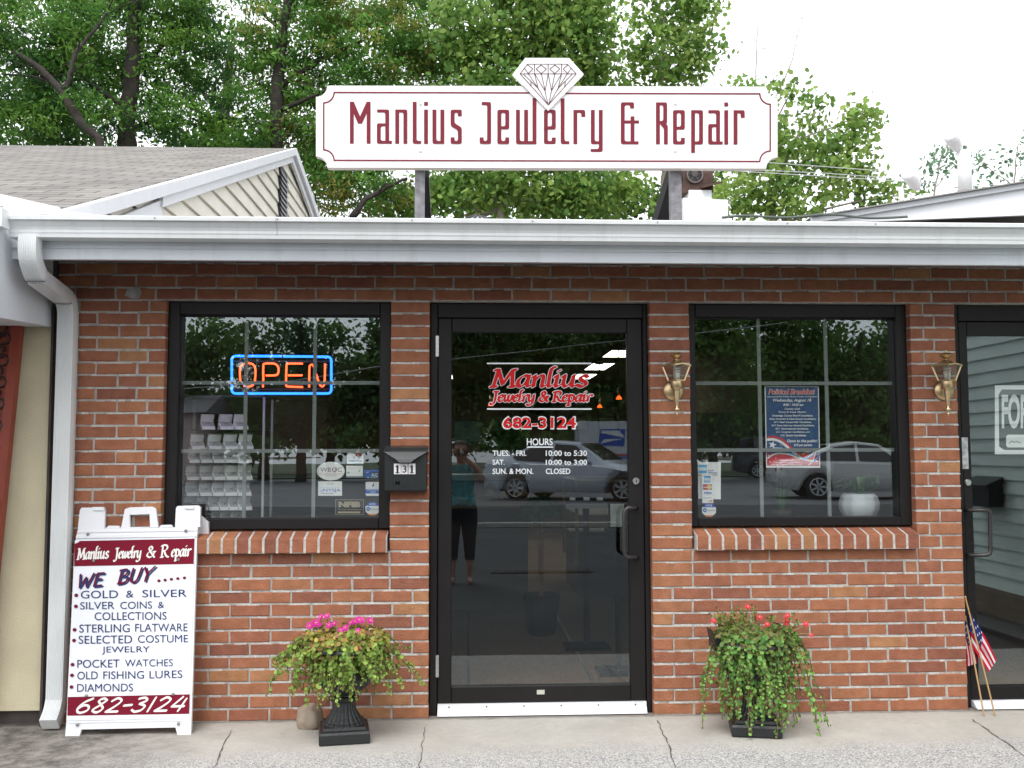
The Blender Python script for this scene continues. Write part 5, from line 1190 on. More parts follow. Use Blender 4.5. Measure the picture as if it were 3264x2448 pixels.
for i in range(4):
    c0 = cp + Vector((.02 + i * .012, 0, .14)); e = c0 + Vector((.03 + i * .01, 0, .10)); q.poly([c0, c0.lerp(e, .6) + Vector((-.03, 0, .02)), e, c0.lerp(e, .6) + Vector((.03, 0, -.02))])
q.build('leaves', leafM, wp)
cp = P(*c5(760, 1325), .4); cp.z = 14.72 * C + .021
gp = thing('window_plant', 'spiky grassy plant in a low pot at the middle of the right window', 'potted plant', tuple(cp))
q = MB(); q.lathe([(.04, 0), (.05, .01), (.055, .045), (.05, .047), (.01, .044)], cp, 20); q.build('pot', mat('dark_clay', (.05, .028, .022), rough=.7), gp, smooth=True)
q = MB()
for i in range(60):
    an = random.uniform(0, 6.28); L = random.uniform(.03, .11); hgt = random.uniform(.08, .2); d_ = Vector((math.cos(an), math.sin(an) * .6, 0)); s_ = Vector((-d_.y, d_.x, 0)) * .0045; c0 = cp + Vector((0, 0, .04)) + d_ * .02
    m1 = c0 + d_ * L * .35 + Vector((0, 0, hgt * .8)); e = c0 + d_ * L + Vector((0, 0, hgt)); q.col = random.choice([(.04, .12, .03), (.07, .17, .04)])
    q.poly([c0 - s_, c0 + s_, m1 + s_, m1 - s_]); q.poly([m1 - s_, m1 + s_, e])
q.build('leaves', leafM, gp)
q = MB(); cb = P(*c5(738, 1330), .5)
for i in range(22): q.sphere((cb.x, .5, 14.72 * C + .03 + i * .0125), .0045, 6, 4)
tag(q.build('bead_strand', mat('bead', (.5, .46, .4), rough=.3), loc=(cb.x, .5, 14.72 * C + .02)), 'strand of pale beads hanging behind the grassy plant', 'necklace')
# ================================================================ inside the shop, seen through the door
def at(px, py, y): return P(px, py, y)
d3 = lambda x, y: ((1350 + x / 2.0738) / PXS, (940 + y / 2.0738) / PXS)
frameM = mat('dark_frame', (.02, .015, .012), rough=.5); matM = mat('mount_board', (.24, .22, .17), rough=.8); seaM = mat('teal_picture', (.06, .16, .16), rough=.5, var=.5, vscale=5, stain=(.3, .22, .12), sscale=4, samt=.6)
def picture(x0, y0, x1, y1, y, label, m_=matM):
    a, b_ = P(*d3(x0, y1), y), P(*d3(x1, y0), y); t = thing('framed_picture', label, 'picture', ((a.x + b_.x) / 2, y, a.z)); w = .045
    q = MB(); q.box(a.x, a.x + w, y - .03, y, a.z, b_.z); q.box(b_.x - w, b_.x, y - .03, y, a.z, b_.z); q.box(a.x + w, b_.x - w, y - .03, y, a.z, a.z + w); q.box(a.x + w, b_.x - w, y - .03, y, b_.z - w, b_.z); q.build('frame', frameM, t)
    q = MB(); q.box(a.x + w, b_.x - w, y - .015, y - .005, a.z + w, b_.z - w); q.build('sheet', m_, t)
YW = 11.15
picture(980, 625, 1082, 745, YW, 'framed certificate, upper left on the back wall'); picture(1140, 625, 1272, 722, YW, 'framed certificate, upper right on the back wall'); picture(965, 795, 1092, 905, YW, 'framed certificate, lower left on the back wall'); picture(1145, 795, 1282, 905, YW, 'framed certificate, lower right on the back wall')
picture(186, 818, 402, 985, YW, 'large teal painting on the back wall at the left', seaM)
q = MB(); a, b_ = P(*d3(205, 592), YW), P(*d3(252, 545), YW); q.cbox(a.x, b_.x, YW - .08, YW - .001, a.z, b_.z, .02); tag(q.build('wall_box', mat('wall_box_white', (.35, .36, .33)), loc=tuple(a)), 'small white box high on the back wall', 'wall box')
c_ = P(*d3(760, 682), YW); q = MB(); q.tube([c_ + Vector((.30 * math.cos(i * .2618), -.03, .30 * math.sin(i * .2618))) for i in range(25)], .03, 6)
ck = thing('wall_clock', 'round dark clock with thin rim on the back wall', 'clock', tuple(c_)); q.build('rim', mat('clock_rim', (.06, .06, .055), rough=.4), ck, smooth=True)
q = MB(); q.lathe([(.28, -.012), (.001, -.012)], c_, 24, 'y'); q.build('face', blackM, ck); q = MB(); q.bar(c_ + Vector((0, -.02, 0)), c_ + Vector((.16, -.02, .2)), .014, .006, (0, 1, 0)); q.bar(c_ + Vector((0, -.02, 0)), c_ + Vector((-.14, -.02, -.2)), .014, .006, (0, 1, 0)); q.build('hand', brassM, ck)
lampW = mat('fluorescent_diffuser', (1.0, 1.0, .86), emit=3.2)
def troffer(x0, x1, y0, y1, label):
    t = thing('ceiling_light', label, 'ceiling light', ((x0 + x1) / 2, (y0 + y1) / 2, ZC), 'fluorescent panels on the shop ceiling')
    q = MB(); w = .025; z = ZC - .012
    q.box(x0 - w, x0, y0 - w, y1 + w, z, ZC - .001); q.box(x1, x1 + w, y0 - w, y1 + w, z, ZC - .001); q.box(x0, x1, y0 - w, y0, z, ZC - .001); q.box(x0, x1, y1, y1 + w, z, ZC - .001); q.build('frame', mat('troffer_frame', (.3, .3, .28)), t)
    q = MB(); q.box(x0, x1, y0, y1, z + .003, ZC - .002); q.build('diffuser', lampW, t)
for i, (y0, y1) in enumerate(((3.5, 4.4), (5.1, 6.15), (6.95, 7.9), (8.6, 9.5))):
    troffer(1.57, 1.84, y0, y1, f"lit ceiling panel in the right row, {['nearest the door', 'second from the door', 'third from the door', 'farthest from the door'][i]}")
    troffer(-.53, -.21, y0, y1, f"lit ceiling panel in the left row, {['nearest the door', 'second from the door', 'third from the door', 'farthest from the door'][i]}")
amberM = mat('amber_glass', (.9, .13, .02), emit=.9)
def pendant(px, y, ptop, pbot, label):
    b_ = P(px, pbot, y); t = thing('pendant_lamp', label, 'pendant lamp', (b_.x, y, ZC), 'amber pendant lamps over the counters')
    q = MB(); q.tube([(b_.x, y, ZC), (b_.x, y, b_.z + .1)], .006, 6); q.lathe([(.05, ZC - .025), (.06, ZC - .002)], (b_.x, y, 0), 14); q.build('cord', mat('pendant_cord', (.1, .1, .09)), t)
    q = MB(); q.lathe([(.015, b_.z + .12), (.02, b_.z + .07), (.012, b_.z + .04)], (b_.x, y, 0), 12); q.build('cap', brassM, t, smooth=True)
    q = MB(); q.lathe([(.012, b_.z + .035), (.024, b_.z + .02), (.033, b_.z), (.03, b_.z - .004), (.01, b_.z + .0)], (b_.x, y, 0), 16); q.build('shade', amberM, t, smooth=True)
pendant(1337, 5.2, 735, 862, 'amber pendant lamp hanging at the right edge of the door glass'); pendant(1295.5, 6.9, 768, 880, 'amber pendant lamp hanging left of its brighter neighbour'); pendant(1060, 6.2, 745, 876, 'amber pendant lamp hanging behind the red door lettering')
creamM = mat('counter_cream', (.42, .37, .27), rough=.5); glassD = mat('case_front', (.30, .32, .31), rough=.15)
yc = 3.2; a, b_ = P(*d3(185, 1340), yc), P(*d3(705, 1188), yc)
ct = thing('display_counter', 'cream topped display counter with pale front inside the door', 'counter', ((a.x + b_.x) / 2, yc + .3, .0))
q = MB(); q.box(-1.2, b_.x, yc - .01, yc + .6, b_.z - .045, b_.z); q.build('top', creamM, ct)
q = MB(); q.box(-1.2, b_.x - .02, yc + .02, yc + .58, .02, b_.z - .05); q.build('body', mat('counter_wood', (.05, .035, .028), rough=.5), ct)
q = MB(); e = P(*d3(400, 1335), yc); q.box(e.x, b_.x - .03, yc + .005, yc + .018, P(*d3(400, 1300), yc).z, b_.z - .05); q.build('panel', glassD, ct)
for x, y0, y1, r, lb in ((445, 1245, 1332, .06, 'tall gold necklace bust in front of the counter'), (535, 1288, 1338, .05, 'low gold necklace bust, middle of three'), (640, 1285, 1338, .065, 'wide gold necklace bust, rightmost of three')):
    yb_ = yc - .35; c0, c1 = P(*d3(x, y1), yb_), P(*d3(x, y0), yb_); h_ = c1.z - c0.z; q = MB(); q.lathe([(r * .75, 0), (r * .95, h_ * .2), (r, h_ * .45), (r * .7, h_ * .72), (r * .35, h_ * .86), (r * .33, h_)], c0, 18)
    tag(q.build('necklace_bust', mat('bust_gold', (.28, .2, .08), rough=.5), smooth=True, loc=tuple(c0)), lb, 'necklace bust')
q = MB(); a, b_ = P(*d3(190, 1355), yc - .35), P(*d3(720, 1338), yc - .35); q.box(-1.0, b_.x, yc - .5, yc - .2, a.z - .06, b_.z)
tag(q.build('bust_shelf', mat('shelf_wood', (.14, .10, .06)), loc=(0, yc - .35, a.z)), 'narrow wooden shelf carrying the necklace busts', 'shelf')
sc_ = thing('glass_showcase', 'glass showcase with brass trim at the right inside the door', 'showcase', (1.6, 4.1, 0))
x0 = P(*d3(1010, 1300), 4.0).x; x1 = 2.3; zt_ = P(*d3(1010, 1240), 4.0).z
trim = mat('brass_trim', (.45, .36, .16), rough=.3, metal=.6)
for x in (x0, x1):
    for y in (4.0, 5.2):
        q = MB(); q.box(x - .015, x + .015, y - .015, y + .015, .3, zt_); q.build('corner_post', trim, sc_)
q = MB()
for y in (4.0, 5.2): q.box(x0, x1, y - .015, y + .015, zt_, zt_ + .025)
for x in (x0, x1): q.box(x - .015, x + .015, 4.015, 5.185, zt_, zt_ + .025)
q.build('top_rail', trim, sc_); q = MB(); q.box(x0 + .02, x1 - .02, 4.02, 5.18, .0, .55); q.build('base', mat('counter_wood', (.05, .035, .028)), sc_)
q = MB(); q.box(x0 + .02, x1 - .02, 4.05, 5.15, .75, .76); q.build('shelf', mat('velvet', (.2, .19, .16)), sc_)
y = 1.6; a, b_ = P(*d3(940, 1392), y), P(*d3(1215, 1305), y)
tr_ = thing('tray_table', 'dark tray with three white tags just inside the door', 'tray', ((a.x + b_.x) / 2, y, a.z)); q = MB(); q.prism([(a.x, y, a.z), (b_.x, y, a.z), (b_.x - .01, y + .12, b_.z), (a.x + .01, y + .12, b_.z)], (0, .012, -.004)); q.build('board', mat('tray_dark', (.07, .07, .075), rough=.4), tr_)
q = MB(); q.box(a.x, b_.x, y - .012, y - .001, a.z - .02, a.z + .012); q.build('ledge', mat('ledge_grey', (.25, .26, .26)), tr_)
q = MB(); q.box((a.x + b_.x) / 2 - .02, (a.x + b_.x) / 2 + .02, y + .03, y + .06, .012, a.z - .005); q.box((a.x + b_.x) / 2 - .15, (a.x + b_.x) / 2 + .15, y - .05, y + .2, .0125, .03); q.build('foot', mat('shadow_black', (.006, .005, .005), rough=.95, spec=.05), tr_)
for fx in (985, 1078, 1165):
    c_ = P(*d3(fx, 1352), y); q = MB(); q.box(c_.x - .02, c_.x + .02, y + .0, y + .02, c_.z - .006, c_.z + .014); q.build('tag', paperM, tr_)
y = .9; a, b_ = P(*d3(1225, 1545), y), P(*d3(1338, 1375), y)
es = thing('brochure_stand', 'white brochure in a dark easel stand behind the door handle', 'brochure stand', ((a.x + b_.x) / 2, y, a.z)); q = MB(); q.box(a.x + .01, b_.x - .012, y - .004, y, a.z + .01, b_.z - .005); q.build('brochure', mat('brochure', (.36, .4, .36), var=.3, vscale=14), es)
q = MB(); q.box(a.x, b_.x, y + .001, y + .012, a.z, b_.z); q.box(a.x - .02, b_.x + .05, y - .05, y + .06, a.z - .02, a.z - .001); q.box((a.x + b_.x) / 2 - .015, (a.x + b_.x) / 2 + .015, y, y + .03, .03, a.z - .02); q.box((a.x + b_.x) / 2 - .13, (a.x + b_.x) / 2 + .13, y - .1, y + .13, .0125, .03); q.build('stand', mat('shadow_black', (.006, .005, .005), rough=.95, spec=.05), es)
def bush(px, py, y, r, label, cols, pot=True):
    c = P(px, py, y); t = thing('house_plant', label, 'plant', (c.x, y, .0)); q = MB()
    for i in range(130):
        d_ = Vector((random.gauss(0, 1), random.gauss(0, 1), abs(random.gauss(0, 1)) * .8 - .2)).normalized(); p_ = c + d_ * r * random.uniform(.4, 1); disc_leaf(q, p_, d_ + Vector((random.gauss(0, .5), -.5, random.gauss(0, .5))), r * .16, random.choice(cols), 5, 1.8)
    q.build('leaves', leafM, t); q = MB(); q.tube([(c.x, y, .012), (c.x, y, c.z)], .02, 6); q.build('stem', stemM, t)
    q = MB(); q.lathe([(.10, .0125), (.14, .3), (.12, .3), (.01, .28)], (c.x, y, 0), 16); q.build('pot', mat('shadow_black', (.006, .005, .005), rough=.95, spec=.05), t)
bush(1168, 1112, 2.2, .16, 'dark leafy plant low inside the door', [(.03, .07, .02), (.04, .09, .025)])
bush(1090, 960, 5.5, .28, 'green leafy plant behind the counter', [(.06, .16, .03), (.1, .2, .04), (.05, .12, .03)])
# ================================================================ neighbouring buildings
def shingle_mat():
    M = bpy.data.materials.new('shingles'); M.use_nodes = True; n = M.node_tree.nodes; l = M.node_tree.links; b = n['Principled BSDF']; b.inputs['Roughness'].default_value = .95; b.inputs['Specular IOR Level'].default_value = .15
    tc = n.new('ShaderNodeTexCoord'); br = n.new('ShaderNodeTexBrick'); br.inputs['Scale'].default_value = 1; br.inputs['Brick Width'].default_value = .3; br.inputs['Row Height'].default_value = .13; br.inputs['Mortar Size'].default_value = .009; br.inputs['Mortar Smooth'].default_value = .3
    br.inputs['Color1'].default_value = (.27, .257, .243, 1); br.inputs['Color2'].default_value = (.345, .33, .31, 1); br.inputs['Mortar'].default_value = (.10, .09, .085, 1)
    no = n.new('ShaderNodeTexNoise'); no.inputs['Scale'].default_value = 2.2; no.inputs['Detail'].default_value = 6; l.new(tc.outputs['Object'], no.inputs['Vector'])
    mx = n.new('ShaderNodeMix'); mx.data_type = 'RGBA'; mx.blend_type = 'MULTIPLY'; mx.inputs[0].default_value = .55; l.new(tc.outputs['Object'], br.inputs['Vector']); l.new(br.outputs[0], mx.inputs[6]); l.new(no.outputs[0], mx.inputs[7]); l.new(mx.outputs[2], b.inputs['Base Color'])
    return M
XG = -2.11
ap = PX(625, 326, XG); lo = PX(130, 462, XG); rr_ = PX(678, 472, XG)
hs_ = thing('gabled_house', 'house on the left with grey shingle roof and a cream sided gable with white trim', 'house', (XG - 3, 4, 0))
cream = mat('cream_siding', (.80, .77, .68), rough=.55, var=.06, vscale=3); trimM = mat('white_trim', (.80, .82, .86), rough=.45, var=.03)
def lerp(a, b, t): return a + (b - a) * t
ev = lo + (lo - ap) * .02
q = MB(); ridge_w = Vector((-9, 0, 0)); th = Vector((0, 0, -.06))
e_up = Vector((0, 0, .03))
q.prism([ev + e_up + Vector((.06, 0, 0)), ap + e_up + Vector((.06, 0, 0)), ap + e_up + ridge_w, ev + e_up + ridge_w], (0, 0, -.05))
rear = rr_ + (rr_ - ap) * 1.5
q.prism([ap + e_up + Vector((.06, 0, 0)), rear + e_up + Vector((.06, 0, 0)), rear + e_up + ridge_w, ap + e_up + ridge_w], (0, 0, -.05))
q.build('roof', shingle_mat(), hs_)
# gable siding: lapped boards running into depth
q = MB(); z = lo.z - .6; hb = .155
def ypl(zv):   # y range of the gable at height zv
    t = (zv - lo.z) / (ap.z - lo.z); y0 = lerp(lo.y, ap.y, max(t, -.3)); t2 = (zv - rr_.z) / (ap.z - rr_.z); y1 = lerp(rr_.y, ap.y, t2); return y0, min(y1, 15)
while z < ap.z - .05:
    z1 = min(z + hb, ap.z - .02); a0, b0 = ypl(z); a1, b1 = ypl(z1)
    if b1 > a1: q.prism([(XG - .0, a0, z), (XG - .0, b0, z), (XG - .025, b1, z1 + .012), (XG - .025, a1, z1 + .012)], (-.02, 0, 0))
    z += hb
gw = q.build('gable_siding', cream, hs_)
q = MB(); q.prism([lo + Vector((-.1, 0, 0)), ap + Vector((-.1, 0, 0)), rr_ + Vector((-.1, 0, 0)), rear + Vector((-.1, 0, 0)), Vector((XG - .1, rear.y, 0)), Vector((XG - .1, lo.y, 0))], (-.1, 0, 0)); q.box(XG - 9, XG - .2, lo.y - .02, lo.y + .1, 1.9, lo.z); q.build('wall', cream, hs_)
def rake(a, b, h, w, name, zo=0.0, m_=trimM):
    q = MB(); q.prism([a + Vector((.075 - w, 0, zo)), b + Vector((.075 - w, 0, zo)), b + Vector((.075 - w, 0, zo - h)), a + Vector((.075 - w, 0, zo - h))], (w + .012, 0, 0)); return q.build(name, m_, hs_)
rake(ev, ap, .085, .03, 'rake_board', .035); rake(ap, rear, .10, .03, 'rake_board', .035)
t_ = .24; inner = lo + (ap - lo) * t_
rake(inner + Vector((-.04, 0, 0)), ap + Vector((-.04, 0, 0)), .085, .02, 'rake_frieze', -.051); rake(ap + Vector((-.04, 0, 0)), rear + Vector((-.04, 0, 0)), .085, .02, 'rake_frieze', -.066)
q = MB(); cr_ = PX(415, 440, XG + .02); q.prism([lo + Vector((.03, .1, -.09)), inner + Vector((.03, 0, -.09)), inner + Vector((.03, .2, -.45)), lo + Vector((.03, .1, -.5))], (-.03, 0, 0)); q.build('return_panel', trimM, hs_)
v0, v1 = PX(612, 372, XG + .02), PX(626, 385, XG + .02); zb = PX(617, 468, XG + .02).z
q = MB(); ya, yb2 = PX(607, 420, XG + .02).y, PX(622, 420, XG + .02).y; zt_ = PX(615, 372, XG).z
q.box(XG - .01, XG + .012, ya, yb2, zb - .3, zt_); q.cur = 1
for i in range(12):
    z = zb - .2 + i * (zt_ - zb + .2) / 12; q.prism([(XG + .012, ya, z), (XG + .012, yb2, z), (XG + .03, yb2, z - .05), (XG + .03, ya, z - .05)], (0, 0, .012))
q.build('gable_vent', [blackM, mat('vent_slat', (.25, .25, .27))], hs_)
# front eave of the house: rising white board, dark gap, gutter end
q = MB(); a, b_ = P(132, 455, -.14), P(-60, 412, -.14); q.prism([a, b_, b_ - Vector((0, 0, .095)), a - Vector((0, 0, .066))], (0, .03, 0)); q.prism([a + Vector((0, -.02, .012)), b_ + Vector((0, -.02, .012)), b_ - Vector((0, .02, .05)), a - Vector((0, .02, .04))], (0, .015, 0)); q.build('eave_board', trimM, hs_)
q = MB(); a = P(50, 466, -.2); q.tube([a + Vector((-.5, .0, .02)), a + Vector((.1, 0, .005)), a + Vector((.42, 0, -.02))], [.03, .03, .022], 8); q.build('eave_gutter', whiteGM, hs_)
# boxed porch side facing the shop, cream wall and door below
Xp = -2.1
l0, l1 = PX(-40, 671, Xp), PX(127, 710, Xp)
q = MB(); q.prism([(Xp, -1.5, 1.90), (Xp, 0.0, l1.z), (Xp, 0.0, 2.40), (Xp, -1.5, 2.36)], (-.03, 0, 0)); q.prism([(Xp - .03, -1.5, 1.9), (Xp - .03, 0, l1.z), (Xp - 1.6, 0, l1.z), (Xp - 1.6, -1.5, 1.9)], (0, 0, .03)); q.build('porch_side', whiteM, hs_)
q = MB(); a = P(8, 520, -.6); q.box(Xp - .02, Xp + .035, -.66, -.58, P(5, 495, -.6).z, P(5, 455, -.6).z); q.build('gutter_end', whiteGM, hs_)
cw = mat('cream_stucco', (.72, .65, .45), rough=.85, var=.07, vscale=5, bump=.35, bscale=110)
q = MB(); q.box(-2.75, Xp + .002, .0, .12, P(70, 1535, 0).z, 2.05); q.build('cream_wall', cw, hs_)
q = MB(); q.box(-4.0, Xp - .005, .03, .12, -.02, P(70, 1535, 0).z); q.box(-2.1, -2.088, -.03, .2, 0, 2.4); q.build('gap_fill', mat('gap_shade', (.07, .06, .055), rough=.95, var=.3), hs_)  # dark colour stands in for the shaded gap under the cream wall
orM = mat('orange_red_paint', (.27, .042, .02), rough=.4, var=.1)
dm = P(24, 1000, -.1)
cd = thing('carved_door_panel', 'leaning orange red panel with dark scrollwork at the far left edge', 'door panel', (dm.x, -.1, 0))
T_, Bt = P(48, 690, -.08), P(-38, 1560, -.08)
q = MB(); dirv = (T_ - Bt); q.prism([Bt, T_ + dirv * .02, T_ + dirv * .02 + Vector((-.75, 0, 0)), Bt + Vector((-.75, 0, 0))], (0, .035, 0)); q.build('panel', orM, cd)
q = MB(); q.prism([Bt + Vector((0, -.012, 0)), T_ + Vector((0, -.012, 0)), T_ + Vector((-.045, -.012, 0)), Bt + Vector((-.045, -.012, 0))], (0, .012, 0)); q.build('stile', orM, cd)
q = MB()
for i in range(9):
    t = .52 + i * .055; c = Bt + dirv * t + Vector((-.085, -.008, 0))
    for s_ in (1, -1):
        pts = [c + Vector((s_ * (.012 + .03 * math.sin(a * .5)) * math.cos(a), 0, .035 * math.sin(a) * (1 - a * .06) + s_ * .02)) for a in [k * .45 for k in range(12)]]
        q.tube(pts, .006, 5)
q.build('scrollwork', mat('black_scroll', (.02, .012, .01), rough=.5), cd)
q = MB(); c = Bt + dirv * .53 + Vector((-.05, -.016, 0)); q.box(c.x - .035, c.x + .03, c.y - .012, c.y, c.z - .05, c.z + .03); q.build('latch', mat('latch_dark', (.09, .035, .02), rough=.5), cd)
# right-hand building: pale gable rake behind the shop roof
rb_ = thing('neighbour_building', 'neighbouring roof with a pale sloping rake board at the right edge', 'building', (5, 1.6, 0))
yq = 1.4; a, b_ = P(1750, 476, yq), P(2330, 381, yq); dn = 1.3 * (P(2212, 462, yq).z - P(2212, 401, yq).z)
q = MB(); q.prism([a, b_, b_ + Vector((0, 0, dn)), a + Vector((.1, 0, -.02))], (0, .03, 0)); q.build('rake_board', trimM, rb_)
q = MB(); q.prism([a + Vector((0, -.03, .012)), b_ + Vector((0, -.03, .012)), b_ + Vector((0, -.03, -.025)), a + Vector((0, -.03, -.025))], (0, .03, 0)); q.build('drip_edge', mat('drip_grey', (.5, .53, .56)), rb_)
q = MB(); q.prism([a + Vector((0, -.05, .014)), b_ + Vector((0, -.05, .014)), b_ + Vector((0, 5, .014)), a + Vector((0, 5, .014))], (0, 0, .008)); q.build('roof', mat('pale_roof_edge', (.3, .29, .28), rough=.9), rb_)
q = MB(); q.prism([a + Vector((.1, .3, -.06)), b_ + Vector((0, .3, -.1)), Vector((b_.x, yq + .3, 1.5)), Vector((a.x, yq + .3, 1.5))], (0, .1, 0)); q.build('gable_wall', mat('gable_shade', (.06, .055, .05)), rb_)  # near-black colour stands in for the shadow under the rake

# side wing of the parade: clapboard wall that the right door reflects
wing = thing('clapboard_wing', 'grey clapboard side wall reflected in the right door', 'building', (3.92, -1.3, 0))
clap = mat('grey_clapboard', (.64, .74, .68), rough=.7, var=.08, vscale=2)
q = MB(); z = .32; zb = .28
while z < 2.6:
    q.prism([(3.92, -3.1, z), (3.92, -.02, z), (3.905 + .03, -.02, z + .105), (3.935, -3.1, z + .105)], (.05, 0, 0)); z += .105 - .004
q.build('siding', clap, wing)
q = MB(); q.box(3.9, 4.0, -3.1, -.02, .12, .30); q.build('skirt_board', mat('skirt_brown', (.18, .14, .10), rough=.8, var=.2), wing)
q = MB(); q.box(3.95, 4.1, -3.1, -.02, 0.0, .12); q.build('plinth', mat('plinth_grey', (.25, .25, .24)), wing)
q = MB(); pc = PX(2160, 1057, 3.92); yy = .2 - pc.y if pc.y > 0 else -1.9
wm = thing('wall_mailbox', 'black mailbox on the clapboard wall, seen only as a reflection', 'mailbox', (3.9, -1.95, 1.02)); q.box(3.80, 3.904, -2.12, -1.78, .93, 1.1); q.prism([(3.77, -2.14, 1.09), (3.904, -2.14, 1.15), (3.904, -2.14, 1.1), (3.77, -2.14, 1.07)], (0, .38, 0)); q.build('box', mbM, wm)

# ================================================================ trees
def leaves_mesh(name, cen, L, Wd, cols, m_, parent, droop=0.0, rs=RS, flat=0.0):
    n = len(cen); th = rs.uniform(0, 2 * np.pi, n); ph = np.arccos(rs.uniform(-1, 1, n))
    u = np.stack([np.sin(ph) * np.cos(th), np.sin(ph) * np.sin(th), np.cos(ph) * (1 - flat) - droop], 1); u /= np.linalg.norm(u, axis=1, keepdims=True) + 1e-9
    r = rs.normal(size=(n, 3)); w = np.cross(u, r); w /= np.linalg.norm(w, axis=1, keepdims=True) + 1e-9
    nn = np.cross(u, w)
    L = L * rs.uniform(.5, 1.45, (n, 1)); Wd = Wd * rs.uniform(.5, 1.45, (n, 1))
    v = np.empty((n, 6, 3)); bow = nn * L * .12
    v[:, 0] = cen - u * L * .5; v[:, 1] = cen - u * L * .18 - w * Wd * .5 + bow; v[:, 2] = cen + u * L * .2 - w * Wd * .42 + bow; v[:, 3] = cen + u * L * .5; v[:, 4] = cen + u * L * .2 + w * Wd * .42 + bow; v[:, 5] = cen - u * L * .18 + w * Wd * .5 + bow
    off = ROOT[parent]; v -= np.array([off.x, off.y, off.z])
    me = bpy.data.meshes.new(name); me.vertices.add(n * 6); me.vertices.foreach_set('co', v.reshape(-1)); me.loops.add(n * 6); me.loops.foreach_set('vertex_index', np.arange(n * 6, dtype=np.int32)); me.polygons.add(n); me.polygons.foreach_set('loop_start', np.arange(0, n * 6, 6, dtype=np.int32)); me.polygons.foreach_set('loop_total', np.full(n, 6, dtype=np.int32))
    at_ = me.color_attributes.new('Col', 'FLOAT_COLOR', 'CORNER'); c = np.ones((n, 6, 4)); c[:, :, :3] = cols[:, None, :]; at_.data.foreach_set('color', c.reshape(-1))
    me.materials.append(m_); me.update(calc_edges=True); me.validate()
    o = bpy.data.objects.new(name, me); COL.objects.link(o); o.parent = parent; ROOT[o] = off; return o
treeLeafM = mat('tree_leaf', (.08, .15, .03), rough=.6, spec=.25, attr=True, transl=.5)
locBark = mat('dark_bark', (.035, .029, .024), rough=.95, var=.4, vscale=9, bump=.8, bscale=30)
sycBark = mat('pale_bark', (.33, .30, .24), rough=.9, var=.3, vscale=5, bump=.3, bscale=20, stain=(.14, .12, .09), sscale=4, samt=.7)
def clumps(blobs, y, dy, per, sig, n_leaf, pal, rs=RS, jit=.14, shell=.35, mirror=False, flat=.55, back=0.0):
    """blobs: (px,py,rx,ry[,weight]) ellipses at depth y (pixels) -> leaf centres and colours"""
    C_ = []; K = []
    for b in blobs:
        px, py, rx, ry = b[:4]; wgt = b[4] if len(b) > 4 else 1.0
        c = np.array(MIR(px, py, y)) if mirror else np.array(P(px, py, y + back)); s_ = (DIST + y + (0 if mirror else back)) / (F / PXS)
        R3 = np.array([rx * s_, min(dy, max(rx, ry) * s_ * .9), ry * s_])
        n = max(3, int(per * wgt * rx * ry * math.pi * s_ * s_))
        d = rs.normal(size=(n, 3)); d /= np.linalg.norm(d, axis=1, keepdims=True); d *= rs.uniform(shell, 1.0, (n, 1)) ** .6
        cc = c + d * R3
        nl = n_leaf
        p = (cc[:, None, :] + rs.normal(size=(n, nl, 3)) * np.array([sig, sig, sig * flat])).reshape(-1, 3)
        base = np.array([pal[i] for i in rs.choice(len(pal), n)]); base = base * rs.uniform(.72, 1.28, (n, 1))
        k = np.repeat(base, nl, 0) * rs.uniform(1 - jit, 1 + jit, (n * nl, 1))
        C_.append(p); K.append(k)
    return np.concatenate(C_), np.concatenate(K)
def wob(pts, rr):
    P2 = []; R2 = []
    for i in range(len(pts) - 1):
        n_ = 4; L = (pts[i + 1] - pts[i]).length
        for k in range(n_):
            t = k / n_; w = 0 if k == 0 else .035 * L
            P2.append(pts[i].lerp(pts[i + 1], t) + Vector((random.uniform(-w, w), random.uniform(-w, w), 0))); R2.append((rr[i] + (rr[i + 1] - rr[i]) * t) * random.uniform(.9, 1.1))
    return P2 + [pts[-1]], R2 + [rr[-1]]
def tree(label, y, blobs, pal, L, Wd, per, sig, n_leaf, trunk, limbs, bark, dy=2.2, droop=0.0, mirror=False, name='tree', group='trees behind the shop', flat=.55, back=0.0):
    f = MIR if mirror else P
    base = f(trunk[0][0], trunk[0][1], y)
    t = thing(name, label, 'tree', (base.x, base.y, 0), group)
    s_ = (DIST + y) / (F / PXS)
    q = MB()
    tp = [f(x, yy, y) for x, yy, r in trunk]; rr = [r * s_ for x, yy, r in trunk]
    low = Vector((tp[0].x, tp[0].y, -.05))
    if tp[0].z > .2: tp = [low] + tp; rr = [rr[0] * 1.25] + rr
    q.tube(*wob(tp, rr), 10); q.build('trunk', bark, t, smooth=True)
    if limbs:
        for lm in limbs:
            q = MB(); pts = [f(x, yy, y + dz) for x, yy, r, dz in lm]; q.tube(*wob(pts, [r * s_ for x, yy, r, dz in lm]), 7)
            for _ in range(5):     # side twigs
                i = random.randrange(1, len(pts)); a = pts[i - 1].lerp(pts[i], random.random()); d_ = Vector((random.gauss(0, 1), random.gauss(0, .6), random.uniform(-.2, 1))) * .35
                q.tube([a, a + d_ * .5 + Vector((0, 0, .05)), a + d_], [lm[-1][2] * s_ * .7, lm[-1][2] * s_ * .5, .006], 5)
            q.build('branch', bark, t, smooth=True)
    cen, col = clumps(blobs, y, dy, per, sig, n_leaf, pal, mirror=mirror, flat=flat, back=back)
    leaves_mesh('crown', cen, L, Wd, col, treeLeafM, t, droop)
    return t
dk = [(.085, .20, .035), (.11, .25, .045), (.13, .28, .05), (.065, .165, .04), (.19, .34, .06), (.055, .14, .045)]
md = [(0.104, 0.26, 0.052), (0.143, 0.312, 0.065), (0.195, 0.377, 0.078), (0.312, 0.351, 0.078), (0.27, 0.26, 0.075), (0.091, 0.221, 0.052)]
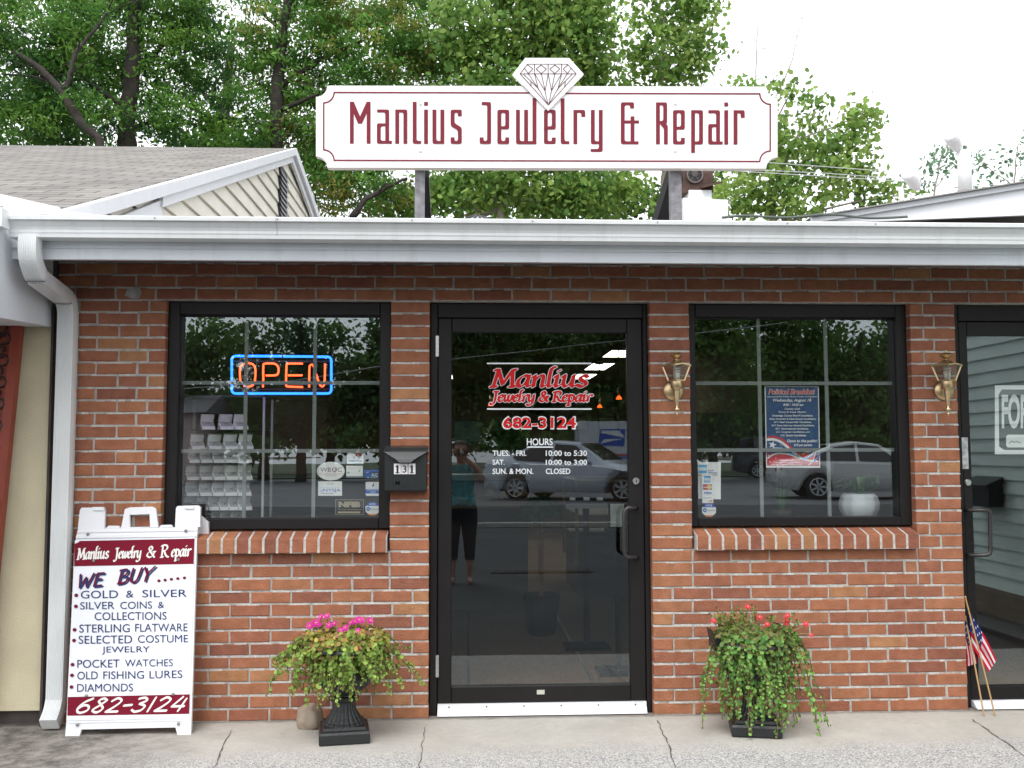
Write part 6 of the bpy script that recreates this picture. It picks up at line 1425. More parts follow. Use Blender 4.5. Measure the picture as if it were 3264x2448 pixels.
sy = [(0.19, 0.325, 0.073), (0.235, 0.37, 0.09), (0.28, 0.414, 0.101), (0.134, 0.246, 0.062), (0.314, 0.437, 0.123)]
sy2 = [(0.156, 0.299, 0.072), (0.208, 0.351, 0.085), (0.117, 0.234, 0.058), (0.273, 0.39, 0.091)]
# locusts on the left: fine drooping foliage
tree('tall dark locust tree with thick straight trunk behind the shingle roof', 11.5,
     [(250, 60, 130, 120, 1.2), (390, 130, 110, 120), (180, 190, 130, 90), (380, 270, 110, 70), (110, 270, 110, 70), (520, 250, 70, 80), (300, -40, 160, 80), (60, 330, 90, 50), (420, 60, 60, 90), (250, 300, 200, 45, .8)],
     dk, .105, .036, 20, .17, 66, [(272, 330, 20), (276, 250, 18), (285, 150, 16), (292, 40, 14), (296, -80, 10)],
     [[(283, 170, 8, 0), (340, 110, 5, .4), (400, 60, 3, .6)], [(280, 240, 7, 0), (210, 190, 5, -.4), (140, 140, 3, -.6)], [(276, 280, 5, 0), (330, 262, 4, .3), (390, 300, 2, .5)]], locBark, droop=.5, name='locust_tree', flat=.4, back=.5)
tree('locust tree with curved forking trunk at the far left', 10.2,
     [(60, 60, 100, 90), (20, 180, 90, 90), (120, 130, 70, 80), (40, 270, 100, 50), (160, 40, 70, 60), (190, 250, 90, 50), (-40, 60, 80, 120)],
     dk, .10, .034, 20, .16, 66, [(215, 300, 9), (175, 265, 10), (150, 225, 9.5), (128, 190, 8), (90, 150, 6.5), (30, 110, 4)],
     [[(140, 205, 6, 0), (150, 160, 5, 0), (165, 110, 4.5, .1), (200, 70, 3.5, .2), (232, 25, 2.5, .3)], [(120, 180, 4, 0), (70, 165, 3, .2), (10, 160, 2, .3)]], locBark, droop=.5, name='locust_tree', flat=.4, back=.5)
tree('locust tree with yellow tinged foliage left of the sign', 12.5,
     [(640, 60, 150, 110, 1.1), (800, 120, 140, 110), (600, 170, 90, 90), (900, 60, 110, 110), (720, 260, 130, 80), (620, 300, 70, 60, 1.2), (960, 160, 70, 80), (740, -30, 200, 70), (860, 240, 110, 60), (700, 390, 90, 80, 1.1), (800, 420, 110, 50)],
     md + dk[:3], .105, .036, 21, .17, 66, [(598, 340, 15), (597, 250, 14), (600, 180, 13), (612, 90, 11), (625, -20, 8)],
     [[(600, 190, 7, 0), (690, 130, 5, .4), (780, 90, 3, .6)], [(598, 240, 6, 0), (660, 215, 4, -.3), (720, 190, 2, -.5)], [(620, 80, 5, 0), (560, 20, 3, .3)], [(760, 470, 8, -.6), (790, 430, 6, -.5), (835, 405, 4, -.4), (880, 385, 2.5, -.3)]], locBark, droop=.45, name='locust_tree', flat=.4, back=.5)
# sycamores: big leaves, pale limbs
tree('sycamore with pale limbs rising behind the diamond of the sign', 12.0,
     [(1120, 60, 110, 110), (1230, 90, 100, 110), (1060, 150, 80, 70), (1270, 160, 65, 60), (1170, -30, 140, 60), (1268, 30, 40, 80), (1010, 60, 60, 80), (1050, 410, 85, 55), (1170, 400, 110, 55), (1300, 410, 100, 60), (960, 420, 60, 50), (1230, 450, 120, 30), (1100, 250, 200, 80, .6)],
     sy2 + sy[:2], .10, .088, 42, .20, 26, [(1082, 480, 9), (1075, 420, 8), (1080, 370, 8), (1105, 280, 7), (1135, 160, 6), (1150, 20, 5)],
     [[(1078, 450, 5, 0), (1050, 462, 6, 0), (1020, 466, 3, 0)], [(1100, 300, 4, 0), (1190, 210, 3, .2), (1250, 90, 2, .4)], [(1080, 430, 4, 0), (1150, 435, 3, .1), (1230, 400, 2, .2), (1290, 375, 1.5, .3)], [(1120, 230, 4, 0), (1060, 130, 2.5, .2), (1030, 60, 2, .2)]], sycBark, name='sycamore_tree')
tree('bright sycamore spire right of the diamond', 13.0,
     [(1430, 120, 85, 75), (1420, 30, 70, 60), (1490, 70, 55, 70), (1400, 170, 60, 30), (1500, 150, 40, 35), (1520, 20, 32, 45), (1450, -30, 80, 40), (1545, 120, 16, 22), (1372, 110, 10, 40)],
     sy, .10, .088, 28, .18, 24, [(1440, 480, 6), (1435, 300, 5), (1430, 150, 4), (1440, 20, 3)],
     [[(1435, 170, 3, 0), (1490, 110, 2, .2), (1515, 40, 1.5, .2)], [(1433, 150, 2.5, 0), (1395, 90, 1.5, .1)], [(1436, 250, 3, 0), (1500, 180, 1.5, 0)]], sycBark, name='sycamore_tree')
tree('sycamore with spreading branches at the right end of the sign', 11.0,
     [(1730, 310, 75, 55), (1830, 330, 65, 60), (1780, 390, 100, 50), (1640, 400, 80, 60), (1580, 430, 70, 45), (1720, 440, 110, 35, 1.1), (1880, 270, 22, 38), (1760, 250, 28, 42), (1700, 230, 14, 38), (1690, 185, 26, 22), (1600, 183, 26, 8), (1840, 270, 40, 30), (1850, 240, 14, 14), (1900, 430, 45, 30), (1890, 395, 16, 12), (1950, 410, 40, 22, .7), (1660, 330, 40, 60)],
     sy, .098, .085, 28, .16, 24, [(1670, 480, 7), (1668, 430, 6), (1690, 360, 5), (1720, 300, 3), (1735, 250, 2)],
     [[(1690, 478, 4, 0), (1740, 430, 3, 0), (1760, 380, 2, .1)], [(1700, 480, 3.5, 0), (1790, 450, 2.5, -.1), (1880, 430, 2, -.1), (1960, 420, 1.2, 0)], [(1690, 360, 2.5, 0), (1670, 270, 2, 0), (1700, 215, 1.6, 0), (1722, 170, 1, 0)], [(1730, 300, 2, 0), (1810, 270, 1.5, .1), (1885, 235, 1, .1)], [(1630, 185, 1.6, .2), (1634, 120, 1.2, .2), (1637, 20, .8, .2)], [(1690, 185, 1.6, .2), (1715, 110, 1.2, .2), (1728, 60, .8, .2), (1738, 20, .6, .2)], [(1860, 420, 1.6, 0), (1880, 360, 1.2, 0), (1890, 340, .8, 0)]], sycBark, name='sycamore_tree')
bl = [(.16, .27, .17), (.13, .24, .14), (.19, .30, .2)]
tree('thin pale tree beyond the right roof, left of the mast', 24, [(2040, 325, 34, 16, .8), (2020, 370, 26, 20, .7), (2010, 345, 18, 12, .6), (2090, 400, 40, 20, .5), (1960, 400, 50, 26, .8), (2055, 345, 20, 14, .5)],
     bl, .16, .1, 9, .22, 12, [(2010, 470, 2.5), (2020, 400, 2), (2030, 350, 1.5), (2045, 310, 1)], [[(2018, 410, 1.4, 0), (2040, 380, 1, 0), (2075, 345, .7, 0)]], sycBark, name='distant_tree')
tree('thin pale tree at the far right beyond the roof', 24, [(2190, 340, 44, 28, .8), (2150, 375, 40, 24, .7), (2210, 390, 40, 20, .7), (2115, 345, 24, 12, .5), (2240, 320, 40, 30)],
     bl, .16, .1, 9, .22, 12, [(2185, 470, 2.5), (2190, 400, 2), (2195, 340, 1.5), (2200, 310, 1)], [[(2190, 400, 1.4, 0), (2150, 375, 1, 0), (2118, 348, .7, 0)]], sycBark, name='distant_tree')
tree('low green tree filling the gap behind the roof vent', 14.5, [(1000, 430, 90, 45), (880, 440, 90, 40), (1400, 440, 100, 40), (1520, 400, 60, 60), (1280, 440, 100, 40), (1150, 450, 90, 30), (720, 330, 60, 70), (500, 310, 80, 40), (430, 330, 60, 30)],
     dk + sy2, .11, .09, 30, .22, 28, [(1330, 490, 7), (1335, 440, 6), (1345, 400, 4)], [[(1335, 450, 3, 0), (1250, 420, 2, 0)]], sycBark, name='low_tree')
tree('broad dark tree filling the background behind the locusts', 19, [(120, 120, 200, 120, .8), (420, 150, 120, 170, .8), (700, 180, 180, 140, .8), (900, 150, 140, 160, .9), (300, 300, 260, 60, .9), (700, 380, 160, 80, 1), (40, 280, 100, 60, .8), (1050, 330, 120, 120, .8)], dk, .17, .06, 3.2, .34, 60, [(480, 340, 14), (485, 240, 12), (500, 100, 8)], [[(484, 260, 6, 0), (420, 180, 4, .5), (380, 110, 2, .8)]], locBark, droop=.3, name='background_tree')
# power lines behind
cabM = mat('power_cable', (.55, .57, .58), rough=.5)
def wire(label, pts, y, r):
    q = MB(); a = [P(x, yy, y) for x, yy in pts]; q.tube(a, r, 5); tag(q.build('power_line', cabM, loc=tuple(a[0])), label, 'power line', 'power lines behind the sign')
wire('upper power line crossing the trees left of the sign', [(-40, 210), (150, 232), (480, 254), (700, 272), (1600, 350)], 12.6, .010)
wire('lower power line crossing the trees left of the sign', [(-40, 224), (150, 244), (510, 278), (700, 296), (1600, 372)], 12.6, .010)
wire('upper of the three wires right of the exhaust fan', [(1500, 340), (1600, 347), (1780, 360), (2300, 398)], 8.6, .006)
wire('middle of the three wires right of the exhaust fan', [(1500, 361), (1580, 365), (1780, 374), (1860, 380), (2300, 410)], 8.6, .006)
wire('lower of the three wires right of the exhaust fan', [(1500, 364), (1580, 369), (1780, 381), (1860, 386), (2300, 415)], 8.6, .006)
# ================================================================ the street behind the photographer (seen as reflections)
roadM = mat('pale_road', (.13, .13, .14), rough=.8, var=.15, vscale=.5)
q = MB(); q.poly([(-60, -48, -.046), (60, -48, -.046), (60, -20, -.046), (-60, -20, -.046)]); q.build('road', roadM, kind='structure')
q = MB(); q.box(-60, 60, -13.2, -12.95, -.045, .03); q.build('kerb', mat('kerb_concrete', (.42, .41, .38), rough=.9, var=.15), kind='structure')
q = MB(); q.box(-60, 60, -120, -48, -.045, .02); q.build('verge', mat('verge_green', (.035, .06, .02), rough=1, var=.4, vscale=.8), kind='structure')
dg_ = thing('drain_grate', 'long sunken drain grate with grass in it, reflected low in the door', 'drain grate', (.85, -6.2, -.04))
q = MB(); q.box(.28, 1.45, -6.38, -6.1, -.0495, -.042); q.build('pit', mat('pit_dark', (.03, .028, .022), rough=1), dg_)
q = MB()
for i in range(11): q.bar((.3 + i * .115, -6.38, -.034), (.3 + i * .115, -6.1, -.034), .012, .012)
q.build('bars', mat('rust_bar', (.12, .10, .09), rough=.8), dg_)

glassCarM = mat('car_glass', (.012, .015, .018), rough=.05, spec=.8); tyreM = mat('tyre', (.012, .012, .012), rough=.85); rimM = mat('alloy', (.5, .51, .53), rough=.3, metal=.8); lampRM = mat('tail_lamp', (.35, .01, .01), rough=.2); lampWM = mat('head_lamp', (.6, .62, .65), rough=.1); trimB = mat('car_trim', (.02, .02, .02), rough=.6)
SEDAN = ([(0, .38, .55, .58, .68), (.12, .24, .66, .69, .80), (.85, .2, .8, .85, .86), (1.32, .2, .88, .93, .88), (1.72, .2, .9, 1.2, .885), (2.05, .2, .9, 1.38, .885), (2.7, .2, .91, 1.44, .89), (3.25, .2, .92, 1.37, .89), (3.65, .2, .94, 1.18, .885), (3.95, .2, .95, 1.02, .87), (4.4, .25, .9, .97, .83), (4.56, .36, .8, .86, .76), (4.62, .42, .7, .74, .70)],
         [[(1.62, .945), (2.08, 1.32), (2.62, 1.37), (2.62, .95)], [(2.7, .95), (2.7, 1.37), (3.2, 1.31), (3.72, 1.06), (3.6, .985)]], (.86, 3.62), .315)
VAN = ([(0, .4, .7, .74, .72), (.15, .26, .85, .9, .86), (.9, .22, 1.0, 1.05, .93), (1.1, .22, 1.02, 1.1, .95), (1.6, .22, 1.03, 1.5, .95), (2.05, .22, 1.03, 1.72, .95), (3.0, .22, 1.03, 1.78, .96), (4.2, .22, 1.03, 1.76, .95), (4.6, .25, 1.03, 1.66, .93), (4.85, .32, 1.03, 1.18, .9), (4.92, .42, .8, .9, .84)],
       [[(1.5, 1.07), (2.08, 1.62), (2.6, 1.67), (2.6, 1.07)], [(2.7, 1.07), (2.7, 1.67), (3.5, 1.68), (3.5, 1.07)], [(3.58, 1.07), (3.58, 1.68), (4.3, 1.64), (4.5, 1.1)]], (.95, 3.95), .33)
def car(name, label, cat, spec, paint, loc, yaw, sx=1.0):
    st, wins, wheels, wr = spec
    t = thing(name, label, cat, tuple(loc)); M3 = Matrix.Rotation(yaw, 3, 'Z'); o = Vector(loc)
    xc = wheels[1]
    def tr(x, y, z): return o + M3 @ Vector(((xc - x) * sx, y, z))       # local origin under the rear axle, nose towards +x
    def itp(x, k):
        for a, b in zip(st[:-1], st[1:]):
            if a[0] <= x <= b[0]: return a[k] + (b[k] - a[k]) * (x - a[0]) / (b[0] - a[0])
        return st[-1][k]
    xs = []
    for a, b in zip(st[:-1], st[1:]):
        n_ = max(1, int((b[0] - a[0]) / .12)); xs += [a[0] + (b[0] - a[0]) * i / n_ for i in range(n_)]
    xs.append(st[-1][0]); q = MB(); rings = []
    for x in xs:
        s_, bl, tp, w = (itp(x, k) for k in (1, 2, 3, 4))
        for xw in wheels:
            d = abs(x - xw)
            if d < wr + .05: s_ = max(s_, min(bl - .06, wr + math.sqrt(max(0, (wr + .05) ** 2 - d * d))))
        half = [(.90 * w, s_), (w, min(bl - .05, s_ + .14)), (w * 1.005, (s_ + bl) / 2 if bl - s_ > .3 else bl - .04), (w * .985, bl - .03), (.94 * w, bl), (lerp(.94, .74, min(1, (tp - bl) / .4)) * w, tp - .025), (lerp(.9, .66, min(1, (tp - bl) / .4)) * w, tp), (.33 * w, tp + .018)]
        rings.append([tr(x, y, z) for y, z in half] + [tr(x, -y, z) for y, z in half[::-1]])
    n_ = len(rings[0]); q.add([p for r in rings for p in r], [(i * n_ + j, (i + 1) * n_ + j, (i + 1) * n_ + (j + 1) % n_, i * n_ + (j + 1) % n_) for i in range(len(rings) - 1) for j in range(n_)] + [tuple(range(n_)), tuple((len(rings) - 1) * n_ + j for j in range(n_))[::-1]])
    smooth_by_angle(q.build('body', paint, t), 40)
    def side(x, z, sg, e=.014):
        bl, tp, w = itp(x, 2), itp(x, 3), itp(x, 4); k = max(0, min(1, (z - bl) / max(.01, tp - .025 - bl))); y = lerp(.94, lerp(.94, .74, min(1, (tp - bl) / .4)), k) * w
        return tr(x, sg * (y + e), z)
    for sg in (1, -1):
        for wn in wins:
            q = MB(); pts = []
            for a, b in zip(wn, wn[1:] + wn[:1]): pts += [(lerp(a[0], b[0], i / 4), lerp(a[1], b[1], i / 4)) for i in range(4)]
            p3 = [side(x, z, sg) for x, z in pts]; q.poly(p3 if sg < 0 else p3[::-1]); q.build('side_window', glassCarM, t)
        for xw in wheels:
            y = sg * (itp(xw, 4) - .02); q = MB(); c = tr(xw, 0, wr); ax = M3 @ Vector((0, sg, 0)); uu = M3 @ Vector((1, 0, 0))
            def ring(rad, off, n2=24): return [c + ax * off + (uu * math.cos(2 * math.pi * i / n2) + Vector((0, 0, 1)) * math.sin(2 * math.pi * i / n2)) * rad for i in range(n2)]
            w0 = abs(y); rs_ = [ring(.2, w0 - .2), ring(wr, w0 - .2), ring(wr, w0 - .02), ring(wr - .03, w0), ring(wr * .72, w0 - .004), ring(wr * .7, w0 - .03), ring(.02, w0 - .03)]
            q.add([p for r in rs_ for p in r], [(i * 24 + j, i * 24 + (j + 1) % 24, (i + 1) * 24 + (j + 1) % 24, (i + 1) * 24 + j) for i in range(6) for j in range(24)]); wh = q.build('wheel', tyreM, t)
            q = MB()
            for i in range(7):
                a = 2 * math.pi * i / 7; q.bar(c + ax * (w0 - .012) , c + ax * (w0 - .012) + (uu * math.cos(a) + Vector((0, 0, 1)) * math.sin(a)) * wr * .68, .05, .014, ax)
            rr2 = ring(wr * .68, w0 - .01, 24); q.tube(rr2 + rr2[:1], .018, 6); q.build('rim', rimM, wh)
        q = MB(); x = wins[0][2][0] - .1
        p = side(x, itp(x, 2) - .09, sg, .03); q.bar(p, p + M3 @ Vector((.18, 0, 0)), .02, .03); q.build('door_handle', trimB if paint.name != 'van_paint' else trimB, t)
        q = MB(); p = side(wins[0][0][0] + .06, wins[0][0][1] + .02, sg, .09); q.sphere(p, .1, 10, 6, (.9, .6, .6)); q.build('mirror', paint, t)
        q = MB(); x = st[-1][0] - .12; q.prism([tr(x, sg * (itp(x, 4) - .02), itp(x, 2) - .15), tr(st[-1][0] + .01, sg * .6, itp(x, 2) - .15), tr(st[-1][0] + .01, sg * .6, itp(x, 2) - .02), tr(x, sg * (itp(x, 4) + .012), itp(x, 2) - .02)], M3 @ Vector((-.0, sg * .012, 0))); q.build('tail_light', lampRM, t)
        q = MB(); q.prism([tr(.14, sg * .8, .56), tr(-.015, sg * .5, .54), tr(-.015, sg * .5, .64), tr(.14, sg * .81, .68)], M3 @ Vector((.012, sg * .012, 0))); q.build('headlight', lampWM, t)
    def scr(xa, xb):
        q = MB(); A = []
        for x in (xa, (xa + xb) / 2, xb):
            tp, w = itp(x, 3), itp(x, 4); A.append([tr(x, y * w, tp + .02) for y in (-.66, -.3, 0, .3, .66)])
        for i in range(2):
            for j in range(4): q.poly([A[i][j], A[i][j + 1], A[i + 1][j + 1], A[i + 1][j]])
        return q
    x0, x1 = wins[0][0][0] - .22, wins[0][1][0] - .06
    scr(x0, x1).build('windscreen', glassCarM, t)
    if spec is SEDAN: scr(3.3, 3.9).build('rear_window', glassCarM, t)
    else: scr(4.63, 4.82).build('rear_window', glassCarM, t)
    return t
silver = mat('silver_paint', (.56, .61, .70), rough=.28, metal=.35, coat=.5); silver2 = mat('grey_silver_paint', (.60, .60, .60), rough=.3, metal=.2, coat=.5); vanP = mat('van_paint', (.05, .06, .08), rough=.25, coat=.6)
p_ = MIR(1146, 1068, 24.2); p_.z = -.05; c_ = car('parked_car', 'silver blue sedan parked across the lot, reflected in the door', 'car', SEDAN, silver, p_, R_(30)); c_.scale = (1.2, 1.2, 1.2)
p_ = MIR(1751, 1078, 23.8); p_.z = -.05; c_ = car('parked_car', 'pale grey car parked across the lot, reflected in the right window', 'car', SEDAN, silver2, p_, R_(6)); c_.scale = (1.17, 1.17, 1.17)
p_ = MIR(1632, 1030, 46); p_.z = -.05; c_ = car('minivan', 'dark minivan across the road, reflected in the right window', 'minivan', VAN, vanP, p_, R_(12), 1.0); c_.scale = (1.25, 1.25, 1.25)
# mail truck
tl_ = MIR(1251, 1000, 36.5); tx0 = tl_.x; ty = tl_.y
mt = thing('mail_truck', 'white mail truck with a blue eagle mark, reflected at the right of the door', 'truck', (tx0 + 2, ty, 0))
twM = mat('truck_white', (.62, .66, .70), rough=.4)
q = MB(); q.prism([(tx0, ty, .35), (tx0 + 4.4, ty, .35), (tx0 + 4.4, ty, .95), (tx0 + 3.6, ty, 1.1), (tx0 + 3.2, ty, 2.15), (tx0 + 3.1, ty, 2.2), (tx0 + .1, ty, 2.25), (tx0, ty, 2.1)], (0, -1.9, 0)); q.build('body', twM, mt)
q = MB(); q.prism([(tx0 + 2.15, ty + .004, 1.2), (tx0 + 3.0, ty + .004, 1.2), (tx0 + 2.85, ty + .004, 1.95), (tx0 + 2.15, ty + .004, 1.95)], (0, .012, 0)); q.build('side_window', glassCarM, mt)
q = MB(); q.prism([(tx0 + 3.62, ty - .15, 1.14), (tx0 + 3.62, ty - 1.75, 1.14), (tx0 + 3.24, ty - 1.75, 2.05), (tx0 + 3.24, ty - .15, 2.05)], (.03, 0, .01)); q.build('windscreen', glassCarM, mt)
q = MB(); q.prism([(tx0 + .85, ty + .004, 1.35), (tx0 + 1.9, ty + .004, 1.35), (tx0 + 2.0, ty + .004, 1.95), (tx0 + .95, ty + .004, 1.95)], (0, .006, 0)); lg = q.build('emblem', blueP, mt)
q = MB(); q.poly([(tx0 + .98, ty + .014, 1.82), (tx0 + 1.5, ty + .014, 1.72), (tx0 + 1.95, ty + .014, 1.66), (tx0 + 1.75, ty + .014, 1.9), (tx0 + 1.0, ty + .014, 1.9)]); q.poly([(tx0 + .95, ty + .014, 1.42), (tx0 + 1.9, ty + .014, 1.62), (tx0 + 1.1, ty + .014, 1.58)]); q.build('eagle_mark', paperM, lg)
q = MB(); q.box(tx0, tx0 + 4.4, ty + .002, ty + .008, 1.02, 1.08); q.build('red_stripe', redP, mt); q = MB(); q.box(tx0, tx0 + 4.4, ty + .002, ty + .008, .93, 1.0); q.build('blue_stripe', blueP, mt)
for x in (tx0 + .9, tx0 + 3.55):
    q = MB(); q.lathe([(.34, 0), (.34, -.2), (.1, -.2)], (x, ty + .03, .29), 20, 'y'); q.build('wheel', tyreM, mt)
q = MB(); q.bar((tx0 + 3.1, ty + .02, 1.75), (tx0 + 3.2, ty + .25, 1.75), .03, .03); q.box(tx0 + 3.1, tx0 + 3.2, ty + .2, ty + .4, 1.6, 2.0); q.build('mirror', trimB, mt)
mt.scale = (1, 1, 1.2)
# trees and hedges across the road
dkR = [(0.095, 0.19, 0.057), (0.133, 0.237, 0.072), (0.162, 0.285, 0.085), (0.076, 0.152, 0.053)]; dkC = [(.055, .125, .06), (.08, .16, .07)]
def rtree(label, s, blobs, pal, tx, top, per=1.6, sig=.55, nl=64, L=.34, W=.17):
    return tree(label, s, blobs, pal, L, W, per * 1.5, sig, nl, [(tx, 985, 10), (tx, 900, 8), (tx, top, 4)], [], locBark, dy=4, mirror=True, name='street_tree', group='trees across the road, seen as reflections', flat=.7)
rtree('reflected broad dark tree at the far left of the left window', 44, [(420, 800, 60, 75), (470, 760, 40, 40), (395, 740, 22, 30), (440, 900, 70, 60), (360, 820, 60, 90), (455, 715, 18, 16)], dkR, 430, 760)
rtree('reflected loose tree left of centre in the left window', 46, [(560, 770, 60, 55), (600, 725, 36, 26), (550, 850, 80, 70), (520, 740, 30, 26), (640, 800, 50, 60)], [(.14, .2, .07), (.16, .25, .08), (.1, .17, .06)], 570, 740, per=.9)
rtree('reflected pointed conifer in the left window', 43, [(650, 715, 10, 14), (650, 745, 22, 22), (650, 785, 34, 28), (650, 835, 46, 36), (650, 890, 55, 40)], dkC, 650, 700, per=2.2, sig=.4, L=.35, W=.12)
rtree('reflected thin topped tree right of the conifer', 45, [(715, 765, 40, 40), (700, 725, 26, 20), (735, 820, 55, 50), (720, 890, 70, 50)], dkR, 715, 740, per=1.3)
rtree('reflected dark tree at the right of the left window', 44, [(820, 760, 36, 60), (860, 800, 60, 100), (800, 840, 50, 70), (840, 910, 80, 50), (825, 700, 25, 30), (900, 720, 50, 60)], dkC + dkR, 830, 720, per=2.0)
rtree('reflected dense tree at the left of the door', 45, [(1000, 760, 80, 70), (960, 700, 60, 60), (1050, 830, 90, 80), (980, 880, 80, 60), (1060, 720, 60, 50), (1000, 650, 70, 50)], dkR, 1000, 700, per=1.9)
rtree('reflected dense tree in the middle of the door', 47, [(1160, 750, 90, 70), (1130, 830, 90, 70), (1200, 880, 90, 60), (1180, 680, 80, 60)], [(.13, .22, .05), (.16, .27, .06)], 1160, 700, per=1.8)
rtree('reflected dense tree at the right of the door', 44, [(1290, 750, 80, 80), (1340, 820, 90, 80), (1280, 880, 80, 60), (1320, 680, 80, 60)], dkR, 1300, 700, per=1.9)
rtree('reflected broad tree at the left of the right window', 43, [(1530, 740, 80, 60), (1560, 810, 90, 70), (1480, 800, 80, 90), (1540, 880, 90, 60), (1500, 670, 90, 50)], [(.12, .22, .06), (.16, .28, .07), (.09, .18, .05)], 1540, 700, per=1.8)
rtree('reflected broad tree in the middle of the right window', 46, [(1680, 730, 90, 60), (1700, 800, 90, 60), (1640, 870, 90, 50), (1740, 880, 80, 50), (1660, 660, 90, 50)], [(.14, .25, .06), (.18, .3, .07), (.1, .19, .05)], 1690, 700, per=1.7)
rtree('reflected tree with sky showing through at the right of the right window', 45, [(1800, 780, 60, 60), (1790, 700, 45, 40), (1880, 800, 60, 50), (1940, 760, 50, 90), (1850, 860, 90, 50), (1930, 680, 26, 60)], dkR, 1860, 720, per=1.5)
for i, (x, y, rx, ry, lb) in enumerate(((736, 948, 50, 22, 'reflected low round hedge mound, left one behind the road'), (870, 940, 60, 30, 'reflected larger round hedge mound, right one behind the road'), (1480, 965, 90, 26, 'reflected dark hedge left of the dark minivan'), (1880, 950, 80, 30, 'reflected dark hedge at the right of the right window'), (1180, 960, 220, 24, 'reflected long dark hedge behind the silver blue sedan'), (560, 965, 120, 18, 'reflected low hedge along the road in the left window'))):
    c = MIR(x, y, 43); t = thing('hedge', lb, 'hedge', (c.x, c.y, 0), 'hedges across the road')
    cen, col = clumps([(x, y, rx, ry, 1)], 42, 3, 5, .35, 26, dkR, mirror=True, shell=.1); leaves_mesh('foliage', cen, .3, .16, col, treeLeafM, t)
c = MIR(1100, 930, 60); wd = thing('far_wood', 'dense dark green wood closing the view across the road, seen only as reflections', 'wood', (c.x, c.y, 0)); wd['kind'] = 'stuff'
cen, col = clumps([(x, 905 + 12 * math.sin(x), 75, 75, 1) for x in range(420, 2060, 85)] + [(x, 800, 90, 70, .8) for x in range(980, 2060, 110)], 60, 4, 1.5, .7, 40, dkR, mirror=True, shell=.1); leaves_mesh('foliage', cen, .6, .36, col, treeLeafM, wd)['kind'] = 'stuff'
# pale house at the left edge of the reflection
c = MIR(395, 930, 40); ho = thing('pale_house', 'small pale pink house with grey roof reflected at the left of the left window', 'house', (c.x, c.y, 0))
x1 = MIR(425, 930, 40).x; zt = MIR(395, 893, 40).z; zr = MIR(395, 876, 40).z
q = MB(); q.box(x1 - 7, x1, c.y - 5, c.y, -.05, zt); q.build('wall', mat('pink_wall', (.5, .38, .36), rough=.8), ho)
q = MB(); q.prism([(x1 + .5, c.y + .4, zt), (x1 + .5, c.y - 5.4, zt), (x1 + .5, c.y - 2.5, zr + .6)], (-8, 0, 0)); q.build('roof', mat('grey_roof', (.16, .15, .16), rough=.9), ho)
q = MB(); q.box(x1 - 2.4, x1 - 1.3, c.y - .02, c.y + .03, .9, 2.0); q.build('window', glassCarM, ho)
q = MB(); a = MIR(380, 841, 30); b_ = MIR(830, 792, 30); q.tube([a, a.lerp(b_, .5) + Vector((0, 0, -.15)), b_, b_ + (b_ - a) * 2], .02, 5); tag(q.build('power_line', mat('dark_cable', (.25, .25, .25)), loc=tuple(a)), 'power line along the road, reflected in the left window', 'power line')

# ================================================================ the photographer, reflected at the left of the door
bx, by, gz = -.06, -5.33, -.05
V_ = []; E_ = []; RAD = []
def node(p, r, par=None):
    V_.append(p); RAD.append(r if isinstance(r, tuple) else (r, r)); i = len(V_) - 1
    if par is not None: E_.append((par, i))
    return i
pel = node((bx, by, .76), (.155, .115)); wst = node((bx, by + .005, .90), (.128, .10), pel); rib = node((bx, by + .01, 1.03), (.14, .11), wst); chs = node((bx, by + .01, 1.14), (.13, .10), rib); nk0 = node((bx, by + .01, 1.215), (.062, .058), chs); nk = node((bx, by + .02, 1.265), (.05, .05), nk0)
hd0 = node((bx - .01, by + .045, 1.325), (.068, .078), nk); hd1 = node((bx - .01, by + .05, 1.39), (.085, .098), hd0); hd2 = node((bx - .01, by + .045, 1.465), (.068, .076), hd1)
for sg in (1, -1):
    sh = node((bx + sg * .145, by + .01, 1.17), .052, chs); el = node((bx + sg * .235, by + .12, 1.03), .036, sh); fa = node((bx + sg * .17, by + .2, 1.16), .034, el); wr_ = node((bx - .045 + sg * .085, by + .245, 1.275), (.022, .025), fa); pm = node((bx - .045 + sg * .075, by + .262, 1.315), (.014, .028), wr_)
    for k in range(4):
        z0 = 1.335 + .008 * k - .012; f1 = node((bx - .045 + sg * .066, by + .268 + .006 * (k % 2), z0 + .006), .0088, pm); f2 = node((bx - .045 + sg * (.046 - .003 * k), by + .285, z0 + .014), .0082, f1); node((bx - .045 + sg * (.024 + .004 * (k % 3)), by + .284, z0 + .012), .0072, f2)
    t1 = node((bx - .045 + sg * .06, by + .245, 1.312), .0098, pm); node((bx - .045 + sg * .035, by + .25, 1.316), .0086, t1)
    hp = node((bx + sg * .085, by, .70), (.098, .10), pel); kn = node((bx + sg * .09, by + .02, .38), .058, hp); cf = node((bx + sg * .092, by - .005, .26), .05, kn); an = node((bx + sg * .094, by - .01, .045 + gz + .02), .03, cf); he = node((bx + sg * .095, by + .0, gz + .035), .032, an); to = node((bx + sg * .10, by + .13, gz + .02), (.036, .018), he); node((bx + sg * .10, by + .175, gz + .016), (.03, .014), to)
me = bpy.data.meshes.new('person_frame'); me.from_pydata(V_, E_, []); ob = bpy.data.objects.new('person_frame', me); COL.objects.link(ob)
mdf = ob.modifiers.new('skin', 'SKIN'); mdf.use_smooth_shade = True
for i, sv_ in enumerate(me.skin_vertices[0].data): sv_.radius = RAD[i]; sv_.use_root = (i == 0)
sb_ = ob.modifiers.new('sub', 'SUBSURF'); sb_.levels = 2; sb_.render_levels = 2
bpy.context.view_layer.update(); dgp = bpy.context.evaluated_depsgraph_get()
bm_ = bpy.data.meshes.new_from_object(ob.evaluated_get(dgp)); bpy.data.objects.remove(ob)
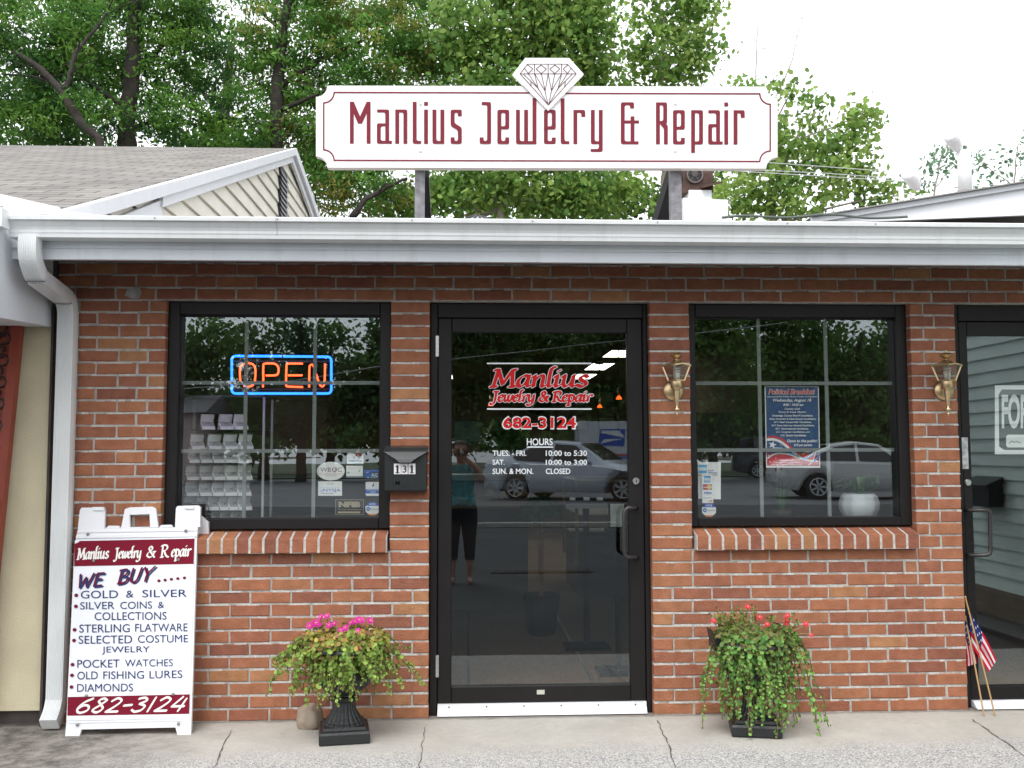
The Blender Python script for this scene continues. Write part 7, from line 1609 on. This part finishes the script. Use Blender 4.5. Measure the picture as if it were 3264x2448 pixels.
VB = [v.co.copy() for v in bm_.vertices]; NB = [v.normal.copy() for v in bm_.vertices]; FB = [tuple(p.vertices) for p in bm_.polygons]
skinM = mat('skin', (.48, .27, .20), rough=.55, var=.05); hairM = mat('brown_hair', (.05, .028, .018), rough=.6, var=.3, vscale=60)
per_ = thing('person', 'person in teal top and dark cropped trousers holding a camera, reflected in the door', 'person', (bx, by, gz))
q = MB(); q.add(VB, FB); q.build('body', skinM, per_, smooth=True)
def garment(name, test, off, m_, parent=None):
    q = MB(); mp_ = {}; fs = []
    for f in FB:
        c = sum((VB[i] for i in f), Vector()) / len(f)
        if test(c): fs.append(f)
    for f in fs:
        for i in f:
            if i not in mp_: mp_[i] = len(mp_)
    vs = [None] * len(mp_)
    for i, j in mp_.items(): vs[j] = VB[i] + NB[i] * off
    q.add(vs, [tuple(mp_[i] for i in f) for f in fs]); return q.build(name, m_, parent or per_, smooth=True)
topM = mat('teal_swirl', (.05, .32, .38), rough=.8, var=.7, vscale=28, stain=(.28, .34, .12), sscale=24, samt=.8)
garment('tank_top', lambda c: .70 < c.z < 1.2 and abs(c.x - bx) < (.17 if c.z < 1.06 else .135) and c.y < by + .135, .010, topM)
garment('trousers', lambda c: .2 < c.z < .78, .013, mat('dark_cloth', (.012, .015, .022), rough=.9))
garment('sandals', lambda c: c.z < gz + .035 and c.y > by - .05, .004, mat('sandal_pink', (.2, .10, .08), rough=.6))
garment('hair', lambda c: c.z > 1.30 and abs(c.x - bx + .01) < .12 and (c.y < by + .06 or c.z > 1.43 or abs(c.x - bx + .01) > .062) and c.y < by + .16, .014, hairM)
hc = Vector((bx - .01, by + .06, 1.385)); q = MB()
for sg in (1, -1):
    q.cur = 0; q.sphere(hc + Vector((sg * .031, .078, .008)), .0125, 10, 8, (1, .6, .75)); q.cur = 1; q.sphere(hc + Vector((sg * .031, .085, .008)), .006, 8, 6, (1, .5, 1))
q.build('eyes', [paperM, blackM], per_, smooth=True)
q = MB(); q.tube([hc + Vector((0, .080, .012)), hc + Vector((0, .096, -.012)), hc + Vector((0, .098, -.02)), hc + Vector((0, .085, -.026))], [.006, .009, .011, .007], 8)
for sg in (1, -1): q.sphere(hc + Vector((sg * .078, .0, -.004)), .022, 10, 8, (.35, .6, 1))
q.build('nose_and_ears', skinM, per_, smooth=True)
q = MB(); q.tube([hc + Vector((-.024, .076, -.047)), hc + Vector((0, .086, -.049)), hc + Vector((.024, .076, -.047))], [.003, .0065, .003], 8); q.build('mouth', mat('lips', (.42, .14, .13), rough=.5), per_, smooth=True)
cm = thing('compact_camera', 'small dark compact camera held up in both hands', 'camera', (-.06, -5.05, 1.336))
q = MB(); q.cbox(-.107, -.013, -5.068, -5.045, 1.307, 1.366, .003); q.build('camera_body', mat('camera_dark', (.03, .03, .035), rough=.4), cm); q = MB(); q.lathe([(.02, 0), (.02, .014), (.016, .016), (.001, .014)], (-.054, -5.045, 1.336), 20, 'y'); q.build('lens', chromeM, cm, smooth=True)
